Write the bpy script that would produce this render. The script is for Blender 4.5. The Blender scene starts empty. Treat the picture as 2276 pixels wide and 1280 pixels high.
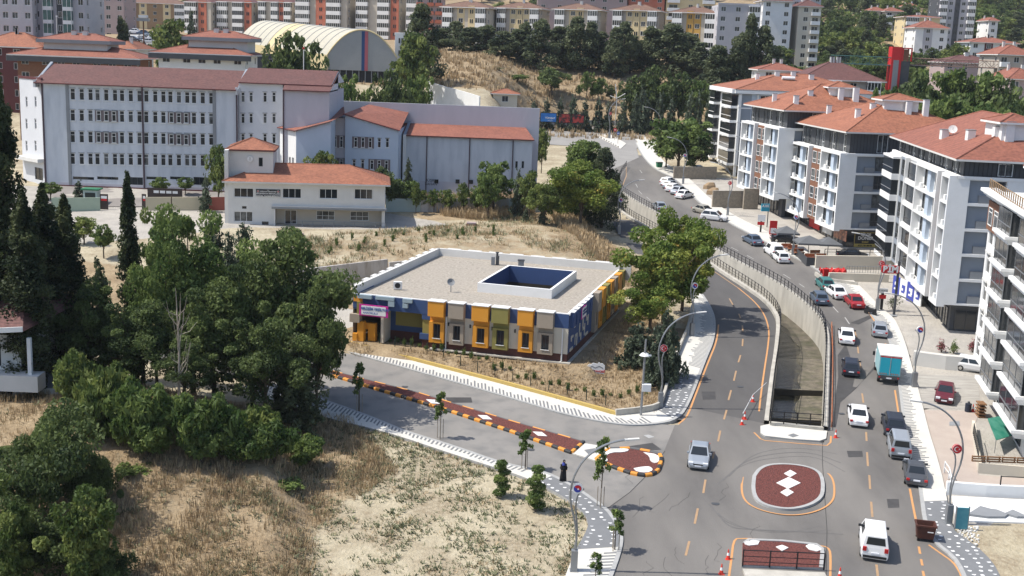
import bpy, math, random
import numpy as np
from mathutils import Vector, Matrix
from mathutils.geometry import tessellate_polygon
random.seed(7); NR = np.random.RandomState(7)
SC = bpy.context.scene; COL = SC.collection
# ------------------------------------------------------------ camera, sky, sun, exposure
F = 2650.; CH = 34.; TH = math.atan(535*math.cos(.038)/F); RS, RC = math.sin(.038), math.cos(.038)
cam = bpy.data.cameras.new('camera'); co = bpy.data.objects.new('camera', cam); COL.objects.link(co)
cam.sensor_width = 36; cam.lens = 36*F/2276; cam.clip_start = 1; cam.clip_end = 3000
CT, ST = math.cos(TH), math.sin(TH)
co.matrix_world = Matrix(((RC, -RS, 0, 0), (RS*ST, RC*ST, -CT, 0), (RS*CT, RC*CT, ST, CH), (0, 0, 0, 1)))
SC.camera = co
W = bpy.data.worlds.new('World'); SC.world = W; W.use_nodes = True
nt = W.node_tree; bg = nt.nodes['Background']
sky = nt.nodes.new('ShaderNodeTexSky'); sky.sky_type = 'NISHITA'; sky.sun_disc = False
SUN_EL = math.radians(57); SUN_AZ = math.radians(-94)
sky.sun_elevation = SUN_EL; sky.sun_rotation = SUN_AZ
sky.air_density = 1.0; sky.dust_density = 2.2; sky.ozone_density = 1.2; sky.altitude = 400
nt.links.new(sky.outputs[0], bg.inputs[0]); bg.inputs[1].default_value = 0.15
sl = bpy.data.lights.new('sun', 'SUN'); sl.energy = 4.3; sl.angle = math.radians(.5); sl.color = (1, .952, .875)
so = bpy.data.objects.new('sun', sl); COL.objects.link(so)
sd = Vector((math.sin(SUN_AZ)*math.cos(SUN_EL), math.cos(SUN_AZ)*math.cos(SUN_EL), math.sin(SUN_EL)))
so.rotation_euler = sd.to_track_quat('Z', 'Y').to_euler(); so.location = (-60, 100, 120)
SC.view_settings.view_transform = 'Standard'; SC.view_settings.look = 'None'
SC.view_settings.exposure = 0.36; SC.view_settings.gamma = 1
SC.cycles.max_bounces = 5; SC.cycles.diffuse_bounces = 2; SC.cycles.transparent_max_bounces = 8

# ------------------------------------------------------------ picture -> place
def ray(px, py):
    u = (px-1138)/F; v = (640-py)/F
    a = u*RC-v*RS; b = u*RS+v*RC
    return Vector((a, CT+b*ST, -ST+b*CT))
def P(px, py, z):
    d = ray(px, py); t = (z-CH)/d.z; return Vector((d.x*t, d.y*t, z))
def D(px, py, y):
    d = ray(px, py); t = y/d.y; return Vector((d.x*t, y, CH+d.z*t))
def zr(y): return .065*(y-80)
def R(px, py, dz=0):
    d = ray(px, py); t = (.065*(-80)-CH+dz)/(d.z-.065*d.y); return Vector((d.x*t, d.y*t, CH+d.z*t))
def sstep(x): x = np.clip(x, 0, 1); return x*x*(3-2*x)
def zl(y): return .065*(y-80)-1.0*sstep((np.asarray(y, float)-122)/62)
def surf_hit(px, py, fn, t0=60, t1=900, n=700):
    d = ray(px, py)
    for _ in range(3):
        T = np.linspace(t0, t1, 260) if _ else t0*(t1/t0)**(np.arange(260)/259); k = np.nonzero(CH+d.z*T < fn(d.x*T, d.y*T))[0]
        if len(k) == 0: break
        i = max(1, k[0]); t0, t1 = T[i-1], T[i]
    return Vector((d.x*t0, d.y*t0, CH+d.z*t0))
def RL(px, py): return surf_hit(px, py, lambda x, y: zl(y))
def scale_at(y): return F/y

# ------------------------------------------------------------ terrain height
COLS = [-500, 0, 300, 560, 700, 900, 1050, 1200, 1400, 1600, 1850, 2276, 2900]
PL = lambda *ys: [(y, zr(y)) for y in ys]
bk = [(112, 2.2), (122, 2.8), (150, 5.0), (168, 6.8), (182, 7.0), (197, 8.6), (240, 10.5)]
TAB = {
 -500: [(40, -4), (60, -3), (72, -1), (84, 3.5), (90, 5.5), (104, 4), (112, 3)]+bk[2:]+[(262, 16), (300, 24), (350, 31), (420, 34), (540, 36), (700, 62), (1000, 110)],
 0: [(40, -4), (60, -3), (72, -1.5), (77, -.3), (84, 3.2), (90, 5.2), (97, 4.6), (104, 2.4)]+bk+[(262, 16), (300, 24), (350, 31), (420, 34), (540, 36), (700, 62), (1000, 110)],
 300: [(40, -3), (60, -2), (72, -.4), (80, 2.2), (90, 5.5), (93, 5.6), (100, 3.4), (105, 2.0)]+bk+[(262, 15), (300, 24), (350, 32), (420, 34), (540, 36), (700, 62), (1000, 110)],
 560: [(40, -2.5), (60, -1.4), (72, 0), (80, 1.5), (90, 3.4), (94, 3.0), (99, 2.0), (104, 1.6)]+PL(112, 122)+[(150, 4.6), (168, 6.8), (182, 7.0), (197, 8.6), (220, 10), (260, 17), (300, 25), (350, 31), (420, 34), (540, 36), (700, 62), (1000, 110)],
 700: PL(40, 90, 122, 150)+[(154, 5.3), (168, 6.8), (182, 7.0), (197, 8.4), (220, 10), (255, 16), (288, 24.5), (330, 29), (440, 35), (540, 37), (700, 62), (1000, 110)],
 900: PL(40, 90, 122, 150)+[(154, 5.3), (168, 7.0), (182, 7.2), (197, 8.2), (215, 9.2), (235, 12), (262, 19), (290, 24.8), (340, 32), (380, 33.5), (450, 35), (600, 47), (1000, 115)],
 1050: PL(40, 90, 122, 150)+[(155, 4.6), (168, 7.2), (182, 7.4), (197, 8.2), (215, 9.2), (235, 11.5), (262, 19), (290, 25), (335, 31), (370, 33.5), (450, 35), (600, 47), (1000, 115)],
 1200: PL(40, 90, 122, 150)+[(155, 5.0), (168, 7.4), (182, 7.8), (197, 8.3), (215, 9.4), (240, 10.5), (288, 15.0), (300, 17.5), (345, 27), (372, 33), (450, 35), (600, 47), (1000, 115)],
 1400: PL(40, 90, 122, 150, 200, 300)+[(312, 17), (345, 26), (375, 33), (450, 35), (600, 48), (1000, 115)],
 1600: PL(40, 90, 150, 200, 272)+[(300, 16.5), (340, 25), (380, 32), (450, 36), (600, 54), (1000, 125)],
 1850: PL(40, 90, 150, 200, 238)+[(270, 15), (320, 20), (400, 28), (500, 42), (700, 72), (1000, 125)],
 2276: PL(40, 90, 150, 190)+[(240, 13), (300, 19), (400, 28), (500, 37), (700, 68), (1000, 120)],
 2900: PL(40, 90, 150, 190)+[(240, 13), (300, 19), (400, 28), (500, 37), (700, 68), (1000, 120)],
}
def base_h(X, Y):
    X = np.asarray(X, float); Y = np.asarray(Y, float)
    a = X/np.maximum(Y, 1)*F+1138
    hs = [np.interp(Y, [p[0] for p in TAB[c]], [p[1] for p in TAB[c]]) for c in COLS]
    out = np.zeros_like(Y)+hs[0]
    for i in range(len(COLS)-1):
        w = sstep((a-COLS[i])/(COLS[i+1]-COLS[i]))
        m = a >= COLS[i]
        out = np.where(m, hs[i]*(1-w)+hs[i+1]*w, out)
    return out
def poly_dist(X, Y, poly):
    """signed distance, negative inside"""
    X = np.asarray(X, float); Y = np.asarray(Y, float)
    d2 = np.full(X.shape, 1e18); ins = np.zeros(X.shape, bool)
    n = len(poly)
    for i in range(n):
        x0, y0 = poly[i][0], poly[i][1]; x1, y1 = poly[(i+1) % n][0], poly[(i+1) % n][1]
        ex, ey = x1-x0, y1-y0; L = ex*ex+ey*ey+1e-9
        t = np.clip(((X-x0)*ex+(Y-y0)*ey)/L, 0, 1)
        d2 = np.minimum(d2, (X-x0-t*ex)**2+(Y-y0-t*ey)**2)
        c = ((y0 > Y) != (y1 > Y)) & (X < (x1-x0)*(Y-y0)/((y1-y0) if abs(y1-y0) > 1e-9 else 1e-9)+x0)
        ins ^= c
    return np.where(ins, -1, 1)*np.sqrt(d2)
# picture traces on the road plane
UF = [(1366, 420), (1394, 440), (1427, 460), (1462, 479), (1520, 515), (1575, 550), (1630, 582), (1687, 612), (1738, 641), (1775, 668), (1811, 700), (1830, 726), (1836, 760), (1833, 840), (1828, 957)]
LF = [(1370, 462), (1402, 487), (1447, 512), (1572, 582), (1612, 610), (1660, 640), (1706, 672), (1728, 700), (1735, 722), (1729, 790), (1721, 840), (1709, 945)]
UFW = [R(*p) for p in UF]; LFW = [RL(*p) for p in LF]
CHP = [(p.x, p.y) for p in UFW]+[(p.x, p.y) for p in LFW[::-1]]
def resample(pts, n):
    pts = [Vector(p) for p in pts]; L = [0]
    for a, b in zip(pts, pts[1:]): L.append(L[-1]+(b-a).length)
    out = []; j = 0
    for i in range(n):
        t = L[-1]*i/(n-1)
        while j < len(L)-2 and L[j+1] < t: j += 1
        k = (t-L[j])/max(L[j+1]-L[j], 1e-9); out.append(pts[j].lerp(pts[j+1], min(max(k, 0), 1)))
    return out
def smooth(pts, it=2):
    pts = [Vector(p) for p in pts]
    for _ in range(it):
        q = [pts[0]]
        for a, b in zip(pts, pts[1:]): q += [a.lerp(b, .25), a.lerp(b, .75)]
        q.append(pts[-1]); pts = q
    return pts
LOWL = [(1352, 462), (1376, 524), (1440, 585), (1520, 635), (1562, 658), (1582, 685), (1592, 715), (1588, 760), (1570, 800), (1530, 910), (1502, 936)]
LOWLW = [RL(*p) for p in LOWL]
LOWP = [(p.x, p.y) for p in LOWLW]+[(p.x, p.y) for p in LFW[::-1]]
KGZ = 3.2
kgA = P(1265, 699, 8.2); kgA.z = 0
_kl = P(785, 652, 8.2); _kb = P(1055, 558, 9.0)
kgU = Vector((kgA.x-_kl.x, kgA.y-_kl.y, 0)); kgW = kgU.length; kgU.normalize()
kgV = Vector((-kgU.y, kgU.x, 0)); kgL = (_kb-_kl).dot(kgV)
kg0 = kgA-kgU*kgW
def kgp(s, t, z=0): return Vector((kg0.x, kg0.y, 0))+kgU*s+kgV*t+Vector((0, 0, z))
PADP = [kgp(-20, 2), kgp(-12, -3), kgp(-4, -6), kgp(-1, -2.0), kgp(kgW-3, -2.0), kgp(kgW+2.2, -1), kgp(kgW+2.4, kgL), kgp(-.5, kgL), P(862, 576, 5.9)-Vector((0, .7, 0)), P(660, 600, 5.5)-Vector((0, .7, 0))]
FJP = [(p.x, p.y) for p in [R(*q) for q in [(1180, 276), (1250, 272), (1400, 285), (1600, 290), (1600, 326), (1440, 352), (1350, 384), (1330, 335), (1180, 330)]]]
def TH_(X, Y):
    X = np.asarray(X, float); Y = np.asarray(Y, float)
    h = base_h(X, Y)
    d = poly_dist(X, Y, [(p.x, p.y) for p in PADP]); w = 1-sstep(d/1.6); h = h*(1-w)+KGZ*w; d = poly_dist(X, Y, FJP); w = 1-sstep(d/9); h = h*(1-w)+zr(Y)*w
    d = poly_dist(X, Y, LOWP); w = 1-sstep((d-2.3)/5); w = np.where(X < 60, w, 0)
    # the ground only drops on the west side of the lower road
    h = h*(1-w)+zl(Y)*w
    return h
_du = [(p.x, p.y) for p in UFW]
def TH2(X, Y):
    X = np.asarray(X, float); Y = np.asarray(Y, float)
    h = TH_(X, Y)
    # east of the upper channel edge the road plane holds
    xe = np.interp(Y, [p[1] for p in _du[::-1]], [p[0] for p in _du[::-1]])
    m = (X > xe-1.5) & (Y > 100) & (Y < 232)
    return np.where(m, base_h(X, Y), h)
def hit(px, py): return surf_hit(px, py, TH2)
def gz(x, y): return float(TH2(x, y))

# ------------------------------------------------------------ materials
M = {}
def nodes(m):
    m.use_nodes = True; t = m.node_tree; return t, t.nodes['Principled BSDF']
def mat(name, c, rough=.8, c2=None, ns=1.5, amt=.5, bump=0, bs=8., metal=0, spec=.3, det=4, stretch=None, c3=None, ns3=.15, amt3=.5, emit=0):
    if name in M: return M[name]
    m = bpy.data.materials.new(name); t, b = nodes(m)
    b.inputs['Roughness'].default_value = rough; b.inputs['Metallic'].default_value = metal
    b.inputs['Specular IOR Level'].default_value = spec
    b.inputs['Base Color'].default_value = (*c, 1)
    N = t.nodes; L = t.links
    if c2 or bump or c3:
        g = N.new('ShaderNodeNewGeometry'); src = g.outputs['Position']
        if stretch:
            mp = N.new('ShaderNodeMapping'); mp.inputs['Scale'].default_value = stretch; L.new(src, mp.inputs[0]); src = mp.outputs[0]
    if c2:
        n = N.new('ShaderNodeTexNoise'); n.inputs['Scale'].default_value = ns; n.inputs['Detail'].default_value = det; n.inputs['Roughness'].default_value = .65
        L.new(src, n.inputs['Vector'])
        r = N.new('ShaderNodeValToRGB'); r.color_ramp.elements[0].position = .5-amt/2; r.color_ramp.elements[1].position = .5+amt/2
        r.color_ramp.elements[0].color = (*c, 1); r.color_ramp.elements[1].color = (*c2, 1)
        L.new(n.outputs[0], r.inputs[0]); outc = r.outputs[0]
        if c3:
            n3 = N.new('ShaderNodeTexNoise'); n3.inputs['Scale'].default_value = ns3; n3.inputs['Detail'].default_value = 5; L.new(src, n3.inputs['Vector'])
            r3 = N.new('ShaderNodeValToRGB'); r3.color_ramp.elements[0].position = .5-amt3/2+.08; r3.color_ramp.elements[1].position = .5+amt3/2+.08
            L.new(n3.outputs[0], r3.inputs[0])
            mx = N.new('ShaderNodeMix'); mx.data_type = 'RGBA'; L.new(r3.outputs[0], mx.inputs[0]); L.new(outc, mx.inputs[6]); mx.inputs[7].default_value = (*c3, 1); outc = mx.outputs[2]
        L.new(outc, b.inputs['Base Color'])
    if bump:
        n2 = N.new('ShaderNodeTexNoise'); n2.inputs['Scale'].default_value = bs; n2.inputs['Detail'].default_value = 3; L.new(src, n2.inputs['Vector'])
        bp = N.new('ShaderNodeBump'); bp.inputs['Strength'].default_value = bump; bp.inputs['Distance'].default_value = .1
        L.new(n2.outputs[0], bp.inputs['Height']); L.new(bp.outputs[0], b.inputs['Normal'])
    if emit:
        b.inputs['Emission Color'].default_value = (*c, 1); b.inputs['Emission Strength'].default_value = emit
    M[name] = m; return m
def tile_mat(name, c, c2, rows=2.2):
    if name in M: return M[name]
    m = mat(name, c, .75, c2, ns=.5, amt=.5, det=8); t = m.node_tree; N = t.nodes; L = t.links; b = N['Principled BSDF']
    g = N.new('ShaderNodeNewGeometry'); sp = N.new('ShaderNodeSeparateXYZ'); L.new(g.outputs['Position'], sp.inputs[0])
    mu = N.new('ShaderNodeMath'); mu.operation = 'MULTIPLY'; mu.inputs[1].default_value = rows*3.2; L.new(sp.outputs[2], mu.inputs[0])
    fr = N.new('ShaderNodeMath'); fr.operation = 'FRACT'; L.new(mu.outputs[0], fr.inputs[0])
    n = N.new('ShaderNodeTexNoise'); n.inputs['Scale'].default_value = 2.6; n.inputs['Detail'].default_value = 6; L.new(g.outputs['Position'], n.inputs['Vector'])
    ad = N.new('ShaderNodeMath'); ad.operation = 'MULTIPLY_ADD'; L.new(fr.outputs[0], ad.inputs[0]); ad.inputs[1].default_value = .3; L.new(n.outputs[0], ad.inputs[2])
    src = b.inputs['Base Color'].links[0].from_socket
    mx = N.new('ShaderNodeMix'); mx.data_type = 'RGBA'; mx.blend_type = 'MULTIPLY'; mx.inputs[0].default_value = .75
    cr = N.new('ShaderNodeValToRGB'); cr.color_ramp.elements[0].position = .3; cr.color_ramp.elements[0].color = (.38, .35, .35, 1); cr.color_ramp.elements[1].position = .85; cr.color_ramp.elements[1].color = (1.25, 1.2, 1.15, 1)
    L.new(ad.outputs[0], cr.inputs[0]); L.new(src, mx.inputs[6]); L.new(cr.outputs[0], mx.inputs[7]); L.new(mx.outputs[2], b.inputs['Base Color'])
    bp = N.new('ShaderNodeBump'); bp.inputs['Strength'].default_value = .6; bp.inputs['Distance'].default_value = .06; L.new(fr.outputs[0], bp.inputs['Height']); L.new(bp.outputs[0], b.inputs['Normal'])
    return m
def leaf_mat(name, c, c2, c3=None, tr=.25):
    if name in M: return M[name]
    m = bpy.data.materials.new(name); t, b = nodes(m); N = t.nodes; L = t.links
    at = N.new('ShaderNodeAttribute'); at.attribute_name = 'tone'; oi = N.new('ShaderNodeObjectInfo')
    ad = N.new('ShaderNodeMath'); ad.operation = 'MULTIPLY_ADD'; L.new(oi.outputs['Random'], ad.inputs[0]); ad.inputs[1].default_value = .3; L.new(at.outputs['Fac'], ad.inputs[2])
    sb = N.new('ShaderNodeMath'); sb.operation = 'SUBTRACT'; L.new(ad.outputs[0], sb.inputs[0]); sb.inputs[1].default_value = .15
    r = N.new('ShaderNodeValToRGB'); e = r.color_ramp.elements; e[0].position = .1; e[0].color = (*c, 1); e[1].position = .8; e[1].color = (*c2, 1)
    if c3: q = e.new(.95); q.color = (*c3, 1)
    L.new(sb.outputs[0], r.inputs[0]); L.new(r.outputs[0], b.inputs['Base Color'])
    b.inputs['Roughness'].default_value = .6; b.inputs['Specular IOR Level'].default_value = .25
    tl = N.new('ShaderNodeBsdfTranslucent'); L.new(r.outputs[0], tl.inputs[0]); ms = N.new('ShaderNodeMixShader'); ms.inputs[0].default_value = tr
    L.new(b.outputs[0], ms.inputs[1]); L.new(tl.outputs[0], ms.inputs[2]); L.new(ms.outputs[0], N['Material Output'].inputs['Surface'])
    M[name] = m; return m
mat('white', (.78, .78, .77), .7, (.70, .70, .68), ns=.6)
mat('offwhite', (.66, .65, .62), .8, (.57, .56, .53), ns=.5, amt=.6)
mat('cream', (.62, .57, .47), .85, (.55, .5, .41), ns=.4)
mat('glass', (.018, .022, .026), .08, spec=.7)
mat('glass_pale', (.12, .13, .13), .15, (.03, .035, .04), ns=.9, amt=.2, spec=.6)  # paler grey glass with darker mottling, mixed among the dark panes
mat('curtain', (.38, .37, .35), .5, (.22, .22, .22), ns=3, amt=.3)
mat('teal_glass', (.06, .16, .15), .1, (.02, .06, .06), ns=.5, amt=.3, spec=.6)
mat('black', (.02, .02, .022), .5)
mat('black_metal', (.022, .022, .024), .45, metal=.3)
mat('grey_metal', (.27, .28, .29), .45, metal=.5)
mat('dark_grey', (.06, .063, .068), .6, (.08, .083, .088), ns=.8)
mat('mid_grey', (.25, .26, .27), .7, (.21, .22, .23), ns=.8)
mat('blue_grey', (.27, .30, .34), .75, (.24, .27, .31), ns=.6)
mat('concrete', (.52, .49, .43), .85, (.42, .40, .35), ns=.5, amt=.5, c3=(.33, .31, .27), ns3=.9, amt3=.4, stretch=(1, 1, .35), bump=.2)
mat('kerb', (.40, .40, .39), .85, (.30, .30, .29), ns=2)
mat('rubber', (.02, .02, .02), .8)
mat('chrome', (.6, .6, .6), .25, metal=.9)
mat('bark', (.12, .09, .06), .9, (.07, .055, .04), ns=6)
mat('palebark', (.38, .33, .27), .9, (.24, .2, .16), ns=5)
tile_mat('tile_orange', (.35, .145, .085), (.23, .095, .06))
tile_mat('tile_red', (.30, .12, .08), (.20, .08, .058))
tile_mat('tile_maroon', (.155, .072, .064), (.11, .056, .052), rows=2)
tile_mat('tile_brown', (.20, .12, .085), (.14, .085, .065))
leaf_mat('leaf_deep', (.040, .066, .024), (.145, .19, .062), tr=.4)
leaf_mat('leaf_mid', (.055, .10, .026), (.20, .26, .075), tr=.4)
leaf_mat('leaf_light', (.07, .11, .028), (.24, .28, .08), tr=.35)
leaf_mat('leaf_samara', (.10, .16, .03), (.34, .37, .08), (.62, .42, .11), tr=.4)
leaf_mat('leaf_pine', (.036, .055, .028), (.155, .18, .09), tr=.35)
leaf_mat('leaf_cypress', (.024, .04, .018), (.11, .13, .052), tr=.35)
leaf_mat('leaf_spruce', (.03, .048, .03), (.12, .15, .095))
leaf_mat('leaf_dry', (.26, .185, .105), (.56, .43, .26), tr=.2)
leaf_mat('leaf_weed', (.10, .115, .06), (.24, .25, .14), tr=.3)

# ------------------------------------------------------------ mesh builder
class MB:
    def __init__(s): s.v = []; s.f = []; s.m = []; s.mats = []
    def mi(s, m):
        m = M[m] if isinstance(m, str) else m
        if m not in s.mats: s.mats.append(m)
        return s.mats.index(m)
    def face(s, pts, m):
        k = len(s.v); s.v += [tuple(p) for p in pts]; s.f.append(tuple(range(k, k+len(pts)))); s.m.append(s.mi(m))
    def obox(s, o, u, v, w, m, top=None):
        o, u, v, w = Vector(o), Vector(u), Vector(v), Vector(w)
        p = [o, o+u, o+u+v, o+v]; q = [a+w for a in p]; k = len(s.v); s.v += [tuple(a) for a in p+q]
        for i, f in enumerate([(3, 2, 1, 0), (4, 5, 6, 7), (0, 1, 5, 4), (1, 2, 6, 5), (2, 3, 7, 6), (3, 0, 4, 7)]):
            s.f.append(tuple(k+a for a in f)); s.m.append(s.mi(top if (top and i == 1) else m))
    def box(s, x0, y0, z0, x1, y1, z1, m, top=None):
        s.obox((x0, y0, z0), (x1-x0, 0, 0), (0, y1-y0, 0), (0, 0, z1-z0), m, top)
    def flat(s, pts, m, zf=None):
        pts = [Vector(p) for p in pts]
        k = len(s.v); s.v += [tuple(p) for p in pts]; i = s.mi(m)
        for t in tessellate_polygon([[Vector((p.x, p.y, 0)) for p in pts]]):
            a, b, c = [pts[j] for j in t]
            if (b-a).cross(c-a).z < 0: t = t[::-1]
            s.f.append(tuple(k+j for j in t)); s.m.append(i)
    def prism(s, pts, h, m, side=None, down=0):
        pts = [Vector(p) for p in pts]
        s.flat([p+Vector((0, 0, h)) for p in pts], m)
        for a, b in zip(pts, pts[1:]+pts[:1]):
            s.face([a+Vector((0, 0, -down)), b+Vector((0, 0, -down)), b+Vector((0, 0, h)), a+Vector((0, 0, h))], side or m)
    def strip(s, A, B, h, m, side=None, n=40, skirt=0):
        A = resample(A, n); B = resample(B, n); up = Vector((0, 0, h))
        for i in range(n-1):
            s.face([A[i]+up, A[i+1]+up, B[i+1]+up, B[i]+up], m)
            if skirt:
                dn = Vector((0, 0, h-skirt))
                s.face([A[i]+dn, A[i+1]+dn, A[i+1]+up, A[i]+up], side or m)
                s.face([B[i]+dn, B[i+1]+dn, B[i+1]+up, B[i]+up], side or m)
    def tube(s, pts, r, m, n=6, cap=True):
        pts = [Vector(p) for p in pts]
        if not isinstance(r, (list, tuple)): r = [r]*len(pts)
        k = len(s.v); i0 = s.mi(m)
        for i, p in enumerate(pts):
            d = (pts[min(i+1, len(pts)-1)]-pts[max(i-1, 0)]).normalized()
            a = d.cross(Vector((0, 0, 1)) if abs(d.z) < .95 else Vector((0, 1, 0))).normalized(); b = d.cross(a)
            for j in range(n):
                t = 2*math.pi*j/n; s.v.append(tuple(p+(a*math.cos(t)+b*math.sin(t))*r[i]))
        for i in range(len(pts)-1):
            for j in range(n):
                s.f.append((k+i*n+j, k+i*n+(j+1) % n, k+(i+1)*n+(j+1) % n, k+(i+1)*n+j)); s.m.append(i0)
        if cap:
            s.f.append(tuple(k+j for j in range(n))[::-1]); s.m.append(i0)
            q = k+(len(pts)-1)*n; s.f.append(tuple(q+j for j in range(n))); s.m.append(i0)
    def loft(s, rings, m, close=True, cap=True):
        k = len(s.v); n = len(rings[0]); i0 = s.mi(m)
        for r in rings: s.v += [tuple(p) for p in r]
        for i in range(len(rings)-1):
            for j in range(n if close else n-1):
                s.f.append((k+i*n+j, k+i*n+(j+1) % n, k+(i+1)*n+(j+1) % n, k+(i+1)*n+j)); s.m.append(i0)
        if cap:
            s.f.append(tuple(k+j for j in range(n))[::-1]); s.m.append(i0)
            q = k+(len(rings)-1)*n; s.f.append(tuple(q+j for j in range(n))); s.m.append(i0)
    def wall(s, o, u, w, z0, z1, ops, m):
        """o: left end (xy), u: direction; ops: (s0,z0,s1,z1,depth,backmat)"""
        u = Vector((u[0], u[1], 0)); nrm = Vector((u.y, -u.x, 0)); o = Vector((o[0], o[1], 0))
        pt = lambda a, z, d=0: o+u*a-nrm*d+Vector((0, 0, z))
        zs = sorted({z0, z1, *[min(max(q[1], z0), z1) for q in ops], *[min(max(q[3], z0), z1) for q in ops]})
        for za, zb in zip(zs, zs[1:]):
            if zb-za < 1e-4: continue
            zm = (za+zb)/2; iv = sorted((q[0], q[2]) for q in ops if q[1] < zm < q[3]); c = 0
            for a, b in iv:
                if a > c+1e-4: s.face([pt(c, za), pt(a, za), pt(a, zb), pt(c, zb)], m)
                c = max(c, b)
            if c < w-1e-4: s.face([pt(c, za), pt(w, za), pt(w, zb), pt(c, zb)], m)
        for q in ops:
            a, za, b, zb, d = q[:5]; bm = q[5] if len(q) > 5 else None; rm = q[6] if len(q) > 6 and q[6] else m
            s.face([pt(a, za), pt(b, za), pt(b, za, d), pt(a, za, d)], rm); s.face([pt(a, zb, d), pt(b, zb, d), pt(b, zb), pt(a, zb)], rm)
            s.face([pt(a, za), pt(a, za, d), pt(a, zb, d), pt(a, zb)], rm); s.face([pt(b, za, d), pt(b, za), pt(b, zb), pt(b, zb, d)], rm)
            if bm: s.face([pt(a, za, d), pt(b, za, d), pt(b, zb, d), pt(a, zb, d)], bm)
    def mesh(s, name, org=None, smooth=False):
        me = bpy.data.meshes.new(name)
        vv = s.v if org is None else [(a-org[0], b-org[1], c-org[2]) for a, b, c in s.v]
        me.from_pydata(vv, [], s.f)
        for m in s.mats: me.materials.append(m)
        if s.m: me.polygons.foreach_set('material_index', s.m)
        if smooth: me.polygons.foreach_set('use_smooth', [True]*len(s.f))
        me.update(); return me
    def build(s, name, parent=None, org=None, smooth=False):
        if org is None and parent is not None and parent.get('_w'): org = parent.location
        o = bpy.data.objects.new(name, s.mesh(name, org, smooth)); COL.objects.link(o)
        if parent: o.parent = parent
        return o
def tag(o, label=None, cat=None, group=None, kind=None):
    if label: o['label'] = label
    if cat: o['category'] = cat
    if group: o['group'] = group
    if kind: o['kind'] = kind
    return o
def thing(name, label, cat, loc=(0, 0, 0), rz=0, group=None, world=False):
    o = bpy.data.objects.new(name, None); COL.objects.link(o); o.location = loc; o.rotation_euler = (0, 0, rz)
    if world: o['_w'] = 1
    return tag(o, label, cat, group)
def inst(name, me, parent=None, loc=(0, 0, 0), rz=0, sc=None):
    o = bpy.data.objects.new(name, me); COL.objects.link(o); o.location = loc; o.rotation_euler = (0, 0, rz)
    if sc: o.scale = sc
    if parent: o.parent = parent
    return o
def whole(mb, name, label, cat, group=None, org=None, smooth=False):
    """a thing that is one mesh, with its origin at its base"""
    if org is None:
        xs = [v[0] for v in mb.v]; ys = [v[1] for v in mb.v]; zs = [v[2] for v in mb.v]
        org = ((min(xs)+max(xs))/2, (min(ys)+max(ys))/2, min(zs))
    o = mb.build(name, org=org, smooth=smooth); o.location = org; return tag(o, label, cat, group)
def struct(mb, name, smooth=False): return tag(mb.build(name, smooth=smooth), kind='structure')
def txt(s, size, m, parent, loc, rot, name='lettering', ext=.01, align='CENTER', bold=0):
    c = bpy.data.curves.new(name, 'FONT'); c.body = s; c.size = size; c.extrude = ext; c.align_x = align; c.align_y = 'CENTER'; c.offset = bold
    o = bpy.data.objects.new('t', c); COL.objects.link(o)
    dg = bpy.context.evaluated_depsgraph_get(); me = bpy.data.meshes.new_from_object(o.evaluated_get(dg)); bpy.data.objects.remove(o)
    me.materials.clear(); me.materials.append(M[m] if isinstance(m, str) else m)
    q = bpy.data.objects.new(name, me); COL.objects.link(q); q.parent = parent; q.location = loc; q.rotation_euler = rot; return q

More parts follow.
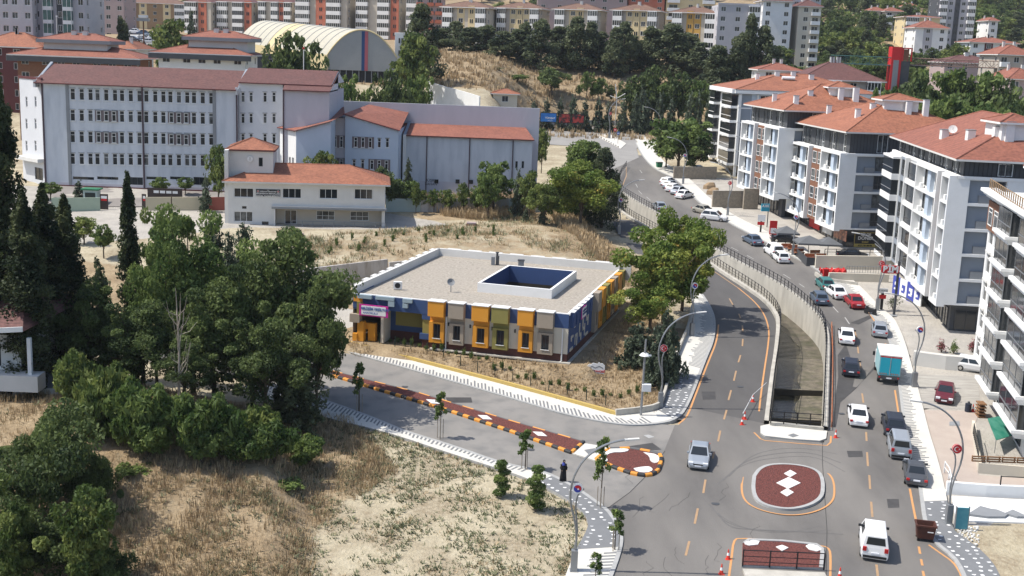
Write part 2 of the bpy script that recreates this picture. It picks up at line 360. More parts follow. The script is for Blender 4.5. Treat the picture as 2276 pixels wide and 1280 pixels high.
# ------------------------------------------------------------ ground
def build_ground():
    a = np.linspace(-.66, .66, 430); ys = [46.]
    while ys[-1] < 232: ys.append(ys[-1]+.62)
    while ys[-1] < 1000: ys.append(ys[-1]*1.012)
    ys = np.array(ys); A, Y = np.meshgrid(a, ys); X = A*Y
    Z = TH2(X, Y)
    rng = [(.9, 1.7, .10), (.35, .55, .25), (.13, .21, .5)]; nz = 0
    for i, (fx, fy, am) in enumerate(rng): nz = nz+am*np.sin(X*fx+i*1.7+np.sin(Y*fy*.7)*1.3)*np.cos(Y*fy+i*2.1+np.sin(X*fx*.8)*1.1)
    flat = np.minimum(1, np.maximum(0, np.abs(Z-zr(Y))-.15))
    flat = np.where(Y > 232, np.clip((Y-300)/30, 0, 1), flat)
    Z = Z+nz*flat*.55
    # paved things lie just above the ground
    for poly in ROADPOLYS:
        d = poly_dist(X, Y, poly); Z = np.where(d < .4, Z-.09, Z)
    cd = poly_dist(X, Y, CHP)
    keep = ~(cd < .15)
    ny, nx = X.shape; V = np.stack([X, Y, Z], -1).reshape(-1, 3)
    idx = np.arange(ny*nx).reshape(ny, nx)
    q = np.stack([idx[:-1, :-1], idx[:-1, 1:], idx[1:, 1:], idx[1:, :-1]], -1).reshape(-1, 4)
    k = (keep[:-1, :-1] & keep[:-1, 1:] & keep[1:, 1:] & keep[1:, :-1]).reshape(-1)
    q = q[k]
    me = bpy.data.meshes.new('ground'); me.vertices.add(len(V)); me.vertices.foreach_set('co', V.ravel().astype(np.float32))
    me.loops.add(len(q)*4); me.loops.foreach_set('vertex_index', q.ravel().astype(np.int32))
    me.polygons.add(len(q)); me.polygons.foreach_set('loop_start', np.arange(0, len(q)*4, 4, dtype=np.int32)); me.polygons.foreach_set('loop_total', np.full(len(q), 4, dtype=np.int32))
    me.polygons.foreach_set('use_smooth', np.ones(len(q), bool))
    me.update(calc_edges=True)
    # soil kinds: 0 pale dirt, 1 dry grass; second: paving of yards
    dry = np.zeros(X.shape); pav = np.zeros(X.shape)
    for poly, v in DRY: d = poly_dist(X, Y, poly); dry = np.maximum(dry, v*(1-sstep(d/4)))
    for poly in PAV: d = poly_dist(X, Y, poly); pav = np.maximum(pav, 1-sstep(d/.6+.3))
    pav = np.where(poly_dist(X, Y, XY([R(*p) for p in [(2112, 1170), (2300, 1160), (2400, 1330), (2225, 1330), (2150, 1205)]])) < 0, 0, pav); dry = np.where((Y > 285) & (pav < .5), .75, dry)
    for nm, arr in (('dry', dry), ('pav', pav)):
        at = me.attributes.new(nm, 'FLOAT', 'POINT'); at.data.foreach_set('value', arr.ravel().astype(np.float32))
    m = bpy.data.materials.new('soil'); t, b = nodes(m); N = t.nodes; L = t.links
    g = N.new('ShaderNodeNewGeometry')
    def noise(s, d=5, r=.6):
        n = N.new('ShaderNodeTexNoise'); n.inputs['Scale'].default_value = s; n.inputs['Detail'].default_value = d; n.inputs['Roughness'].default_value = r; L.new(g.outputs['Position'], n.inputs['Vector']); return n.outputs[0]
    def ramp(x, *st):
        r = N.new('ShaderNodeValToRGB'); e = r.color_ramp.elements
        e[0].position, e[0].color = st[0][0], (*st[0][1], 1); e[1].position, e[1].color = st[1][0], (*st[1][1], 1)
        for p, c in st[2:]: k = e.new(p); k.color = (*c, 1)
        L.new(x, r.inputs[0]); return r.outputs[0]
    def mix(f, a_, b_):
        x = N.new('ShaderNodeMix'); x.data_type = 'RGBA'; L.new(f, x.inputs[0]); L.new(a_, x.inputs[6]); L.new(b_, x.inputs[7]); return x.outputs[2]
    dirt = mix(ramp(noise(.22), (.42, (0, 0, 0)), (.6, (1, 1, 1))), ramp(noise(1.6), (.3, (.37, .32, .22)), (.7, (.48, .425, .31))), ramp(noise(2.5), (.35, (.26, .21, .14)), (.65, (.39, .335, .24))))
    grass = mix(ramp(noise(.3), (.4, (0, 0, 0)), (.62, (1, 1, 1))), ramp(noise(3.2), (.3, (.26, .195, .12)), (.7, (.41, .32, .205))), ramp(noise(2.4), (.35, (.18, .135, .085)), (.7, (.34, .25, .15))))
    pave = mix(ramp(noise(.3), (.35, (0, 0, 0)), (.65, (1, 1, 1))), ramp(noise(1.2), (.3, (.38, .355, .31)), (.7, (.47, .44, .39))), ramp(noise(.8), (.3, (.30, .28, .25)), (.7, (.41, .38, .34))))
    a1 = N.new('ShaderNodeAttribute'); a1.attribute_name = 'dry'; a2 = N.new('ShaderNodeAttribute'); a2.attribute_name = 'pav'
    ad = N.new('ShaderNodeMath'); ad.operation = 'MULTIPLY_ADD'; L.new(noise(.8), ad.inputs[0]); ad.inputs[1].default_value = .9; L.new(a1.outputs['Fac'], ad.inputs[2])
    f1 = ramp(ad.outputs[0], (.75, (0, 0, 0)), (1.0, (1, 1, 1)))
    f2 = ramp(a2.outputs['Fac'], (.45, (0, 0, 0)), (.55, (1, 1, 1)))
    L.new(mix(f2, mix(f1, dirt, grass), pave), b.inputs['Base Color']); b.inputs['Roughness'].default_value = .95; b.inputs['Specular IOR Level'].default_value = .1
    bp = N.new('ShaderNodeBump'); bp.inputs['Strength'].default_value = .7; bp.inputs['Distance'].default_value = .25; L.new(noise(3.5, 6), bp.inputs['Height']); L.new(bp.outputs[0], b.inputs['Normal'])
    me.materials.append(m); o = bpy.data.objects.new('ground', me); COL.objects.link(o); o['kind'] = 'structure'

# ------------------------------------------------------------ roads: traces
XY = lambda ps: [(p.x, p.y) for p in ps]
S1o = [(560, 842), (640, 865), (709, 886), (800, 918), (870, 946), (902, 960), (1008, 992), (1120, 1032), (1200, 1047), (1240, 1062), (1290, 1090), (1325, 1115), (1350, 1132), (1372, 1160), (1386, 1190), (1384, 1222), (1360, 1290), (1345, 1330)]
S1i = [(540, 872), (650, 905), (725, 932), (857, 962), (1010, 1014), (1140, 1055), (1177, 1069), (1207, 1084), (1257, 1110), (1295, 1140), (1310, 1167), (1295, 1200), (1280, 1223), (1257, 1282), (1240, 1330)]
S2o = [(500, 705), (600, 735), (700, 761), (765, 783), (920, 826), (1140, 889), (1253, 924), (1340, 941), (1402, 949), (1465, 945), (1502, 937), (1530, 910), (1570, 800), (1588, 760), (1592, 715), (1582, 685), (1562, 655)]
S2i = [(520, 695), (610, 722), (700, 746), (760, 764), (941, 811), (1140, 863), (1340, 918), (1370, 928), (1460, 917), (1475, 905), (1495, 825), (1530, 740), (1540, 678), (1535, 650)]
S3o = [(1412, 318), (1425, 345), (1448, 372), (1470, 385), (1500, 397), (1555, 455), (1610, 492), (1690, 534), (1760, 572), (1806, 594), (1866, 640), (1921, 682), (1943, 712), (1956, 722), (1978, 765), (1990, 815), (1998, 870), (2008, 960), (2022, 1010), (2036, 1050), (2044, 1105), (2052, 1172), (2076, 1212), (2116, 1240), (2140, 1285), (2150, 1330)]
S3i = [(1452, 315), (1458, 340), (1480, 365), (1500, 375), (1530, 395), (1580, 445), (1630, 480), (1710, 518), (1800, 565), (1850, 590), (1905, 630), (1956, 684), (1985, 707), (1996, 725), (2013, 765), (2026, 815), (2042, 870), (2064, 960), (2080, 1010), (2094, 1060), (2104, 1110), (2116, 1185), (2151, 1202), (2206, 1250), (2225, 1290), (2240, 1330)]
ROADPOLYS = []; DRY = []; PAV = []
mat('asphalt', (.088, .083, .079), .85, (.145, .137, .128), ns=.35, amt=.6, c3=(.22, .205, .185), ns3=.2, amt3=.5, bump=.15, bs=20, det=9, stretch=(1, .3, 1))
mat('asphalt_pale', (.20, .188, .172), .88, (.27, .255, .235), ns=.3, amt=.6, c3=(.16, .156, .148), ns3=.6, amt3=.3, bump=.15, bs=20, det=8)
mat('asphalt_new', (.076, .072, .070), .85, (.112, .107, .102), ns=.4, amt=.6, bump=.15, bs=20, det=9, stretch=(1, .3, 1))
mat('asphalt_patch', (.05, .05, .052), .85, (.065, .065, .066), ns=.5)
mat('dusty', (.33, .31, .27), .9, (.25, .235, .205), ns=.4)
mat('orange_paint', (.58, .29, .11), .7, (.48, .25, .11), ns=2, amt=.6)
mat('orange_faded', (.42, .26, .14), .7, (.30, .21, .13), ns=2, amt=.6)
mat('white_faded', (.36, .35, .33), .8)
mat('paving', (.60, .58, .53), .85, (.52, .50, .45), ns=.8, amt=.6, det=8)
mat('paving_dark', (.19, .195, .20), .85, (.16, .165, .17), ns=1)
mat('gravel_red', (.10, .035, .030), .95, (.20, .065, .052), ns=7, amt=.4, c3=(.045, .02, .018), ns3=12, amt3=.25, bump=.9, bs=9)
mat('white_stone', (.72, .71, .68), .9, (.6, .59, .56), ns=8, amt=.5)
def byY(L1, L2, y0, y1, n):
    def f(L, y):
        q = sorted(L, key=lambda p: p.y); x = float(np.interp(y, [p.y for p in q], [p.x for p in q])); return Vector((x, y, zr(y)))
    ys_ = [y0+(y1-y0)*i/(n-1) for i in range(n)]
    return [f(L1, y) for y in ys_], [f(L2, y) for y in ys_]
def roads():
    mb = MB(); up = smooth(UFW, 1); rt = smooth([R(*p) for p in S3o], 1)
    # upper road from the far junction down to the roundabout
    L_ = [R(1330, 330), R(1352, 380)]+UFW; Rr = [R(*p) for p in S3o[:18]]+[R(2010, 962)]
    A, B = byY(L_, [p+Vector((.5, 0, 0)) for p in Rr], 101.6, 262, 90)
    for i in range(89): mb.face([A[i]+Vector((0, 0, .03)), A[i+1]+Vector((0, 0, .03)), B[i+1]+Vector((0, 0, .03)), B[i]+Vector((0, 0, .03))], 'asphalt')
    struct(mb, 'road_upper')
    ROADPOLYS.append(XY(A)+XY(B)[::-1])
    # lower road
    mb = MB(); n = 60; A, B = byY(smooth(LOWLW, 1), smooth(LFW, 1), 103.5, 226, n)
    for p in A+B: p.z = float(zl(p.y))
    for i in range(n-1): mb.face([A[i]+Vector((-.3, 0, .03)), A[i+1]+Vector((-.3, 0, .03)), B[i+1]+Vector((0, 0, .03)), B[i]+Vector((0, 0, .03))], 'asphalt_new')
    struct(mb, 'road_lower'); ROADPOLYS.append(LOWP)
    # junction around the roundabout
    J = [(1509, 945), (1530, 906), (1709, 944), (1712, 975), (1832, 985), (1828, 957), (1840, 955), (2012, 957), (2026, 1010), (2040, 1050), (2048, 1105), (2058, 1172), (2082, 1212), (2122, 1240), (2145, 1285), (2155, 1335), (1344, 1335), (1358, 1290), (1380, 1222), (1382, 1190), (1368, 1160), (1346, 1132), (1420, 1080), (1475, 1005), (1500, 945)]
    mb = MB(); mb.flat([R(*p)+Vector((0, 0, .034)) for p in J], 'asphalt'); struct(mb, 'road_junction'); ROADPOLYS.append(XY([R(*p) for p in J]))
    # side road
    N_ = [(-300, 590), (0, 600), (250, 650)]+S2o[:9]+[(1470, 948)]; S_ = [(-300, 740), (0, 760), (250, 790)]+[(p[0], p[1]) for p in S1o[:13]]+[(1360, 1128)]
    mb = MB(); mb.strip([R(*p) for p in N_], [R(*p) for p in S_], .03, 'asphalt_pale', n=90)
    mb.flat([R(*p)+Vector((0, 0, .025)) for p in [(1360, 940), (1509, 945), (1478, 1005), (1425, 1080), (1350, 1135), (1320, 1110)]], 'asphalt_pale')
    struct(mb, 'road_side'); ROADPOLYS.append(XY([R(*p) for p in N_])+XY([R(*p) for p in S_])[::-1])
    # far junction
    FJ = [(1205, 283), (1250, 272), (1330, 283), (1400, 288), (1490, 290), (1590, 292), (1590, 325), (1500, 312), (1455, 308), (1425, 312), (1415, 330), (1420, 350), (1350, 382), (1330, 332), (1275, 325), (1205, 320)]
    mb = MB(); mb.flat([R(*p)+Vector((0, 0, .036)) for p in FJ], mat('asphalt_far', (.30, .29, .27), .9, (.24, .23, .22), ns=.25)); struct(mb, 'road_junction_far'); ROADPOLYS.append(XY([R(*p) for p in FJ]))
    # dust, patches and wet trail
    mb = MB()
    mat('asphalt_dark', (.048, .046, .045), .7, (.075, .072, .07), ns=.8)
    for ps in [[(1862, 790), (1880, 765), (1902, 830), (1895, 860), (1905, 862), (1945, 812), (1950, 815), (1915, 850), (1885, 880), (1868, 895), (1858, 950), (1850, 950), (1857, 880), (1863, 840)],
               [(1890, 718), (1935, 700), (1940, 706), (1908, 722)], [(1975, 768), (2005, 766), (2024, 792), (1995, 798), (1980, 810), (1974, 795)],
               [(1345, 1000), (1450, 985), (1470, 1000), (1400, 1003)]]:
        mb.flat([R(*p)+Vector((0, 0, .041)) for p in ps], 'asphalt_dark')
    struct(mb, 'road_patches')
def line(mb, pts, w, m, h=.045, fn=R, closed=False):
    P3 = [Vector(p) if len(p) == 3 else fn(*p) for p in pts]; n = len(P3); out = []
    for i, p in enumerate(P3):
        d = (P3[min(i+1, n-1)]-P3[max(i-1, 0)]); d.z = 0; d.normalize(); q = Vector((-d.y, d.x, 0))*w/2; out.append((p+q, p-q))
    for (a, b), (c, d) in zip(out, out[1:]):
        u = Vector((0, 0, h)); mb.face([a+u, b+u, d+u, c+u], m)
def offset(pts, w):
    n = len(pts); o = []
    for i, p in enumerate(pts):
        d = pts[min(i+1, n-1)]-pts[max(i-1, 0)]; d.z = 0; d.normalize(); o.append(p+Vector((-d.y, d.x, 0))*w)
    return o
def stadium(c, u, a, b, n=40, pw=2.6):
    v = Vector((-u.y, u.x, 0)); out = []
    for i in range(n):
        t = 2*math.pi*i/n; x = abs(math.cos(t))**(2/pw)*math.copysign(1, math.cos(t)); y = abs(math.sin(t))**(2/pw)*math.copysign(1, math.sin(t))
        p = c+u*(a*x)+v*(b*y); p.z = zr(p.y); out.append(p)
    return out
def markings():
    mb = MB()
    for a, b in [((1596, 982), (1601, 958)), ((1584, 1020), (1587, 1006)), ((1563, 1097), (1568, 1067)), ((1544, 1165), (1551, 1131)), ((1524, 1236), (1532, 1204)), ((1609, 933), (1615, 912)), ((1619, 890), (1625, 868)), ((1631, 847), (1636, 825)), ((1641, 806), (1646, 790)), ((1650, 770), (1651, 754)), ((1651, 738), (1650, 724)), ((1646, 708), (1642, 698)), ((1629, 678), (1621, 664))]:
        line(mb, [a, b], .17, 'orange_faded')
    for a, b in [((1925, 961), (1926, 981)), ((1927, 1006), (1929, 1037)), ((1932, 1057), (1934, 1088)), ((1936, 1116), (1939, 1150)), ((1948, 1256), (1952, 1290)), ((1916, 875), (1919, 896)), ((1909, 801), (1913, 818)), ((1906, 768), (1908, 786)), ((1899, 736), (1904, 751))]:
        line(mb, [a, b], .17, 'orange_faded')
    for a, b in [((1878, 706), (1888, 721)), ((1851, 682), (1863, 695)), ((1741, 610), (1757, 620)), ((1776, 631), (1788, 639)), ((1590, 532), (1605, 540)), ((1625, 550), (1641, 558)), ((1660, 568), (1675, 576)), ((1437, 438), (1446, 446)), ((1419, 424), (1427, 432)), ((1422, 378), (1427, 385)), ((1413, 409), (1417, 417))]:
        line(mb, [a, b], .14, 'white_faded')
    lo = lambda pts, m='orange_paint', w=.17: line(mb, smooth([RL(*p) for p in pts], 2), w, m)
    lo([(1640, 640), (1677, 670), (1700, 700), (1710, 735), (1707, 770), (1700, 815), (1692, 870), (1687, 915)])
    lo([(1597, 722), (1593, 760), (1575, 803), (1549, 870), (1531, 918), (1522, 932), (1508, 943)])
    lo([(1408, 500), (1440, 520), (1500, 553), (1570, 592), (1640, 640)], 'orange_faded')
    for pts in [[(1928, 690), (1946, 718), (1958, 735)], [(1989, 868), (1994, 900), (1999, 932)], [(2022, 1087), (2030, 1130), (2039, 1173)], [(2064, 1212), (2092, 1232), (2118, 1250), (2132, 1270), (2140, 1290)]]:
        line(mb, smooth([R(*p) for p in pts], 1), .17, 'orange_paint')
    for a, b in [((2042, 1216), (2045, 1232)), ((2047, 1244), (2050, 1258)), ((2051, 1270), (2054, 1284)), ((1968, 764), (1971, 776)), ((1971, 781), (1974, 794))]: line(mb, [a, b], .17, 'orange_paint')
    # loops round the islands
    c, u, a, b = ISL
    lp = isl(.75); line(mb, lp+lp[:1], .16, 'orange_paint')
    line(mb, [R(*p) for p in [(1676, 962), (1690, 976), (1700, 980), (1770, 986), (1838, 991), (1846, 984), (1847, 970)]], .16, 'orange_paint')
    line(mb, smooth([R(*p) for p in [(1619, 1290), (1626, 1240), (1630, 1205), (1640, 1196), (1740, 1203), (1832, 1214), (1844, 1222), (1846, 1240), (1845, 1290)]], 1), .16, 'orange_paint')
    line(mb, [R(*p) for p in [(1392, 372), (1392, 392), (1384, 412)]], .16, 'orange_faded')
    struct(mb, 'road_markings')
    # skid marks
    mb = MB(); mat('skid', (.115, .11, .105), .8, (.15, .143, .135), ns=2, amt=.6)
    for k in range(3):
        o = k*9
        line(mb, smooth([R(*p) for p in [(1860+o, 1010+o*2.2), (1800+o, 998+o), (1740+o, 996+o), (1670-o, 1010+o), (1620-o*1.5, 1060+o)]], 3), .09+.05*(k % 2), 'skid', h=.038+.0006*k)
        line(mb, smooth([R(*p) for p in [(1560+o*2, 1105+o*2), (1600+o, 1150+o*1.3), (1660+o, 1178), (1740+o, 1188-o*.4), (1820+o*3, 1170+o)]], 3), .08+.04*(k % 3), 'skid', h=.0385+.0006*k)
    rr = random.Random(12); mat('crack', (.06, .058, .055), .9)
    for i in range(14):
        x, y = rr.uniform(1400, 2000), rr.uniform(960, 1275)
        if 1640 < x < 1860 and (y < 1160 or y > 1190): continue
        q = [(x, y)]
        for _ in range(5): q.append((q[-1][0]+rr.uniform(-16, 16), q[-1][1]+rr.uniform(2, 13)))
        line(mb, q, .022, 'crack', h=.0425+.0001*i)
    line(mb, [(1478, 1003), (1440, 1055), (1400, 1095), (1352, 1130)], .06, 'crack', h=.044); line(mb, [(1828, 960), (1828, 1030), (1838, 1180), (1836, 1290)], .05, 'crack', h=.0445)
    for x, y, w, h, m in [(1575, 880, 16, 9, 'asphalt_dark'), (1900, 1010, 18, 7, 'asphalt_dark'), (1985, 1120, 14, 10, 'asphalt_dark'), (1250, 985, 24, 6, 'asphalt_dark'), (1020, 890, 30, 6, 'asphalt_dark'), (1560, 770, 8, 12, 'asphalt_dark')]:
        mb.flat([R(x-w, y-h)+Vector((0, 0, .0415)), R(x-w*.8, y+h)+Vector((0, 0, .0415)), R(x+w, y+h*.9)+Vector((0, 0, .0415)), R(x+w*.9, y-h)+Vector((0, 0, .0415))], m)
    for x, y in [(1565, 835), (1870, 920), (1590, 1120), (1920, 1190), (900, 860), (1180, 1000), (1645, 860)]: mb.flat([R(x, y)+Vector((.33*math.cos(t), .33*math.sin(t), .046)) for t in [math.pi/5*k for k in range(10)]], 'dark_grey')
    struct(mb, 'skid_marks')
ic = R(1752, 1083); _il = R(1671, 1084); _ir = R(1833, 1084); _it = R(1751, 1034); _ib = R(1754, 1139)
ISL = (ic, Vector((1, 0, 0)), (_ir-_il).length/2, (_it-_ib).length/2)
ISP = [(1672, 1062), (1684, 1045), (1706, 1036), (1740, 1034), (1776, 1037), (1806, 1044), (1824, 1054), (1832, 1070), (1833, 1095), (1829, 1110), (1812, 1124), (1784, 1134), (1750, 1138), (1712, 1132), (1686, 1122), (1673, 1108), (1669, 1086)]
def isl(w):
    p = smooth([R(*q) for q in ISP+ISP[:1]], 2); n = len(p)-1; o = []
    for i in range(n):
        d = p[i+1]-p[i-1 if i else n-1]; d.z = 0; d.normalize(); o.append(p[i]+Vector((-d.y, d.x, 0))*w)
    return o
def walk(name, o, i, m='paving', kerbw=.32, n=140):
    """pavement slab with a kerb on its road side"""
    A = resample(smooth([R(*p) for p in o], 2), n); B = resample(smooth([R(*p) for p in i], 2), n)
    mb = MB(); K = [a.lerp(b, min(.45, kerbw/max((b-a).length, .5))) for a, b in zip(A, B)]
    for j in range(n-1):
        up = Vector((0, 0, .15)); dn = Vector((0, 0, -.25))
        mb.face([A[j]+up, A[j+1]+up, K[j+1]+up, K[j]+up], 'kerb'); mb.face([K[j]+up, K[j+1]+up, B[j+1]+up, B[j]+up], m)
        mb.face([A[j]+dn, A[j+1]+dn, A[j+1]+up, A[j]+up], 'kerb'); mb.face([B[j]+dn, B[j+1]+dn, B[j+1]+up, B[j]+up], 'kerb')
    struct(mb, name); ROADPOLYS.append(XY(A[::4]+[A[-1]])+XY((B[::4]+[B[-1]])[::-1])); return K, B
def fingers(name, K, B, j0, j1, frm=0, both=False):
    """dark inlaid strips of uneven length, running in from the kerb"""
    mb = MB(); n = len(K); A = K[int(j0*n):int(j1*n)]; C = B[int(j0*n):int(j1*n)]
    L = sum((b-a).length for a, b in zip(A, A[1:])); k = int(L/.42); A = resample(A, k); C = resample(C, k)
    for j in range(k-1):
        a, b = A[j], C[j]; w = (b-a); l = w.length; w.normalize(); t = (A[j+1]-A[j]).normalized()*.2
        e = l*(.28+.16*((j*7) % 5)/4+random.random()*.22); up = Vector((0, 0, .154)); p0 = a
        mb.face([p0+up, p0+t+up, p0+t+w*e+up, p0+w*e+up], 'paving_dark')
    struct(mb, name)
def dots(name, K, B, j0, j1, seed):
    mb = MB(); n = len(K); rr = random.Random(seed); a0 = int(j0*n); a1 = int(j1*n)
    for j in range(a0, a1-1):
        up = Vector((0, 0, .153)); mb.face([K[j]+up, K[j+1]+up, B[j+1]+up, B[j]+up], 'paving_dark')
    mb2 = MB(); L = sum((K[j+1]-K[j]).length for j in range(a0, a1-1)); rows = int(L/.62)
    for i in range(rows):
        f = a0+(a1-a0-2)*(i+.5)/rows; j = int(f); a = K[j].lerp(K[j+1], f-j); b = B[j].lerp(B[j+1], f-j); w = (b-a).length; m = max(2, int(w/.75))
        for q in range(m):
            if rr.random() < .12: continue
            p = a.lerp(b, (q+.5+rr.uniform(-.22, .22))/m)+Vector((0, rr.uniform(-.12, .12), .158))
            mb2.face([p+Vector((math.cos(t)*.15, math.sin(t)*.15, 0)) for t in [math.pi/4*x for x in range(8)]], 'white')
    struct(mb, name); struct(mb2, name+'_dots')
def gravel_bed(mb, poly, m='gravel_red', h=.2):
    mb.flat([p+Vector((0, 0, h)) for p in poly], m)
def block_kerb(parent, pts, n, name='kerb_block', w=.34, h=.27, cols=('kerb_orange', 'kerb_black'), closed=False):
    P_ = resample(pts, n+1)
    for i in range(n):
        a, b = P_[i], P_[i+1]; d = (b-a); l = d.length; d.normalize(); q = Vector((-d.y, d.x, 0)); mb = MB(); m = cols[i % 2]
        a2 = a+d*.02; L = d*(l-.04)
        # bevelled top
        A = [a2-q*w/2, a2+q*w/2]; up1 = Vector((0, 0, h*.7)); up2 = Vector((0, 0, h))
        ring = lambda o: [o-q*w/2+Vector((0, 0, -.05)), o+q*w/2+Vector((0, 0, -.05)), o+q*w/2+up1, o+q*(w/2-.06)+up2, o-q*(w/2-.06)+up2, o-q*w/2+up1]
        mb.loft([ring(a2), ring(a2+L)], m)
        mb.build(name, parent)
mat('kerb_orange', (.76, .33, .05), .6, (.6, .25, .05), ns=2, amt=.6); mat('kerb_black', (.03, .03, .032), .6, (.05, .05, .05), ns=2)
def islands():
    K, B = walk('pavement_south', S1o, S1i); fingers('pavement_inlay_south', K, B, .05, .60); dots('pavement_dotted_south', K, B, .63, .875, 3); fingers('pavement_inlay_southeast', K, B, .885, .99)
    K, B = walk('pavement_north', S2o, S2i); fingers('pavement_inlay_north', K, B, .2, .54); dots('pavement_dotted_north', K, B, .55, .685, 4); fingers('pavement_inlay_corner', K, B, .70, .985)
    K, B = walk('pavement_east', S3o, S3i, n=200); fingers('pavement_inlay_east', K, B, .56, .90); dots('pavement_dotted_east', K, B, .925, .995, 5)
    # roundabout
    c, u, a, b = ISL
    t = thing('roundabout_island', 'oval roundabout island of dark red gravel with three white diamonds and a grey stone kerb', 'traffic island', c, world=True)
    mb = MB(); o = isl(0); i_ = isl(-.3)
    for k in range(len(o)):
        k2 = (k+1) % len(o); up = Vector((0, 0, .22)); dn = Vector((0, 0, -.1))
        mb.face([o[k]+up, o[k2]+up, i_[k2]+up, i_[k]+up], 'kerb'); mb.face([o[k]+dn, o[k2]+dn, o[k2]+up, o[k]+up], 'kerb')
    mb.build('kerb', t); mb = MB(); gravel_bed(mb, i_, h=.2); mb.build('gravel_bed', t)
    for (x, y, w, h) in [(1756, 1058, 14, 8), (1752, 1079, 27, 13), (1749, 1100, 15, 9)]:
        mb = MB(); mb.prism([R(x-w, y), R(x, y+h), R(x+w, y), R(x, y-h)], .235, 'white_stone', down=-.15); mb.build('stone_diamond', t)
    # median
    near = [R(*p) for p in [(560, 790), (640, 809), (710, 828), (820, 862), (990, 913), (1140, 963), (1270, 1009)]]; far = [R(*p) for p in [(560, 783), (640, 800), (745, 829), (930, 876), (1140, 940), (1297, 985)]]
    t = thing('road_median', 'long narrow traffic median of red gravel edged with orange and black blocks', 'median', near[3], world=True)
    mb = MB(); mb.strip(near, far, .17, 'gravel_red', n=40); mb.build('gravel_bed', t)
    block_kerb(t, near, 58); block_kerb(t, far, 30, w=.2, h=.2, cols=('kerb_orange', 'kerb_grey')); block_kerb(t, [near[-1], far[-1]], 4)
    for x, y in [(963, 897), (1078, 932), (1200, 969)]:
        mb = MB(); mb.prism([R(x-16, y-5), R(x-4, y+4), R(x+16, y+5), R(x+4, y-4)], .21, 'white_stone', down=-.12); mb.build('stone_diamond', t)
    # crossing between
    mb = MB(); mb.prism([R(*p) for p in [(1272, 1010), (1300, 988), (1362, 998), (1352, 1006), (1326, 1027)]], .12, 'paving', down=.1); mb.flat([R(*p)+Vector((0, 0, .128)) for p in [(1298, 1003), (1322, 999), (1330, 1008), (1308, 1013)]], 'paving_dark'); struct(mb, 'crossing_island')
    tp = [(1325, 1024), (1352, 1001), (1400, 1000), (1440, 1006), (1466, 1013), (1471, 1024), (1463, 1047), (1452, 1057), (1430, 1060), (1400, 1054), (1358, 1039)]
    t = thing('teardrop_island', 'teardrop traffic island of red gravel with white patches and orange and black kerb blocks', 'traffic island', R(1400, 1030), world=True)
    o = [R(*p) for p in tp]; mb = MB(); mb.flat([p+Vector((0, 0, .17)) for p in o], 'gravel_red'); mb.build('gravel_bed', t)
    block_kerb(t, o[6:]+o[:1], 11); block_kerb(t, o[:5], 8, cols=('kerb_orange', 'kerb_grey')); block_kerb(t, o[4:7], 4)
    for ps in [[(1354, 1001), (1395, 1002), (1398, 1006), (1385, 1010), (1360, 1010), (1345, 1018), (1352, 1030), (1340, 1032), (1328, 1024)], [(1430, 1010), (1462, 1015), (1466, 1028), (1458, 1035), (1445, 1030), (1443, 1018)], [(1408, 1046), (1430, 1042), (1445, 1042), (1452, 1050), (1438, 1056), (1415, 1053)]]:
        mb = MB(); mb.prism(smooth([R(*p) for p in ps+ps[:1]], 1)[:-1], .22, 'white_stone', down=-.12); mb.build('stone_patch', t)
    # lower island (cut by the frame)
    o = [R(*p) for p in [(1648, 1262), (1650, 1212), (1662, 1203), (1740, 1206), (1815, 1214), (1830, 1224), (1832, 1236), (1829, 1268)]]
    t = thing('gravel_island', 'red gravel traffic island behind the black railing at the lower edge of the picture', 'traffic island', R(1740, 1230), world=True)
    mb = MB(); mb.prism(o, .2, 'gravel_red', 'kerb', down=.1); mb.build('gravel_bed', t)
    k = MB(); ii = offset(o, -.28)
    for a_, b_, c_, d_ in zip(o[1:], o[2:], ii[2:], ii[1:]): k.prism([a_, b_, c_, d_], .24, 'kerb', down=.1)
    k.build('kerb', t)
    for ps in [[(1654, 1212), (1672, 1207), (1688, 1209), (1684, 1217), (1665, 1219), (1655, 1216)], [(1724, 1222), (1738, 1218), (1752, 1224), (1738, 1231)], [(1790, 1220), (1800, 1215), (1815, 1219), (1826, 1228), (1815, 1232), (1798, 1228)]]:
        mb = MB(); mb.prism([R(*p) for p in ps], .25, 'white_stone', down=-.15); mb.build('stone_patch', t)
    # tip of the island between the two roads
    mb = MB(); mb.prism([R(*p) for p in [(1690, 950), (1709, 946), (1828, 957), (1838, 962), (1836, 978), (1822, 983), (1760, 979), (1700, 972), (1690, 966)]], .16, 'paving', 'kerb', down=.1); mb.flat([R(*p)+Vector((0, 0, .166)) for p in [(1750, 971), (1763, 967), (1776, 972), (1762, 976)]], 'paving_dark'); struct(mb, 'channel_head_pavement')
mat('kerb_grey', (.12, .12, .12), .8)
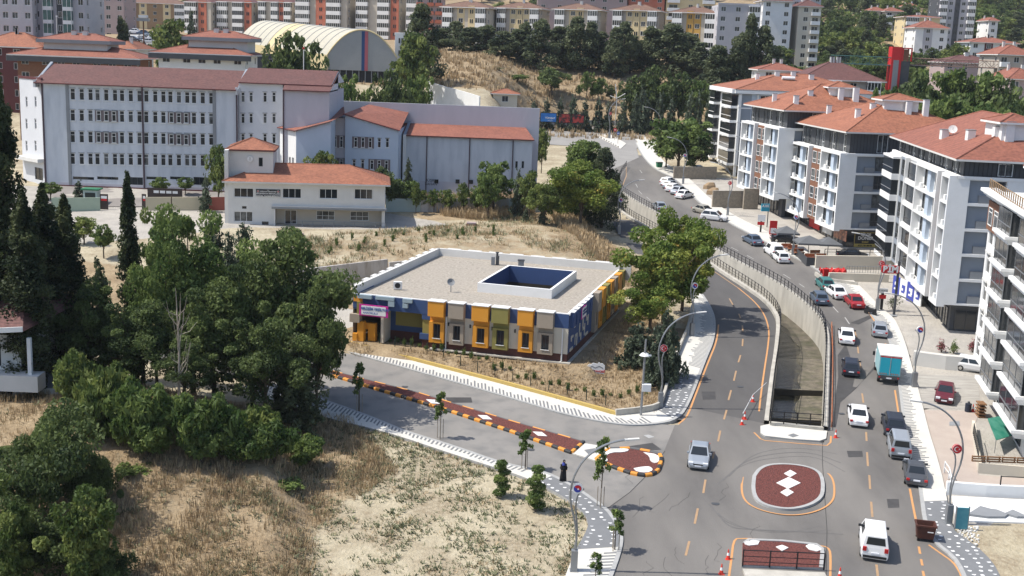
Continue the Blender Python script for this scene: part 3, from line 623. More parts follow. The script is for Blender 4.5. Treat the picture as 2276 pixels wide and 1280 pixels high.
def channel():
    mb = MB(); n = 80; U_ = resample(smooth(UFW, 1), n); L_ = resample(smooth(LFW, 1), n)
    bed = lambda y: zr(y)-3.9-.3*math.floor((y-112)/7)*0.0
    for line_, side, nm in ((U_, 1, 'channel_wall_upper'), (L_, -1, 'channel_wall_lower')):
        mb = MB(); O = offset(line_, .45 if side > 0 else -.45)
        for j in range(n-1):
            a, b, c, d = line_[j], line_[j+1], O[j+1], O[j]; zt = .42
            for p in (a, b, c, d): pass
            f = (lambda p: Vector((p.x, p.y, (zr(p.y) if side > 0 else float(zl(p.y)))+zt))); g = (lambda p: Vector((p.x, p.y, zr(p.y)-5.2)))
            mb.face([f(a), f(b), f(c), f(d)], 'concrete'); mb.face([g(a), g(b), f(b), f(a)], 'concrete'); h_ = lambda p: f(p)-Vector((0, 0, .8))
            mb.face([h_(d), h_(c), f(c), f(d)], 'concrete')
        struct(mb, nm)
    # head wall
    a, b = LFW[-1], UFW[-1]; mb = MB(); mb.obox(a+Vector((0, -.4, -5)), b-a, (0, .4, 0), (0, 0, 5.4), 'concrete'); struct(mb, 'channel_head_wall')
    mb = MB()
    mat('water', (.032, .030, .020), .15, (.015, .015, .013), ns=.5, amt=.5, spec=.5, c3=(.12, .10, .055), ns3=.8, amt3=.3, bump=.12, bs=5)
    mat('silt', (.22, .19, .14), .8, (.09, .08, .065), ns=1.4, amt=.4, c3=(.085, .085, .05), ns3=.6, amt3=.3, bump=.3, bs=6)
    prev = None
    yy = [100+i*.5 for i in range(260)]
    def xs(y):
        xa = float(np.interp(y, [p.y for p in L_[::-1]], [p.x for p in L_[::-1]])); xb = float(np.interp(y, [p.y for p in U_[::-1]], [p.x for p in U_[::-1]])); return xa, xb
    def bz(y): return zr(112)-3.5+.6*((y > 111.5)+(y > 119.5))+.02*(y-105)+(.045*(y-132) if y > 132 else 0)
    for y0, y1 in zip(yy, yy[1:]):
        (a0, b0), (a1, b1) = xs(y0), xs(y1); z0 = bz(y0); m0, m1 = a0+(b0-a0)*.5, a1+(b1-a1)*.5; w = .25*math.sin(y0*.8)
        mb.face([(a0-.3, y0, z0), (m0+w, y0, z0), (m1+w, y1, z0), (a1-.3, y1, z0)], 'water'); mb.face([(m0+w, y0, z0+.02), (b0+.4, y0, z0+.06), (b1+.4, y1, z0+.06), (m1+w, y1, z0+.02)], 'silt')
        if prev is not None and z0-prev > .2: mb.obox((a0-.3, y0, prev-.3), (b0-a0+.7, 0, 0), (0, .35, 0), (0, 0, z0-prev+.34), 'dark_concrete', 'silt')
        prev = z0
    struct(mb, 'water')
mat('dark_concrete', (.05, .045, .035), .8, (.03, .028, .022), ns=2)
def railing(label, pts, fn, h=1.05, step=2.0, bars=True, name='metal_railing', grp=None, dz=.42, rails=(1.0, .62, .28), m='black_metal', pr=.04):
    W_ = [fn(*p) if len(p) == 2 else Vector(p) for p in pts]; L = sum((b-a).length for a, b in zip(W_, W_[1:])); n = max(2, int(L/step)+1); Q = resample(smooth(W_, 1), n)
    t = thing(name, label, 'railing', Q[0], world=True, group=grp)
    rl = MB()
    for k in rails: rl.tube([p+Vector((0, 0, dz+h*k)) for p in Q], .028 if k < 1 else .04, m, 4)
    r = rl.build('rail', t)
    pm = MB(); pm.box(-pr, -pr, 0, pr, pr, h+.08, m); pmesh = pm.mesh('post')
    if n > 95:
        pm = MB()
        for p in Q: pm.box(p.x-pr, p.y-pr, p.z+dz-.05, p.x+pr, p.y+pr, p.z+dz+h+.08, m)
        tag(pm.build('posts', t), kind='stuff')
    else:
        for p in Q: inst('post', pmesh, t, (p.x-Q[0].x, p.y-Q[0].y, p.z-Q[0].z+dz-.03))
    return t

roads(); islands(); markings(); channel()
railing('black railing along the upper road edge of the concrete water channel', UF, R, step=1.15)
railing('black railing along the lower road edge of the concrete water channel', LF, RL, step=1.15)
# soil zones and yards
W2 = lambda ps, z: XY([P(x, y, z) for x, y in ps])
DRY += [(XY([R(*p) for p in S2i[3:12]])+XY([kgp(kgW+4, 6), kgp(kgW+4, kgL)])+XY([kgp(-6, kgL), kgp(-6, -6)]), .85),
        ([(-60, 50), (-14, 50), (-15, 80), (-11, 92), (-15, 101), (-60, 106)], .62), (XY([R(*p) for p in [(1220, 480), (1290, 500), (1380, 560), (1400, 640), (1330, 600), (1230, 520)]]), 1.),
        (XY([R(*p) for p in [(930, 448), (1180, 448), (1230, 480), (1140, 498), (960, 492)]]), 1.), ([(-60, 120), (-22, 122), (-28, 140), (-60, 150)], .8)]
DRY += [(XY([R(*p) for p in [(700, 560), (1130, 510), (1240, 500), (1330, 560), (1250, 580), (860, 592)]]), .45)]
PAV += [[(48, 80), (46, 110), (48, 140), (44, 165), (38, 200), (36, 230), (60, 230), (90, 160), (90, 80)], XY([R(*p) for p in [(-200, 545), (170, 480), (500, 470), (850, 480), (960, 500), (1000, 512), (800, 522), (560, 520), (200, 555)]]),
        XY([R(*p) for p in S3i[4:]])+[(90, 75), (90, 170), (48, 235)], [(-100, 176), (-43, 178), (-42, 197), (-100, 197)], XY([R(*p) for p in [(700, 756), (860, 700), (700, 660), (560, 690)]])]
# bare lot corner right
build_ground()

# ------------------------------------------------------------ buildings
mat('school_blue', (.57, .595, .63), .85, (.52, .545, .58), ns=.35, amt=.6, det=8, c3=(.45, .48, .52), ns3=1.1, amt3=.3, stretch=(1, 1, .22), bump=.25, bs=1.5)
mat('school_white', (.62, .63, .65), .85, (.56, .57, .59), ns=.4)
mat('lavender', (.50, .49, .525), .85, (.45, .445, .48), ns=.6, amt=.5, stretch=(1, 1, .3), bump=.2, bs=2)
mat('taupe_panel', (.16, .13, .13), .8)
mat('maroon_trim', (.11, .03, .03), .6); mat('downpipe', (.07, .045, .055), .6)
mat('brick', (.24, .115, .065), .85, (.17, .08, .05), ns=3, amt=.4)
mat('brick_dark', (.11, .045, .035), .85, (.08, .035, .03), ns=4, amt=.4)
mat('greige', (.46, .41, .35), .85, (.41, .365, .31), ns=.5); mat('greige2', (.54, .49, .41), .85, (.48, .435, .365), ns=.5)
mat('yellow_wall', (.66, .54, .32), .85, (.60, .49, .29), ns=.5); mat('ochre', (.56, .33, .08), .85, (.5, .3, .08), ns=.5)
mat('coral', (.50, .20, .14), .85, (.45, .12, .06), ns=.5); mat('brown_wall', (.32, .22, .13), .85, (.27, .18, .10), ns=.5)
mat('pink_wall', (.42, .33, .32), .85, (.37, .29, .28), ns=.5); mat('grey_wall', (.47, .46, .48), .85, (.42, .41, .43), ns=.5)
mat('pale_blue', (.46, .53, .62), .85, (.42, .49, .57), ns=.5); mat('red_paint', (.55, .02, .025), .5, (.45, .02, .02), ns=1)
mat('orange_box', (.68, .31, .04), .6, (.7, .29, .03), ns=1, amt=.6); mat('olive_box', (.27, .235, .07), .7, (.24, .21, .065), ns=1); mat('taupe_box', (.36, .30, .235), .7, (.32, .27, .21), ns=1)
mat('royal_blue', (.045, .085, .20), .7, (.04, .075, .18), ns=1); mat('sky_tile', (.33, .41, .45), .6, (.3, .38, .42), ns=2); mat('roof_gravel', (.44, .395, .33), .95, (.20, .18, .15), ns=3.2, amt=.35, c3=(.34, .30, .25), ns3=.5, amt3=.4, bump=.5, bs=8)
mat('corrugated', (.47, .44, .35), .6, (.40, .38, .31), ns=.4, stretch=(1, 1, 6)); mat('yellow_sheet', (.60, .50, .27), .6, (.5, .42, .25), ns=.5)
WC = {}
def win_mesh(w, h, st='w', pan=2, tr=0):
    w = round(w*20)/20; h = round(h*20)/20; k = (w, h, st, pan, tr)
    if k in WC: return WC[k]
    fr = {'w': 'white', 'd': 'dark_grey', 'b': 'brown_wall'}[st[0]]; gl = {'': 'glass', 'c': 'curtain', 'l': 'glass_pale', 't': 'teal_glass'}[st[1:]]
    mb = MB(); mb.face([(0, 0, 0), (w, 0, 0), (w, 0, h), (0, 0, h)], gl); f = .07 if h > 1 else .05
    for a, b, c, d in [(0, 0, w, f), (0, h-f, w, h), (0, f, f, h-f), (w-f, f, w, h-f)]: mb.box(a, -.06, b, c, -.002, d, fr)
    for i in range(1, pan): mb.box(w*i/pan-f*.4, -.05, f, w*i/pan+f*.4, -.002, h-f, fr)
    if tr: mb.box(f, -.05, h*tr-.03, w-f, -.002, h*tr+.03, fr)
    if tr > .6 and w < 1.1: mb.box(-.12, -.16, -.1, w+.12, -.002, -.005, 'offwhite'); mb.box(-.1, -.14, h+.005, w+.1, -.002, h+.12, 'mid_grey')
    WC[k] = mb.mesh('window'); return WC[k]
def balc_mesh(w, d, h, m='white', gl=None, fh=2.9, closed=True):
    k = ('b', round(w, 1), round(d, 1), h, m, gl, closed)
    if k in WC: return WC[k]
    w = round(w, 1); mb = MB(); mb.box(0, -d, -.18, w, 0, 0, m); mb.box(0, -d, 0, w, -d+.12, h, m); mb.box(0, -d+.12, 0, .12, 0, h, m); mb.box(w-.12, -d+.12, 0, w, 0, h, m)
    if gl:
        mb.box(.06, -d+.05, h, w-.06, -.02, fh-.4, gl); mb.box(0, -d, fh-.42, w, 0, fh-.19, m)
        n = max(2, int(w/.7))
        for i in range(n+1): x = (w-.08)*i/n; mb.box(x, -d-.01, h, x+.08, -d+.04, fh-.42, m)
    WC[k] = mb.mesh('balcony'); return WC[k]
class Bld:
    def __init__(s, name, label, cat, org, group=None):
        s.t = thing(name, label, cat, (org[0], org[1], org[2]), world=True, group=group); s.f = {}; s.mb = MB(); s.org = Vector(org)
    def fac(s, k, p0, p1, z0, z1, m):
        p0 = Vector((p0[0], p0[1], 0)); p1 = Vector((p1[0], p1[1], 0)); u = (p1-p0); w = u.length; u.normalize()
        s.f[k] = dict(o=p0, u=u, n=Vector((u.y, -u.x, 0)), w=w, z0=z0, z1=z1, m=m, ops=[]); return s.f[k]
    def box(s, k, p0, u, w, d, z0, z1, m, top='mid_grey', ms={}):
        u = Vector((u[0], u[1], 0)).normalized(); v = Vector((-u.y, u.x, 0)); p = [Vector((p0[0], p0[1], 0)), 0, 0, 0]; p[1] = p[0]+u*w; p[2] = p[1]+v*d; p[3] = p[0]+v*d
        for i, q in enumerate('FRBL'): s.fac(k+q, p[i], p[(i+1) % 4], z0, z1, ms.get(q, m))
        if top: s.mb.face([a+Vector((0, 0, z1)) for a in p], top)
        s.mb.face([a+Vector((0, 0, z0)) for a in p][::-1], m)
        return p
    def px(s, k, x, y):
        f = s.f[k]; d = ray(x, y); t = f['o'].dot(f['n'])/(d.x*f['n'].x+d.y*f['n'].y)
        q = Vector((d.x*t, d.y*t, 0)); return (q-f['o']).dot(f['u']), CH+d.z*t
    def rect(s, k, x0, y0, x1, y1):
        a = s.px(k, x0, y0); b = s.px(k, x1, y1); return min(a[0], b[0]), min(a[1], b[1]), max(a[0], b[0]), max(a[1], b[1])
    def op(s, k, a, z0, b, z1, d, back=None, rev=None): s.f[k]['ops'].append((a, z0, b, z1, d, back, rev))
    def at(s, k, a, z, off=0):
        f = s.f[k]; return f['o']+f['u']*a+f['n']*off+Vector((0, 0, z))-s.org, math.atan2(f['u'].y, f['u'].x)
    def win(s, k, a, z0, b, z1, st='w', d=.14, pan=2, tr=0, cut=True, par=None, lab=None, name='window'):
        me = win_mesh(b-a, z1-z0, st, pan, tr); L, r = s.at(k, a, z0, -d); o = inst(name, me, par or s.t, L, r)
        if cut: s.f[k]['ops'].append((a, z0, b, z1, d))
        return o
    def item(s, k, name, me, a, z, off=0):
        L, r = s.at(k, a, z, off); return inst(name, me, s.t, L, r)
    def slab(s, k, a, z0, b, z1, d0, d1, m, name=None, mb=None):
        """box on a facade from offset d0 to d1 outward"""
        f = s.f[k]; t = mb if mb is not None else (MB() if name else s.mb); o = f['o']+f['u']*a+f['n']*d1+Vector((0, 0, z0))
        t.obox(o, f['u']*(b-a), f['n']*(d0-d1), (0, 0, z1-z0), m)
        if name: return t.build(name, s.t)
    def done(s, name='wall'):
        for f in s.f.values():
            if f['m']: s.mb.wall(f['o'], f['u'], f['w'], f['z0'], f['z1'], f['ops'], f['m'])
        return s.mb.build(name, s.t)
def poly_roof(b, pts, apex, m, ov=.8, th=.22, edge='white', name='roof'):
    """hip roof over 4 corners (FL,FR,BR,BL); apex: height above the eaves"""
    c = sum((Vector(p) for p in pts), Vector())/4; P_ = []
    for i, p in enumerate(pts):
        p = Vector(p); a = (p-Vector(pts[i-1])).normalized(); d = (p-Vector(pts[(i+1) % 4])).normalized(); P_.append(p+(a+d)*ov)
    w = (P_[1]-P_[0]).length; d = (P_[2]-P_[1]).length; mb = MB(); up = Vector((0, 0, apex))
    if w >= d:
        k = d/2/w; r0 = (P_[0]+P_[3])/2; r1 = (P_[1]+P_[2])/2; e0 = r0.lerp(r1, k)+up; e1 = r0.lerp(r1, 1-k)+up
        fs = [(P_[0], P_[1], e1, e0), (P_[1], P_[2], e1), (P_[2], P_[3], e0, e1), (P_[3], P_[0], e0)]
    else:
        k = w/2/d; r0 = (P_[0]+P_[1])/2; r1 = (P_[3]+P_[2])/2; e0 = r0.lerp(r1, k)+up; e1 = r0.lerp(r1, 1-k)+up
        fs = [(P_[0], P_[1], e0), (P_[1], P_[2], e1, e0), (P_[2], P_[3], e1), (P_[3], P_[0], e0, e1)]
    for f in fs: mb.face(f, m)
    for i in range(4):
        a, b_ = P_[i], P_[(i+1) % 4]; dn = Vector((0, 0, -th)); mb.face([a+dn, b_+dn, b_, a], edge)
    mb.face([p+Vector((0, 0, -th)) for p in P_][::-1], edge)
    # ridge caps
    for p in P_:
        e = e0 if (p-e0).length < (p-e1).length else e1; mb.tube([p+Vector((0, 0, .02)), e+Vector((0, 0, .02))], .09, m, 4, False)
    mb.tube([e0, e1], .1, m, 4, False)
    r = mb.build(name, b.t); return r, P_, e0, e1, fs
def on_roof(b, roof, fs, x, y):
    """point of the roof seen at picture x,y"""
    d = ray(x, y); best = None
    for f in fs:
        n = (f[1]-f[0]).cross(f[2]-f[0]); q = n.dot(d)
        if abs(q) < 1e-9: continue
        t = n.dot(f[0]-Vector((0, 0, CH)))/q; h = Vector((0, 0, CH))+d*t
        if poly_dist(np.array([h.x]), np.array([h.y]), XY(f))[0] < .3 and (best is None or t < best[0]): best = (t, h)
    return best[1] if best else None
def chimney(b, roof, p, w=.5, h=1.2, m='white', cap='mid_grey'):
    mb = MB(); mb.box(p.x-w/2, p.y-w/2, p.z-.5, p.x+w/2, p.y+w/2, p.z+h, m); mb.box(p.x-w/2-.06, p.y-w/2-.06, p.z+h, p.x+w/2+.06, p.y+w/2+.06, p.z+h+.08, cap); mb.build('chimney', roof, org=b.org)
def dish(b, p, r=.55, par=None):
    mb = MB(); mb.tube([p+Vector((0, 0, -.6)), p+Vector((0, 0, .5))], .04, 'grey_metal', 5); c = p+Vector((-.15, -.2, .75)); n = Vector((-.25, -.9, .45)).normalized(); a = n.cross(Vector((0, 0, 1))).normalized(); e = a.cross(n)
    rings = [[c-n*(.16*(1-k*k))*r+(a*math.cos(t)+e*math.sin(t))*r*k for t in [math.pi/6*i for i in range(12)]] for k in (.05, .4, .75, 1)]
    mb.loft(rings, 'offwhite', cap=False); mb.tube([c-n*.1, c+n*.5], .025, 'grey_metal', 4); mb.build('satellite_dish', par or b.t, org=b.org)
def pz(lst): return lst

# ---- kindergarten
def kindergarten():
    z0 = 3.2; z1 = 8.2
    b = Bld('kindergarten_building', 'low flat-roofed kindergarten with orange, olive and taupe box windows and a sunken roof courtyard', 'building', kgp(0, 0, z0))
    sx = lambda x, y, k='F': b.px(k, x, y)[0]
    V0 = kgp(0, 0); FR = kgp(kgW, 0); BR = kgp(kgW, kgL); BL = kgp(0, kgL)
    f = b.fac('F', V0, FR, z0, z1, None); b.fac('R', FR, BR, z0+.9, z1, 'royal_blue'); b.fac('B', BR, BL, z0, z1, 'offwhite'); b.fac('L', BL, V0, z0, z1, 'cream')
    b.fac('R0', FR, BR, z0, z0+.9, 'brick_dark')
    sc = sx(852, 740); sd = sx(938, 740); se = sx(958, 745)
    # front: blue fascia, cream wall, brick base; a recessed wall and an open corner at the left
    b.slab('F', 0, z1-1.45, kgW, z1-.02, -.3, .02, 'royal_blue'); b.slab('F', se, z0+.9, kgW, z1-1.45, -.3, 0, 'cream'); b.slab('F', se, z0, kgW, z0+.9, -.3, 0, 'brick_dark')
    b.slab('F', sc, z0, se, z0+1, -2.3, -2.0, 'brick_dark'); b.slab('F', sc, z0+1, se, z1-1, -2.3, -2.0, 'royal_blue'); b.slab('F', sc+.6, z0+1.6, se-.8, z1-1.7, -2.0, -1.95, 'olive_box')
    b.slab('F', sc-.3, z0, sc, z1-1.45, -5.5, 0, 'cream'); b.slab('F', 0, z1-1.45, .3, z1-.02, -5, 0, 'royal_blue')
    b.slab('F', sd, z0+1, se, z1-1.45, -.6, -.1, 'olive_box'); b.slab('F', sd-.25, z0+.9, se, z0+1.5, -.6, .05, 'royal_blue'); b.slab('F', sd-.05, z1-2.0, se, z1-1.45, -.6, .0, 'royal_blue'); b.slab('F', sd, z0, se, z0+.9, -.6, -.1, 'brick_dark')
    b.slab('F', 0, z1-1.6, sc, z1-1.45, -5.5, 0, 'royal_blue'); b.slab('F', sc-.3, z0, sc+.3, z1-1.5, -6, -5.5, 'cream')
    b.slab('F', se, z0-.02, kgW+.4, z0+.12, 0, .45, 'concrete'); b.slab('F', kgW, z0, kgW+.3, z0+.12, -kgL, 0, 'concrete')
    # sky-blue tile clusters
    for (x0, y0, x1, y1) in [(797, 652, 828, 664), (837, 656, 878, 668), (865, 668, 878, 681), (897, 661, 918, 673), (897, 673, 908, 684)]:
        r = b.rect('F', x0, y0, x1, y1); b.slab('F', r[0], r[1], r[2], min(r[3], z1+.02), .02, .32, 'sky_tile', name='tile_cluster')
    # box windows
    for (x0, x1, c) in [(956, 991, 'orange_box'), (1001, 1035, 'taupe_box'), (1053, 1090, 'orange_box'), (1097, 1134, 'olive_box'), (1155, 1189, 'orange_box'), (1198, 1234, 'taupe_box')]:
        a = sx(x0, 690); q = sx(x1, 690); y = 665+(x0-956)*.105; zu = b.px('F', x0, y+34)[1]
        b.slab('F', a, zu, q, z1+.12, .02, .75, c, name='upper_box'); b.slab('F', a-.03, z1+.12, q+.03, z1+.2, -.3, .8, 'white')
        zw = z0+.75; mb = MB(); A, B_ = a+.06, q-.04; w0, w1 = A+(B_-A)*.26, A+(B_-A)*.76; v0, v1 = z0+1.25, z0+2.75
        b.slab('F', A, zw, w0, v1+.2, 0, .4, c, mb=mb); b.slab('F', w1, zw, B_, v1+.2, 0, .4, c, mb=mb); b.slab('F', w0, zw, w1, v0, 0, .4, c, mb=mb); b.slab('F', w0, v1, w1, v1+.2, 0, .4, c, mb=mb); b.slab('F', A, v1+.2, B_, zu+.3, 0, .12, c, mb=mb)
        p = mb.build('window_box', b.t); b.win('F', w0, v0, w1, v1, 'd', d=-.04, pan=2, cut=False, par=None); b.slab('F', w0-.04, v0-.06, w1+.04, v0, 0, .46, 'white', name='sill')
    mb = MB()
    for x in (996, 1044, 1093, 1144): s_ = sx(x, 730); b.slab('F', s_, z0+2.6, s_+.12, z0+2.95, 0, .12, 'black', name='wall_lamp')
    for x, y in ((993, 700), (1252, 720)):
        s_ = sx(x, y); f_ = b.f['F']; o = f_['o']+f_['u']*s_+f_['n']*.1; mb.tube([o+Vector((0, 0, z1-1.5)), o+Vector((0, 0, z0+.2)), o+f_['u']*-.2+Vector((0, 0, z0+.05))], .07, 'white', 6)
    mb.build('downpipe', b.t)
    # right side: stepped blue top boxes, cream puzzle pieces, box windows
    L = kgL
    for i in range(6):
        a = L*(.02+.052*i*1.15); b.slab('R', a+.2, z1-1.5, a+L*.045, z1+.05, 0, .35, 'royal_blue', name='upper_box'); b.slab('R', a+.15, z1+.05, a+L*.045+.05, z1+.12, -.2, .4, 'white')
    shapes = [(.10, 2.2, .30, .25), (.16, 1.2, .2, 1.0), (.16, 2.0, 1.1, .25), (.20, .95, .3, 1.2), (.26, 1.6, .3, 1.4), (.26, 1.6, 1.0, .3), (.30, 1.1, .3, .8), (.34, 1.9, .3, 1.8), (.34, 1.9, 1.2, .3), (.39, 1.2, .3, 1.3), (.42, 1.0, 1.3, .28), (.43, 2.6, .3, 1.2), (.43, 2.6, 1.1, .3), (.47, 2.0, .3, 1.7), (.05, .95, 1.2, .3), (.13, 3.1, .5, .25), (.07, 1.9, .25, .6)]
    for (a, z, w, h) in shapes: b.slab('R', L*a*.72, z0+z, L*a*.72+w, z0+z+h, 0, .06, 'cream', name='wall_tile')
    for i, c in enumerate(['taupe_box', 'orange_box', 'olive_box', 'orange_box', 'taupe_box', 'orange_box', 'olive_box']):
        a = L*.42+i*2.35; b.slab('R', a, z1-2.0, a+1.7, z1+.1, 0, .7, c, name='upper_box'); b.slab('R', a+1.7, z0+.9, a+2.35, z1-1.5, 0, .03, 'cream')
        mb = MB(); b.slab('R', a, z0+.7, a+.4, z1-2.0, 0, .4, c, mb=mb); b.slab('R', a+1.3, z0+.7, a+1.7, z1-2.0, 0, .4, c, mb=mb); b.slab('R', a+.4, z0+.7, a+1.3, z0+1.3, 0, .4, c, mb=mb); mb.build('window_box', b.t); b.win('R', a+.4, z0+1.3, a+1.3, z1-2.0, 'd', d=-.04, cut=False)
    s0 = b.slab('R', L*.155, z1-1.35, L*.155+2.2, z1-.1, .35, .42, 'magenta', name='sign_board'); b.slab('R', L*.155+.12, z1-1.25, L*.155+2.08, z1-.2, .42, .45, 'white', name='sign_face')
    f_ = b.f['R']; pos = f_['o']+f_['u']*(L*.155+1.1)+f_['n']*.47; rz = math.atan2(f_['u'].y, f_['u'].x)
    txt('YEŞİLYURT\nANAOKULU', .32, 'royal_blue', b.t, pos+Vector((0, 0, z1-.7))-b.org, (math.pi/2, 0, rz), bold=.01)
    # banner at the front
    r = b.rect('F', 802, 668, 866, 680); bz0, bz1 = z1-2.15, z1-.95
    b.slab('F', r[0], bz0, r[2], bz1, .34, .42, 'magenta', name='banner'); b.slab('F', r[0]+.25, bz0+.12, r[2]-.25, bz1-.12, .42, .44, 'white', name='banner_face')
    f_ = b.f['F']; rz = math.atan2(f_['u'].y, f_['u'].x); pos = f_['o']+f_['u']*((r[0]+r[2])/2+.2)+f_['n']*.46
    txt('GELİŞİM YEŞİLYURT', .34, 'sign_blue', b.t, pos+Vector((0, 0, bz1-.42))-b.org, (math.pi/2, 0, rz), bold=.008); txt('ANAOKULU', .3, 'sign_blue', b.t, pos+Vector((-.5, 0, bz0+.36))-b.org, (math.pi/2, 0, rz), bold=.008)
    # roof with parapets
    def loc_(x, y, z=z1+.2):
        p = P(x, y, z); q = p-V0; return q.dot(kgU), q.dot(kgV)
    c0 = loc_(1050, 625, z1+.9); c1 = loc_(1291, 603, z1+.9); s0_, t0_, s1_, t1_ = c0[0], c0[1], c1[0], c1[1]
    q = loc_(1214, 645, z1+.9); t0_ = (t0_+q[1])/2; s1_ = (s1_+q[0])/2; q = loc_(1143, 590, z1+.9); s0_ = (s0_+q[0])/2
    R_ = MB(); zt = z1-.1
    for (a, c, d, e) in [(0, 0, kgW, t0_), (0, t1_, kgW, kgL), (0, t0_, s0_, t1_), (s1_, t0_, kgW, t1_)]: R_.face([kgp(a, c, zt), kgp(d, c, zt), kgp(d, e, zt), kgp(a, e, zt)], 'roof_gravel')
    R_.build('roof', b.t)
    pm = MB(); bx = lambda m_, s_, t_, s2, t2, za, zb, mt, top=None: m_.obox(kgp(s_, t_, za), kgU*(s2-s_), kgV*(t2-t_), (0, 0, zb-za), mt, top)
    bx(pm, -.1, 0, kgW+.1, .22, zt, z1+.06, 'white'); bx(pm, kgW-.22, .22, kgW+.02, kgL, zt, z1+.08, 'white')
    bx(pm, -.15, .22, .25, kgL, z1-1.4, z1+.8, 'offwhite'); bx(pm, -.15, kgL-.3, kgW, kgL+.1, z1-1.4, z1+.8, 'offwhite')
    for i in range(11): bx(pm, -.55, 1.2+i*2.35, -.15, 2.4+i*2.35, z1-1.2, z1+.83, 'offwhite')
    for i in range(9): bx(pm, 1.2+i*2.7, kgL+.1, 2.9+i*2.7, kgL+.5, z1-1.2, z1+.83, 'offwhite')
    pm.build('parapet', b.t)
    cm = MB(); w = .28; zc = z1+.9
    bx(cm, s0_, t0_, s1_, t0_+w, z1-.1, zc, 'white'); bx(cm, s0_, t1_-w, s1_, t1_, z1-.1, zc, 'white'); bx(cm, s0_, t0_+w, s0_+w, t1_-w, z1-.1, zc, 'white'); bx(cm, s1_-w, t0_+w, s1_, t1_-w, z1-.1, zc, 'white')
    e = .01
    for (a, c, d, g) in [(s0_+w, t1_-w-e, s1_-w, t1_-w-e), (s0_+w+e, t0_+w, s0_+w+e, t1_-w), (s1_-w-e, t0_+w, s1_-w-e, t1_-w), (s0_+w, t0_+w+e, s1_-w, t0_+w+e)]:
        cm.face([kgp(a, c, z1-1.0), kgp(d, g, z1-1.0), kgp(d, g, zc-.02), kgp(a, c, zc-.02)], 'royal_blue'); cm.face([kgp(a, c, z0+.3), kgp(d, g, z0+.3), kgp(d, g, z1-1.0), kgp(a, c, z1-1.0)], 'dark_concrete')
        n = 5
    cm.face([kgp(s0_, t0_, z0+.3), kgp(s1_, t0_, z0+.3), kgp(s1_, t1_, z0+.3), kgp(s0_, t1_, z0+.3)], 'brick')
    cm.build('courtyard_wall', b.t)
    for i in range(6):
        mb = MB(); a = s0_+1.2+i*(s1_-s0_-2.4)/6; mb.obox(kgp(a, t1_-w-.06, z0+.6), kgU*.9, kgV*.04, (0, 0, 2.6), 'glass'); mb.build('window', b.t)
    # things on the roof
    p = P(1100, 585, z1+.1); m = MB(); m.box(-.45, -.3, 0, .0, .3, 1.0, 'mid_grey'); m.box(.1, -.25, 0, .5, .25, 1.1, 'dark_grey'); m.tube([(.25, 0, 1.1), (.25, 0, 1.5)], .14, 'dark_grey', 8); m.tube([(.25, 0, 1.5), (.25, 0, 1.6)], .22, 'dark_grey', 8)
    for q in m.v: pass
    o = m.build('roof_vent'); o.location = (p.x, p.y, zt); tag(o, 'twin dark vent boxes near the back edge of the gravel roof', 'roof vent', 'vents on the gravel roof')
    p = P(1158, 590, z1+.1); m = MB(); m.box(-.35, -.3, 0, .35, .3, .8, 'mid_grey'); m.box(-.42, -.37, .8, .42, .37, .92, 'dark_grey'); o = m.build('roof_vent'); o.location = (p.x, p.y, zt); tag(o, 'single square vent box behind the blue courtyard opening', 'roof vent', 'vents on the gravel roof')
    p = P(1002, 645, z1+.1); t = thing('satellite_dish', 'round grey satellite dish standing on the gravel roof', 'satellite dish', (p.x, p.y, zt)); m = MB(); m.tube([(0, 0, 0), (0, 0, .9)], .05, 'grey_metal', 6); m.build('pole', t)
    m = MB(); n = Vector((.2, -.8, .5)).normalized(); a = n.cross(Vector((0, 0, 1))).normalized(); e_ = a.cross(n); c = Vector((0, 0, 1.1)); m.loft([[c-n*.15*(1-k*k)+(a*math.cos(t_)+e_*math.sin(t_))*.42*k for t_ in [math.pi/7*i for i in range(14)]] for k in (.05, .5, 1)], 'mid_grey', cap=False); m.tube([c, c+n*.4], .03, 'black', 5); m.build('dish', t)
    p = P(884, 640, z1+.1); t = thing('air_conditioner', 'white air conditioner unit on the roof by the long left parapet', 'air conditioner', (p.x, p.y, zt)); m = MB(); m.box(-.45, -.18, .1, .45, .18, .9, 'white'); m.build('casing', t); m = MB(); m.tube([(0, -.2, .5), (0, -.185, .5)], .3, 'black', 14); m.build('fan', t)
    b.done()
    # entrance column sculpture: stacked coloured blocks
    p = P(806, 757, z0); t = thing('block_column', 'stacked orange, olive and taupe block column holding up the building corner', 'column', (p.x, p.y, z0), math.atan2(kgU.y, kgU.x))
    for (x, y, z, w, d, h, c) in [(-.5, -.3, 0, .7, .7, 2.1, 'orange_box'), (-1.0, -.4, 0, .5, .5, .8, 'orange_box'), (.5, .2, 0, .8, .6, 1.9, 'orange_box'), (.2, .3, 1.2, .3, .4, .7, 'orange_box'), (-1.3, -.5, 2.0, 1.1, .8, .9, 'taupe_box'), (-.6, -.25, 2.9, .7, .6, 1.3, 'olive_box'), (.1, .1, 3.2, .8, .5, .8, 'olive_box'), (-1.0, -.2, 4.2, 1.0, .6, .55, 'orange_box'), (-.3, .0, 3.6, .4, .4, 1.3, 'orange_box')]:
        m = MB(); m.box(x, y, z, x+w, y+d, z+h, c); m.build('block', t)
mat('magenta', (.55, .03, .28), .5); mat('sign_blue', (.05, .13, .35), .5)
kindergarten()

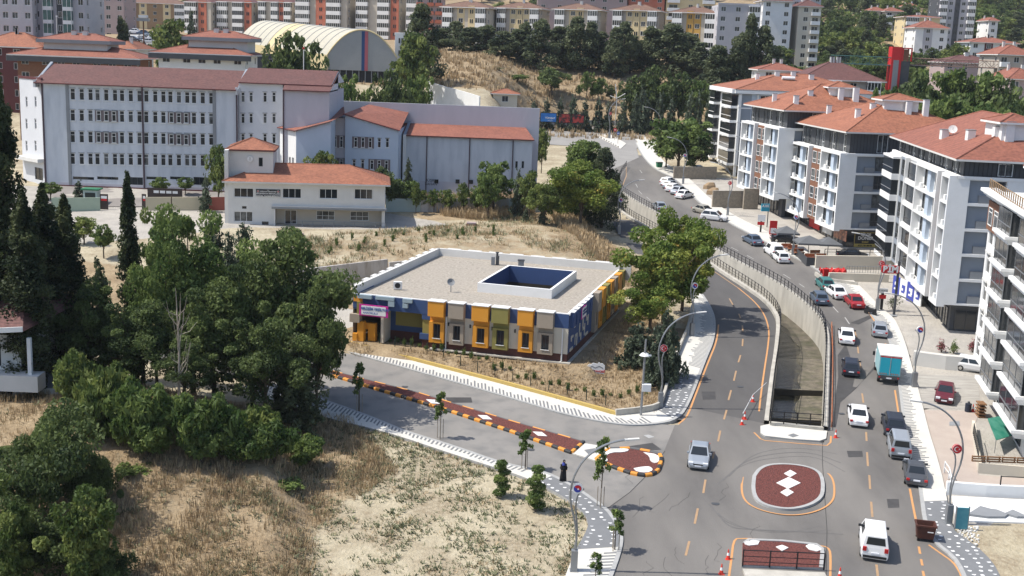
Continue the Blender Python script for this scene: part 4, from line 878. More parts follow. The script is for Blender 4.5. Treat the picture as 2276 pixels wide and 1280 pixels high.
# ---- social centre
def social():
    Y = 176; z0 = 6.6; A = P(507, 503, z0); B_ = P(855, 510, z0); u = (B_-A); wd = u.length
    b = Bld('community_centre', 'two-storey grey community centre with a square tower, orange tiled roofs and a covered porch', 'building', A)
    zt = b.org.z+6.75; C = b.box('m', A, u, wd, 11, z0, zt, 'offwhite')
    mb_ = b
    for x0, x1, y0, y1, st in [(520, 563, 418, 439, 'w'), (628, 669, 418, 441, 'w'), (710, 750, 419, 442, 'w'), (788, 828, 420, 443, 'w'), (520, 562, 470, 493, 'wl')]:
        r = b.rect('mF', x0, y0, x1, y1); b.win('mF', *r, st, pan=3, d=.18)
    r = b.rect('mF', 538, 458, 548, 464); b.win('mF', *r, 'd', pan=1); r = b.rect('mF', 582, 492, 597, 500); b.win('mF', *r, 'd', pan=1)
    # porch recess
    r = b.rect('mF', 612, 463, 848, 506); b.op('mF', r[0], z0+.02, r[2], r[3], 1.8, 'greige2', 'greige2'); S0, S1, PT = r[0], r[2], r[3]
    r = b.rect('mF', 631, 466, 658, 498); b.win('mF', r[0], z0+.3, r[2], z0+2.4, 'w', d=1.78, pan=2, cut=False, name='door')
    for x0, x1 in ((702, 743), (778, 819)): r = b.rect('mF', x0, 466, x1, 488); b.win('mF', r[0], z0+1.0, r[2], z0+2.4, 'wl', d=1.78, pan=3, tr=.45, cut=False)
    b.slab('mF', S0-.5, PT, wd+.3, PT+.3, 0, .5, 'mid_grey', name='canopy'); b.slab('mF', S0-.5, PT+.3, wd+.2, PT+.42, 0, .45, 'offwhite', name='canopy_edge')
    b.slab('mF', S0-.25, z0, S0, PT, 0, .35, 'offwhite'); b.slab('mF', S0-.3, z0-.4, wd, z0+.12, 0, 1.0, 'concrete', name='porch_floor')
    rt, P_, e0, e1, fs = poly_roof(b, [c+Vector((0, 0, zt)) for c in C], 2.2, 'tile_orange', ov=.75, edge='offwhite')
    # tower
    T0 = P(503, 503, z0)+Vector((-.25, 2.2, 0)); tw = 6.6; zt2 = D(500, 328, 177.8).z
    b.box('t', T0, u, tw, 6.5, zt-.1, zt2, 'offwhite'); b.box('tl', T0+Vector((-.05, -1.8, 0)), u, .55, 7, z0, zt2, 'offwhite', top='white')
    r = b.rect('tF', 575, 350, 584, 370); b.win('tF', *r, 'd', pan=1)
    f = b.f['tF']; T = [f['o']+Vector((0, 0, zt2))]; T.append(T[0]+f['u']*tw); v = Vector((-f['u'].y, f['u'].x, 0)); T.append(T[1]+v*6.5); T.append(T[0]+v*6.5)
    poly_roof(b, T, 1.5, 'tile_orange', ov=.35, edge='maroon_trim', name='tower_roof')
    L, rz = b.at('tF', b.px('tF', 556, 353)[0], b.px('tF', 556, 353)[1], .1); m = MB(); m.tube([(0, -.12, 0), (0, 0, 0)], .42, 'white', 20); o = m.build('clock', b.t, org=(0, 0, 0)); o.location = L; o.rotation_euler = (0, 0, rz)
    m = MB(); m.box(-.02, -.16, 0, .02, -.125, .28, 'black'); m.box(-.02, -.16, -.2, .02, -.125, 0, 'black'); h = m.build('clock_hand', o, org=(0, 0, 0))
    # sign
    r = b.rect('mF', 569, 420, 623, 437); b.slab('mF', r[0], r[1], r[2], r[3], 0, .08, 'black', name='sign_board')
    for i, (s_, sz) in enumerate([('T.C.', .16), ('YEŞİLYURT BELEDİYESİ', .22), ('ERGENEKON MAHALLESİ', .30), ('SOSYAL YAŞAM MERKEZİ', .30)]):
        L, rz = b.at('mF', (r[0]+r[2])/2, r[3]-.14-[0, .2, .5, .85][i], .1); txt(s_, sz, 'white', b.t, L, (math.pi/2, 0, rz), bold=.006)
    for s_ in (r[0]+.3, r[2]-.3): L, rz = b.at('mF', s_, r[3]-.3, .1); m = MB(); m.tube([(0, -.03, 0), (0, 0, 0)], .2, 'kerb', 14); m.tube([(0, -.04, 0), (0, -.03, 0)], .1, 'red_paint', 10); o = m.build('emblem', b.t, org=(0, 0, 0)); o.location = L; o.rotation_euler = (0, 0, rz)
    b.done()
    r0 = P(649, 507, z0); r1 = P(857, 512, z0); railing('grey handrail along the porch of the community centre', [r0, (r0+r1)/2, r1], None, h=1.0, step=1.4, dz=.1, rails=(1., .5), m='grey_metal', name='porch_railing')
social()

# ---- school
def school():
    z0 = 8.6; Y = 197.; O = Vector((-77.5, Y, z0)); b = Bld('school_building', 'long pale blue school with dark red roofs, rows of narrow windows and lower right wings', 'building', O)
    X = lambda x, y=300, yy=Y: D(x, y, yy).x; Z = lambda x, y, yy=Y: D(x, y, yy).z
    xa = X(103, 410); xb = X(527, 300); zt = Z(320, 189)
    b.box('m', (xa, Y), (1, 0), xb-xa, 15, z0-.5, zt, 'school_blue')
    n = 0
    # narrow windows
    rows = [(209, 0), (256, 1), (304, 1), (352.5, 0)]
    xs_ = [161.5, 181.5, 201, 216.5, 236, 255.5, 271, 290.5, 310, 325, 345, 363, 378.5, 397.5, 416, 431, 450.5, 469.5]
    for yc, pan_ in rows:
        for i, x in enumerate(xs_):
            yy = yc+(x-160)*(.030-.015*(yc-209)/143)
            s_, z_ = b.px('mF', x, yy); h = .98; w = .40
            b.win('mF', s_-w, z_-h*.95, s_+w, z_+h*.95, 'w' if (i*7+int(yc)) % 5 else 'wl', pan=1, tr=.68, d=.1)
    for (x0, x1) in ((211, 263), (373, 423)):
        for yc in (256, 304):
            r = b.rect('mF', x0, yc-13+(x0-160)*.025, x1, yc+14+(x0-160)*.025); b.slab('mF', *r, 0, .07, 'taupe_panel', name='window_panel')
            for k in range(3):
                c = r[0]+(r[2]-r[0])*(.17+.33*k); b.win('mF', c-.36, r[1]+.12, c+.36, r[3]-.12, 'w', pan=1, tr=.66, d=-.09, cut=False)
    for x0, x1 in ((162, 209), (216, 263), (325, 370), (378, 423)): r = b.rect('mF', x0, 392, x1, 400); b.win('mF', *r, 'd', pan=3)
    for x0, x1 in ((280, 318), (430, 470)): r = b.rect('mF', x0, 393, x1, 412); b.win('mF', *r, 'd', pan=3)
    for x in (98, 318.5, 527):
        s_ = b.px('mF', x, 300)[0]; b.slab('mF', s_-.12, z0, s_+.12, zt, 0, .2, 'downpipe', name='downpipe')
    for x in (153, 477): s_ = b.px('mF', x, 300)[0]; b.slab('mF', s_-.25, z0, s_+.25, zt, 0, .12, 'mid_grey', name='pilaster')
    b.slab('mF', 0, z0-.5, xb-xa, z0+.7, 0, .06, 'lavender'); b.slab('mF', -.2, z0-.5, xb-xa, z0+.25, .05, .16, 'maroon_trim')
    # roof: front slope seen from the eaves to the ridge, gabled ends
    def gable(x0, x1, y0, y1, ze, zr_, m='tile_maroon', ov=.6, name='roof'):
        mb = MB(); ym = (y0+y1)/2; k = (zr_-ze)/(ym-y0); za = ze-k*ov
        mb.face([(x0, y0-ov, za), (x1, y0-ov, za), (x1, ym, zr_), (x0, ym, zr_)], m); mb.face([(x1, y1+ov, za), (x0, y1+ov, za), (x0, ym, zr_), (x1, ym, zr_)], m)
        for x in (x0, x1): mb.face([(x, y0, ze), (x, y1, ze), (x, ym, zr_)], 'school_white')
        mb.box(x0, y0-ov-.08, za-.14, x1, y0-ov, za+.03, 'maroon_trim'); mb.box(x0, y0-ov, za-.14, x1, y0, za-.1, 'offwhite')
        return mb.build(name, b.t)
    zr2 = Z(250, 146, Y+7.5)
    gable(xa-1.2, xb, Y, Y+15, zt, zr2)
    for x in (xa-1.2, xb):  # raised end parapets
        mb = MB(); mb.face([(x-.2, Y-.3, zt-.3), (x+.2, Y-.3, zt-.3), (x+.2, Y+7.5, zr2+.3), (x-.2, Y+7.5, zr2+.3)], 'blue_grey'); mb.obox((x-.2, Y-.3, zt-1), (.4, 0, 0), (0, .3, 0), (0, 0, 1.2), 'school_white')
        for xx in (x-.2, x+.2): mb.face([(xx, Y-.3, zt-1), (xx, Y+7.5, zt-1), (xx, Y+7.5, zr2+.3), (xx, Y-.3, zt-.3)], 'school_white')
        mb.build('parapet', b.t)
    # left lit stair block, turned toward the west
    p1 = Vector((xa-.3, Y+.4, 0)); p0 = Vector((X(48, 300, Y+5.5), Y+5.5, 0)); b.fac('a', p0, p1, z0-.5, Z(70, 175, Y+3), 'school_white')
    for yc in (227, 276, 325):
        for x in (59, 79): s_, z_ = b.px('a', x, yc); b.win('a', s_-.3, z_-.8, s_+.3, z_+.8, 'w', pan=1, tr=.68)
    r = b.rect('a', 77, 371, 96, 402); b.win('a', *r, 'd', pan=2, name='door'); s_, z_ = b.px('a', 60, 350); b.slab('a', 0, z_-.3, (p1-p0).length, z_+.3, 0, 1.2, 'offwhite', name='canopy')
    b.mb.face([p0+Vector((0, 0, Z(70, 175, Y+3))), p1+Vector((0, 0, Z(70, 175, Y+3))), (p1.x, Y+12, Z(70, 175, Y+3)), (p0.x, Y+12, Z(70, 175, Y+3))], 'mid_grey'); b.slab('a', -.2, Z(70, 175, Y+3)-.05, (p1-p0).length+.1, Z(70, 175, Y+3)+.35, -.2, .1, 'maroon_trim')
    b.fac('al', (p0.x, Y+16), p0, z0-.5, Z(70, 175, Y+3), 'school_white')
    # right stair part
    xc = X(626, 230); z2 = Z(570, 182); b.box('s', (xb+.12, Y+1), (1, 0), xc-xb-.12, 14, z0-.5, z2, 'school_white', ms={'F': 'school_white'})
    for yc in (216, 263, 308, 355):
        for x in (540, 558, 589, 609):
            s_, z_ = b.px('sF', x, yc); b.win('sF', s_-.3, z_-.8, s_+.3, z_+.8, 'w' if (x+yc) % 2 else 'wl', pan=1, tr=.68, d=.1)
    xd = X(735, 240); gable(xb+.2, xd, Y+1, Y+15, z2, Z(600, 152, Y+8))
    # blank block
    xe = X(634, 230); b.box('k', (xe, Y-1.5), (1, 0), xd-xe, 16, z0-.5, Z(690, 201, Y-1.5), 'lavender', ms={'L': 'white'})
    mb = MB(); za = Z(690, 201, Y-1.5); zb = Z(700, 160, Y+7); mb.face([(xe, Y-2, za), (xd+.2, Y-2, za), (xd+.2, Y+8, zb), (xe-1, Y+8, zb)], 'tile_maroon'); mb.box(xe, Y-2.1, za-.15, xd+.2, Y-2, za, 'maroon_trim'); mb.face([(xd, Y-1.5, za-.2), (xd, Y+8, za-.2), (xd, Y+8, zb-.1)], 'school_white'); mb.build('roof', b.t)
    b.slab('kF', -.1, z0, .1, za, 0, .15, 'downpipe', name='downpipe')
    # long lavender wall behind the sports hall
    Yl = 214; b.box('l', (xd-.5, Yl), (1, 0), X(1200, 238, Yl)-xd+.5, 1.2, z0, Z(960, 232, Yl), 'lavender', top='mid_grey', ms={'R': 'pale_blue'})
    # sports hall with a lean-to roof
    Yh = 205; x0, x1 = X(903, 310, Yh), X(1184, 310, Yh); zh = Z(1040, 305, Yh); b.box('h', (x0, Yh), (1, 0), x1-x0, 9, z0-.3, zh, 'school_blue')
    zz = Z(1000, 277, Yl); mb = MB(); mb.face([(x0, Yh-.4, zh), (x1+.3, Yh-.4, zh), (x1-1.2, Yl, zz), (x0-6, Yl, zz)], 'tile_red'); mb.box(x0, Yh-.5, zh-.15, x1+.3, Yh-.4, zh+.02, 'maroon_trim'); mb.build('hall_roof', b.t)
    b.slab('hF', 0, z0-.3, x1-x0, z0+2.3, 0, .08, 'lavender')
    for x in (948, 1043, 1139): s_ = b.px('hF', x, 360)[0]; b.slab('hF', s_-.08, z0, s_+.08, zh, 0, .22, 'downpipe', name='downpipe')
    for x, y in ((970, 403), (1017, 403), (1047, 404)): s_, z_ = b.px('hF', x, y); b.win('hF', s_-.35, z_-.35, s_+.35, z_+.35, 'd', pan=1, d=-.09, cut=False)
    for x in (1148, 1162): s_, z_ = b.px('hF', x, 366); b.win('hF', s_-.2, z_-.6, s_+.2, z_+.6, 'd', pan=1, tr=.6, d=.1)
    L, rz = b.at('hF', b.px('hF', 958, 405)[0], b.px('hF', 958, 405)[1], .1); txt('BÜŞRA\nŞAHAN', .62, 'black', b.t, L, (math.pi/2, 0, rz), name='graffiti')
    mb = MB(); mb.obox((x0-.5, Yh-.6, z0), (.5, 0, 0), (0, 9, 0), (0, 0, zh-z0+.1), 'white'); mb.face([(x0-.5, Yh-.6, zh+.1), (x0, Yh-.6, zh+.1), (x0, Yl, zz+.4), (x0-.5, Yl, zz+.4)], 'blue_grey'); mb.face([(x0-.5, Yh+8.4, zh), (x0-.5, Yl, zz+.4), (x0-.5, Yh-.6, zh+.1)], 'white'); mb.build('parapet', b.t)
    # middle wing with gabled front
    Yw = 199.; xg0, xg1 = X(767, 300, Yw), X(885, 300, Yw); zg = Z(885, 290, Yw); zap = Z(770, 254, Yw)
    b.box('w', (xg0, Yw), (1, 0), xg1-xg0, 14, z0-.3, zg, 'pale_blue', top=None); b.mb.face([(xg0, Yw, zg), (xg1, Yw, zg), (xg0, Yw, zap)], 'pale_blue')
    xm0 = X(736, 300, Yw); b.box('v', (xm0, Yw+.5), (1, 0), xg0-xm0-.02, 12, z0-.3, Z(750, 262, Yw), 'pale_blue', ms={'F': 'lavender'})
    Yv = 193.2; xv0, xv1 = X(658, 300, Yv), X(735, 300, Yv); zv = Z(660, 290, Yv); zv1 = Z(735, 268, Yv)
    p0 = Vector((X(622, 300, Yv+4.5), Yv+4.5, 0)); b.fac('x', p0, (xv0, Yv), z0-.3, zv, 'white'); b.fac('y', (xv0, Yv), (xv1, Yv), z0-.3, zv, 'pale_blue'); b.fac('z', (xv1, Yv), (xv1, Yv+5), z0-.3, zv1, 'pale_blue')
    b.mb.face([(xv0, Yv, zv), (xv1, Yv, zv), (xv1, Yv, zv1)], 'pale_blue')
    mb = MB(); zb_ = Z(740, 243, 206); mb.face([(p0.x-.4, p0.y-.2, zv+.1), (xv0-.2, Yv-.4, zv), (xv1+.2, Yv-.4, zv1), (xg0, Yw-.4, zap), (xm0+.5, 210, zb_+.3)], 'tile_red'); mb.tube([(p0.x-.4, p0.y-.2, zv+.05), (xv0-.2, Yv-.4, zv-.05), (xv1+.2, Yv-.4, zv1-.05)], .1, 'maroon_trim', 4)
    mb.face([(xg0-.2, Yw-.4, zap+.1), (xg1+.3, Yw-.4, zg), (xg1+.3, Yl, zg+2.2), (xg0+2, Yl, zap+1)], 'tile_red'); mb.tube([(xg0-.3, Yw-.45, zap+.08), (xg1+.3, Yw-.45, zg)], .1, 'maroon_trim', 4); mb.build('wing_roof', b.t)
    for k in range(4):
        for z_ in (z0+1.2, z0+4.8): b.win('x', 1.0+k*1.1, z_, 1.7+k*1.1, z_+1.7, 'w', pan=2)
    for (k, x0_, y0_, x1_, y1_) in (('wF', 783, 303, 831, 330), ('wF', 819, 353, 867, 379), ('vF', 738, 300, 766, 329), ('vF', 738, 350, 766, 368)):
        r = b.rect(k, x0_, y0_, x1_, y1_); b.slab(k, *r, 0, .06, 'taupe_panel', name='window_panel'); n = 3 if k == 'wF' else 2
        for q in range(n): c = r[0]+(r[2]-r[0])*((q+.5)/n); b.win(k, c-.28, r[1]+.1, c+.28, r[3]-.15, 'w', pan=1, tr=.66, d=-.08, cut=False)
    for x, y in ((843, 318), (861, 318), (787, 365), (806, 365)): s_, z_ = b.px('wF', x, y); b.win('wF', s_-.28, z_-.75, s_+.28, z_+.75, 'w', pan=1, tr=.66)
    b.done()
school()

# ---- generic blocks of flats
def apt(name, label, px0, px1, yt, Yd, zb, pat, wall, roof='tile_brown', rh=2.2, depth=13, fh=2.9, acc=None, balc='white', st='w', grp=None, ang=0, side='W.W', sm=None, ov=.7, nf=None, cat='apartment building', roofless=False, chim=2, lean=0):
    xm = (px0+px1)/2; p = D(px0, yt, Yd); q = D(px1, yt, Yd); zt = (p.z+q.z)/2; p.z = q.z = zb
    u = Vector((math.cos(ang), math.sin(ang), 0)); w = (q.x-p.x)/max(math.cos(ang), .5)*(1-.4*abs(ang)); p.y += w*abs(math.sin(ang))*.7; p.x *= p.y/Yd; v = Vector((-u.y, u.x, 0))
    b = Bld(name, label, cat, (p.x, p.y, zb), grp); C = b.box('m', p, u, w, depth, zb-2, zt, wall, ms={'R': sm or wall, 'L': sm or wall})
    nf = nf or max(1, int((zt-zb+.6)/fh)); fw = {'B': 2.4, 'W': 2.0, 'S': 1.5, '.': .7, 'G': 2.6, 'V': 1.6, 'O': 2.4}
    k = w/sum(fw[c] for c in pat); s_ = 0
    for c in pat:
        cw = fw[c]*k; a0 = s_; s_ += cw
        if c == 'S' and acc: b.slab('mF', a0+.1, zb-1, a0+cw-.1, zt+.5, 0, .25, acc, name='stair_strip')
        if c == 'V' and acc: b.slab('mF', a0, zb-1, a0+cw, zt, 0, .05, acc)
        for f in range(nf):
            z_ = zt-fh*(f+1)+.1
            if z_ < zb-.5: continue
            r_ = (int(px0)*3+ord(c)+f*5+int(s_*7)) % 5
            if c in 'BG': b.item('mF', 'balcony', balc_mesh(cw*.84, 1.1, .95 if c == 'B' else .4, balc, ('glass_pale' if r_ % 2 else 'glass') if c == 'B' else 'teal_glass', fh), a0+cw*.08, z_)
            elif c == 'O': b.item('mF', 'balcony', balc_mesh(cw*.84, 1.1, 1.0, balc, None, fh), a0+cw*.08, z_); b.win('mF', a0+cw*.2, z_+.1, a0+cw*.8, z_+2.2, st, pan=2)
            elif c in 'WV': ww = min(1.5, cw*.62); b.win('mF', a0+cw/2-ww/2, z_+.9, a0+cw/2+ww/2, z_+2.3, st+('l' if r_ == 1 else ''), pan=2, cut=(c == 'W'), d=.12 if c == 'W' else -.07)
            elif c == 'S': b.win('mF', a0+cw/2-.5, z_+.9, a0+cw/2-.1, z_+2.1, 'd', pan=1, cut=False, d=-.26); b.win('mF', a0+cw/2+.15, z_+.9, a0+cw/2+.55, z_+2.1, 'd', pan=1, cut=False, d=-.26)
    for fk in ('mR', 'mL'):
        n = len(side)
        for i, c in enumerate(side):
            if c != 'W': continue
            for f in range(nf):
                z_ = zt-fh*(f+1)+.1
                if z_ > zb-.5: a = depth*(i+.5)/n; b.win(fk, a-.6, z_+.9, a+.6, z_+2.2, st, pan=2)
    if not roofless:
        rf, P_, e0, e1, fs = poly_roof(b, [c_+Vector((0, 0, zt)) for c_ in C], rh, roof, ov=ov, edge='offwhite')
        for i in range(chim): pt = e0.lerp(e1, .2+.6*i/max(1, chim-1))+Vector((.8*(-1)**i, -.6, -.25)); chimney(b, rf, pt, .55, 1.1, 'offwhite')
    else: b.slab('mF', -.1, zt, w+.1, zt+.6, -.3, .1, wall)
    b.done(); return b

# ------------------------------------------------------------ apartment blocks along the street on the right
def street_block(name, label, A, B_, zb, fh, nf, Fw, yeave, apex, Lspec, Fpan=(.22, .93), dark=True, roofm='tile_orange', shop='dark_grey', upper='white', ov=1.2, depth=None, zg=None):
    """A: near street corner (picture), B_: far street corner, at the underside of the white upper storeys"""
    a = P(*A, zb); c = P(*B_, zb); v = (c-a); L = v.length; v.normalize(); u = Vector((v.y, -v.x, 0)); depth = depth or L
    zg = zg if zg is not None else zr(a.y); b = Bld(name, label, 'apartment building', (a.x, a.y, zg)); z1 = zb+fh*nf
    b.box('m', a, u, Fw, L, zb, z1, upper, ms={'L': None, 'F': None})
    # storeys above: street side
    b.fac('mL', c, a, zb, z1, upper); b.fac('mF', a, a+u*Fw, zb, z1, upper)
    s = 0
    for it in Lspec:
        x0, x1, kind = it[:3]; ya = A[1]+(B_[1]-A[1])*(A[0]-x0)/(A[0]-B_[0]); yb = A[1]+(B_[1]-A[1])*(A[0]-x1)/(A[0]-B_[0])
        s0 = max(0, b.px('mL', x0, ya)[0]); s1 = min(L, b.px('mL', x1, yb)[0])
        if kind == 'frame':
            b.slab('mL', s0, zb-.25, s0+.35, z1+.3, 0, .9, upper, name='frame'); b.slab('mL', s1-.35, zb-.25, s1, z1+.3, 0, .9, upper, name='frame'); b.slab('mL', s0+.35, z1-.05, s1-.35, z1+.3, 0, .9, upper, name='frame'); b.slab('mL', s0+.35, zb-.25, s1-.35, zb+.15, 0, .9, upper, name='frame')
            for f in range(nf):
                z = zb+fh*f; w = s1-s0-.7
                if f: b.slab('mL', s0+.35, z-.12, s1-.35, z+.12, 0, .85, upper, name='floor_slab')
                b.win('mL', s0+.35+w*.06, z+.45, s0+.35+w*.40, z+fh-.3, 'd', pan=1, tr=.35); b.win('mL', s0+.35+w*.60, z+.45, s0+.35+w*.94, z+fh-.3, 'd', pan=1, tr=.35)
                b.slab('mL', s0+.35+w*.42, z+.12, s0+.35+w*.58, z+fh-.12, 0, .5, 'pale_blue')
                b.slab('mL', s0+.35+w*.08, z+.15, s0+.35+w*.08+.8, z+.75, .25, .6, 'white', name='air_conditioner')
        elif kind == 'brick':
            b.slab('mL', s0+.02, zb, s1-.02, z1, 0, .35, 'brick')
            for f in range(nf):
                z = zb+fh*f; w = s1-s0
                for q in (.08, .56): b.win('mL', s0+w*q, z+.5, s0+w*(q+.36), z+fh-.4, 'wl', pan=1, tr=.35, d=-.36, cut=False)
        elif kind == 'glass':
            b.slab('mL', s0, zb, s1, z1, 0, .3, upper)
            for f in range(nf):
                z = zb+fh*f; mb = MB(); b.slab('mL', s0+.15, z-.1, s1-.1, z+.45, .3, 1.3, upper, mb=mb); b.slab('mL', s0+.2, z+.45, s1-.15, z+fh-.35, .3, 1.22, 'glass', mb=mb); b.slab('mL', s0+.15, z+1.15, s1-.1, z+1.22, 1.2, 1.27, 'mid_grey', mb=mb); b.slab('mL', s0+.15, z+fh-.4, s1-.1, z+fh-.12, .3, 1.3, upper, mb=mb); mb.build('balcony', b.t)
        elif kind == 'blue':
            b.slab('mL', s0, zb, s1, z1, 0, .2, 'blue_grey')
            for f in range(nf): z = zb+fh*f; b.win('mL', s0+(s1-s0)*.15, z+.5, s1-(s1-s0)*.15, z+fh-.3, 'dl', pan=1, tr=.35, d=-.21, cut=False)
        elif kind == 'big':
            b.slab('mL', s0, zb-.25, s0+.3, z1+.2, 0, .7, upper)
            for f in range(nf): z = zb+fh*f; b.slab('mL', s0+.3, z-.2, s1, z+.4, 0, .6, upper, name='floor_slab'); b.win('mL', s0+.5, z+.5, s1-.3, z+fh-.3, 'd', pan=1, tr=.3, d=-.25, cut=False)
    # gable side towards the camera: deep bays of blue panels with a window at their right end
    for f in range(nf):
        z = zb+fh*f; s0, s1 = Fw*Fpan[0], Fw*Fpan[1]; b.op('mF', s0, z+.2, s1, z+fh-.12, .55, 'blue_grey', upper); w = s1-s0
        if 1:
            b.win('mF', s0+w*.66, z+.55, s1-.15, z+fh-.2, 'dl' if f % 2 else 'd', pan=2, tr=.34, d=.5, cut=False)
        b.slab('mF', s0+w*.30, z+.22, s0+w*.64, z+.22+fh*.3, -.52, -.2, 'mid_grey')
    # dark set-back top storey
    T = b.box('t', a+u*.7+v*.8, u, Fw-.9, L-1.2, z1, D(A[0], yeave, a.y).z if False else yeave, 'dark_grey', ms={})
    for i in range(int((L-1.2)/1.5)):
        if i % 4 != 3: b.win('tL', .5+i*1.5, z1+.3, 1.5+i*1.5, yeave-.5, 'dl' if i % 3 else 'wl', pan=1, tr=.3, d=.08)
    for i in range(int(Fw/.5)): b.slab('tF', .1+i*.5, z1, .14+i*.5, yeave, 0, .05, 'black')
    for i in (.22, .42, .62, .8): b.win('tF', (Fw-.9)*i, z1+.4, (Fw-.9)*i+1.6, yeave-.4, 'wl', pan=2, d=.06)
    b.slab('mL', 0, z1, L, z1+.35, -.35, .1, upper); b.slab('mF', 0, z1, Fw, z1+.3, -.35, .1, upper)
    R_ = poly_roof(b, [c_+Vector((0, 0, yeave)) for c_ in T], apex, roofm, ov=ov, edge='offwhite')
    # ground storey set back behind glass
    b.box('g', a+u*1.2+v*1.5, u, Fw-1.5, L-2.2, zg-2.5, zb, shop)
    for i in range(int((L-2.4)/2.6)): b.win('gL', .3+i*2.6, zg+.2, 2.7+i*2.6, zb-.8, 'd', pan=2, d=-.03, cut=False, name='shop_window')
    for i in range(int((Fw-2)/3)): b.win('gF', .5+i*3, zg+.2, 3+i*3, zb-.8, 'd', pan=2, d=-.03, cut=False, name='shop_window')
    b.done(); return b, R_, a, u, v, L
def crown(b, R_, lst, dishes=(), block=None):
    r, P_, e0, e1, fs = R_
    for (x, y, w, h) in lst:
        p = on_roof(b, r, fs, x, y)
        if p: chimney(b, r, p, w, h)
    for (x, y) in dishes:
        p = on_roof(b, r, fs, x, y)
        if p: dish(b, p, par=r)
    if block:
        s0, s1, t0, h = block; m = MB(); ax = (e1-e0); c = e0+ax*.5
def roof_house(b, R_, x0, x1, y, h=1.6, d=5, m='tile_orange'):
    """raised white stair house with its own small tiled roof"""
    r, P_, e0, e1, fs = R_; p = on_roof(b, r, fs, (x0+x1)/2, y)
    if not p: return
    s = (x1-x0)*p.y/F; o = p+Vector((-s/2, 0, -.3)); mb = MB(); mb.box(o.x, o.y, o.z-1, o.x+s, o.y+d, p.z+h, 'white'); mb.build('stair_house', r, org=b.org)
    poly_roof(b, [Vector((o.x, o.y, p.z+h)), Vector((o.x+s, o.y, p.z+h)), Vector((o.x+s, o.y+d, p.z+h)), Vector((o.x, o.y+d, p.z+h))], .9, m, ov=.5, name='stair_house_roof')
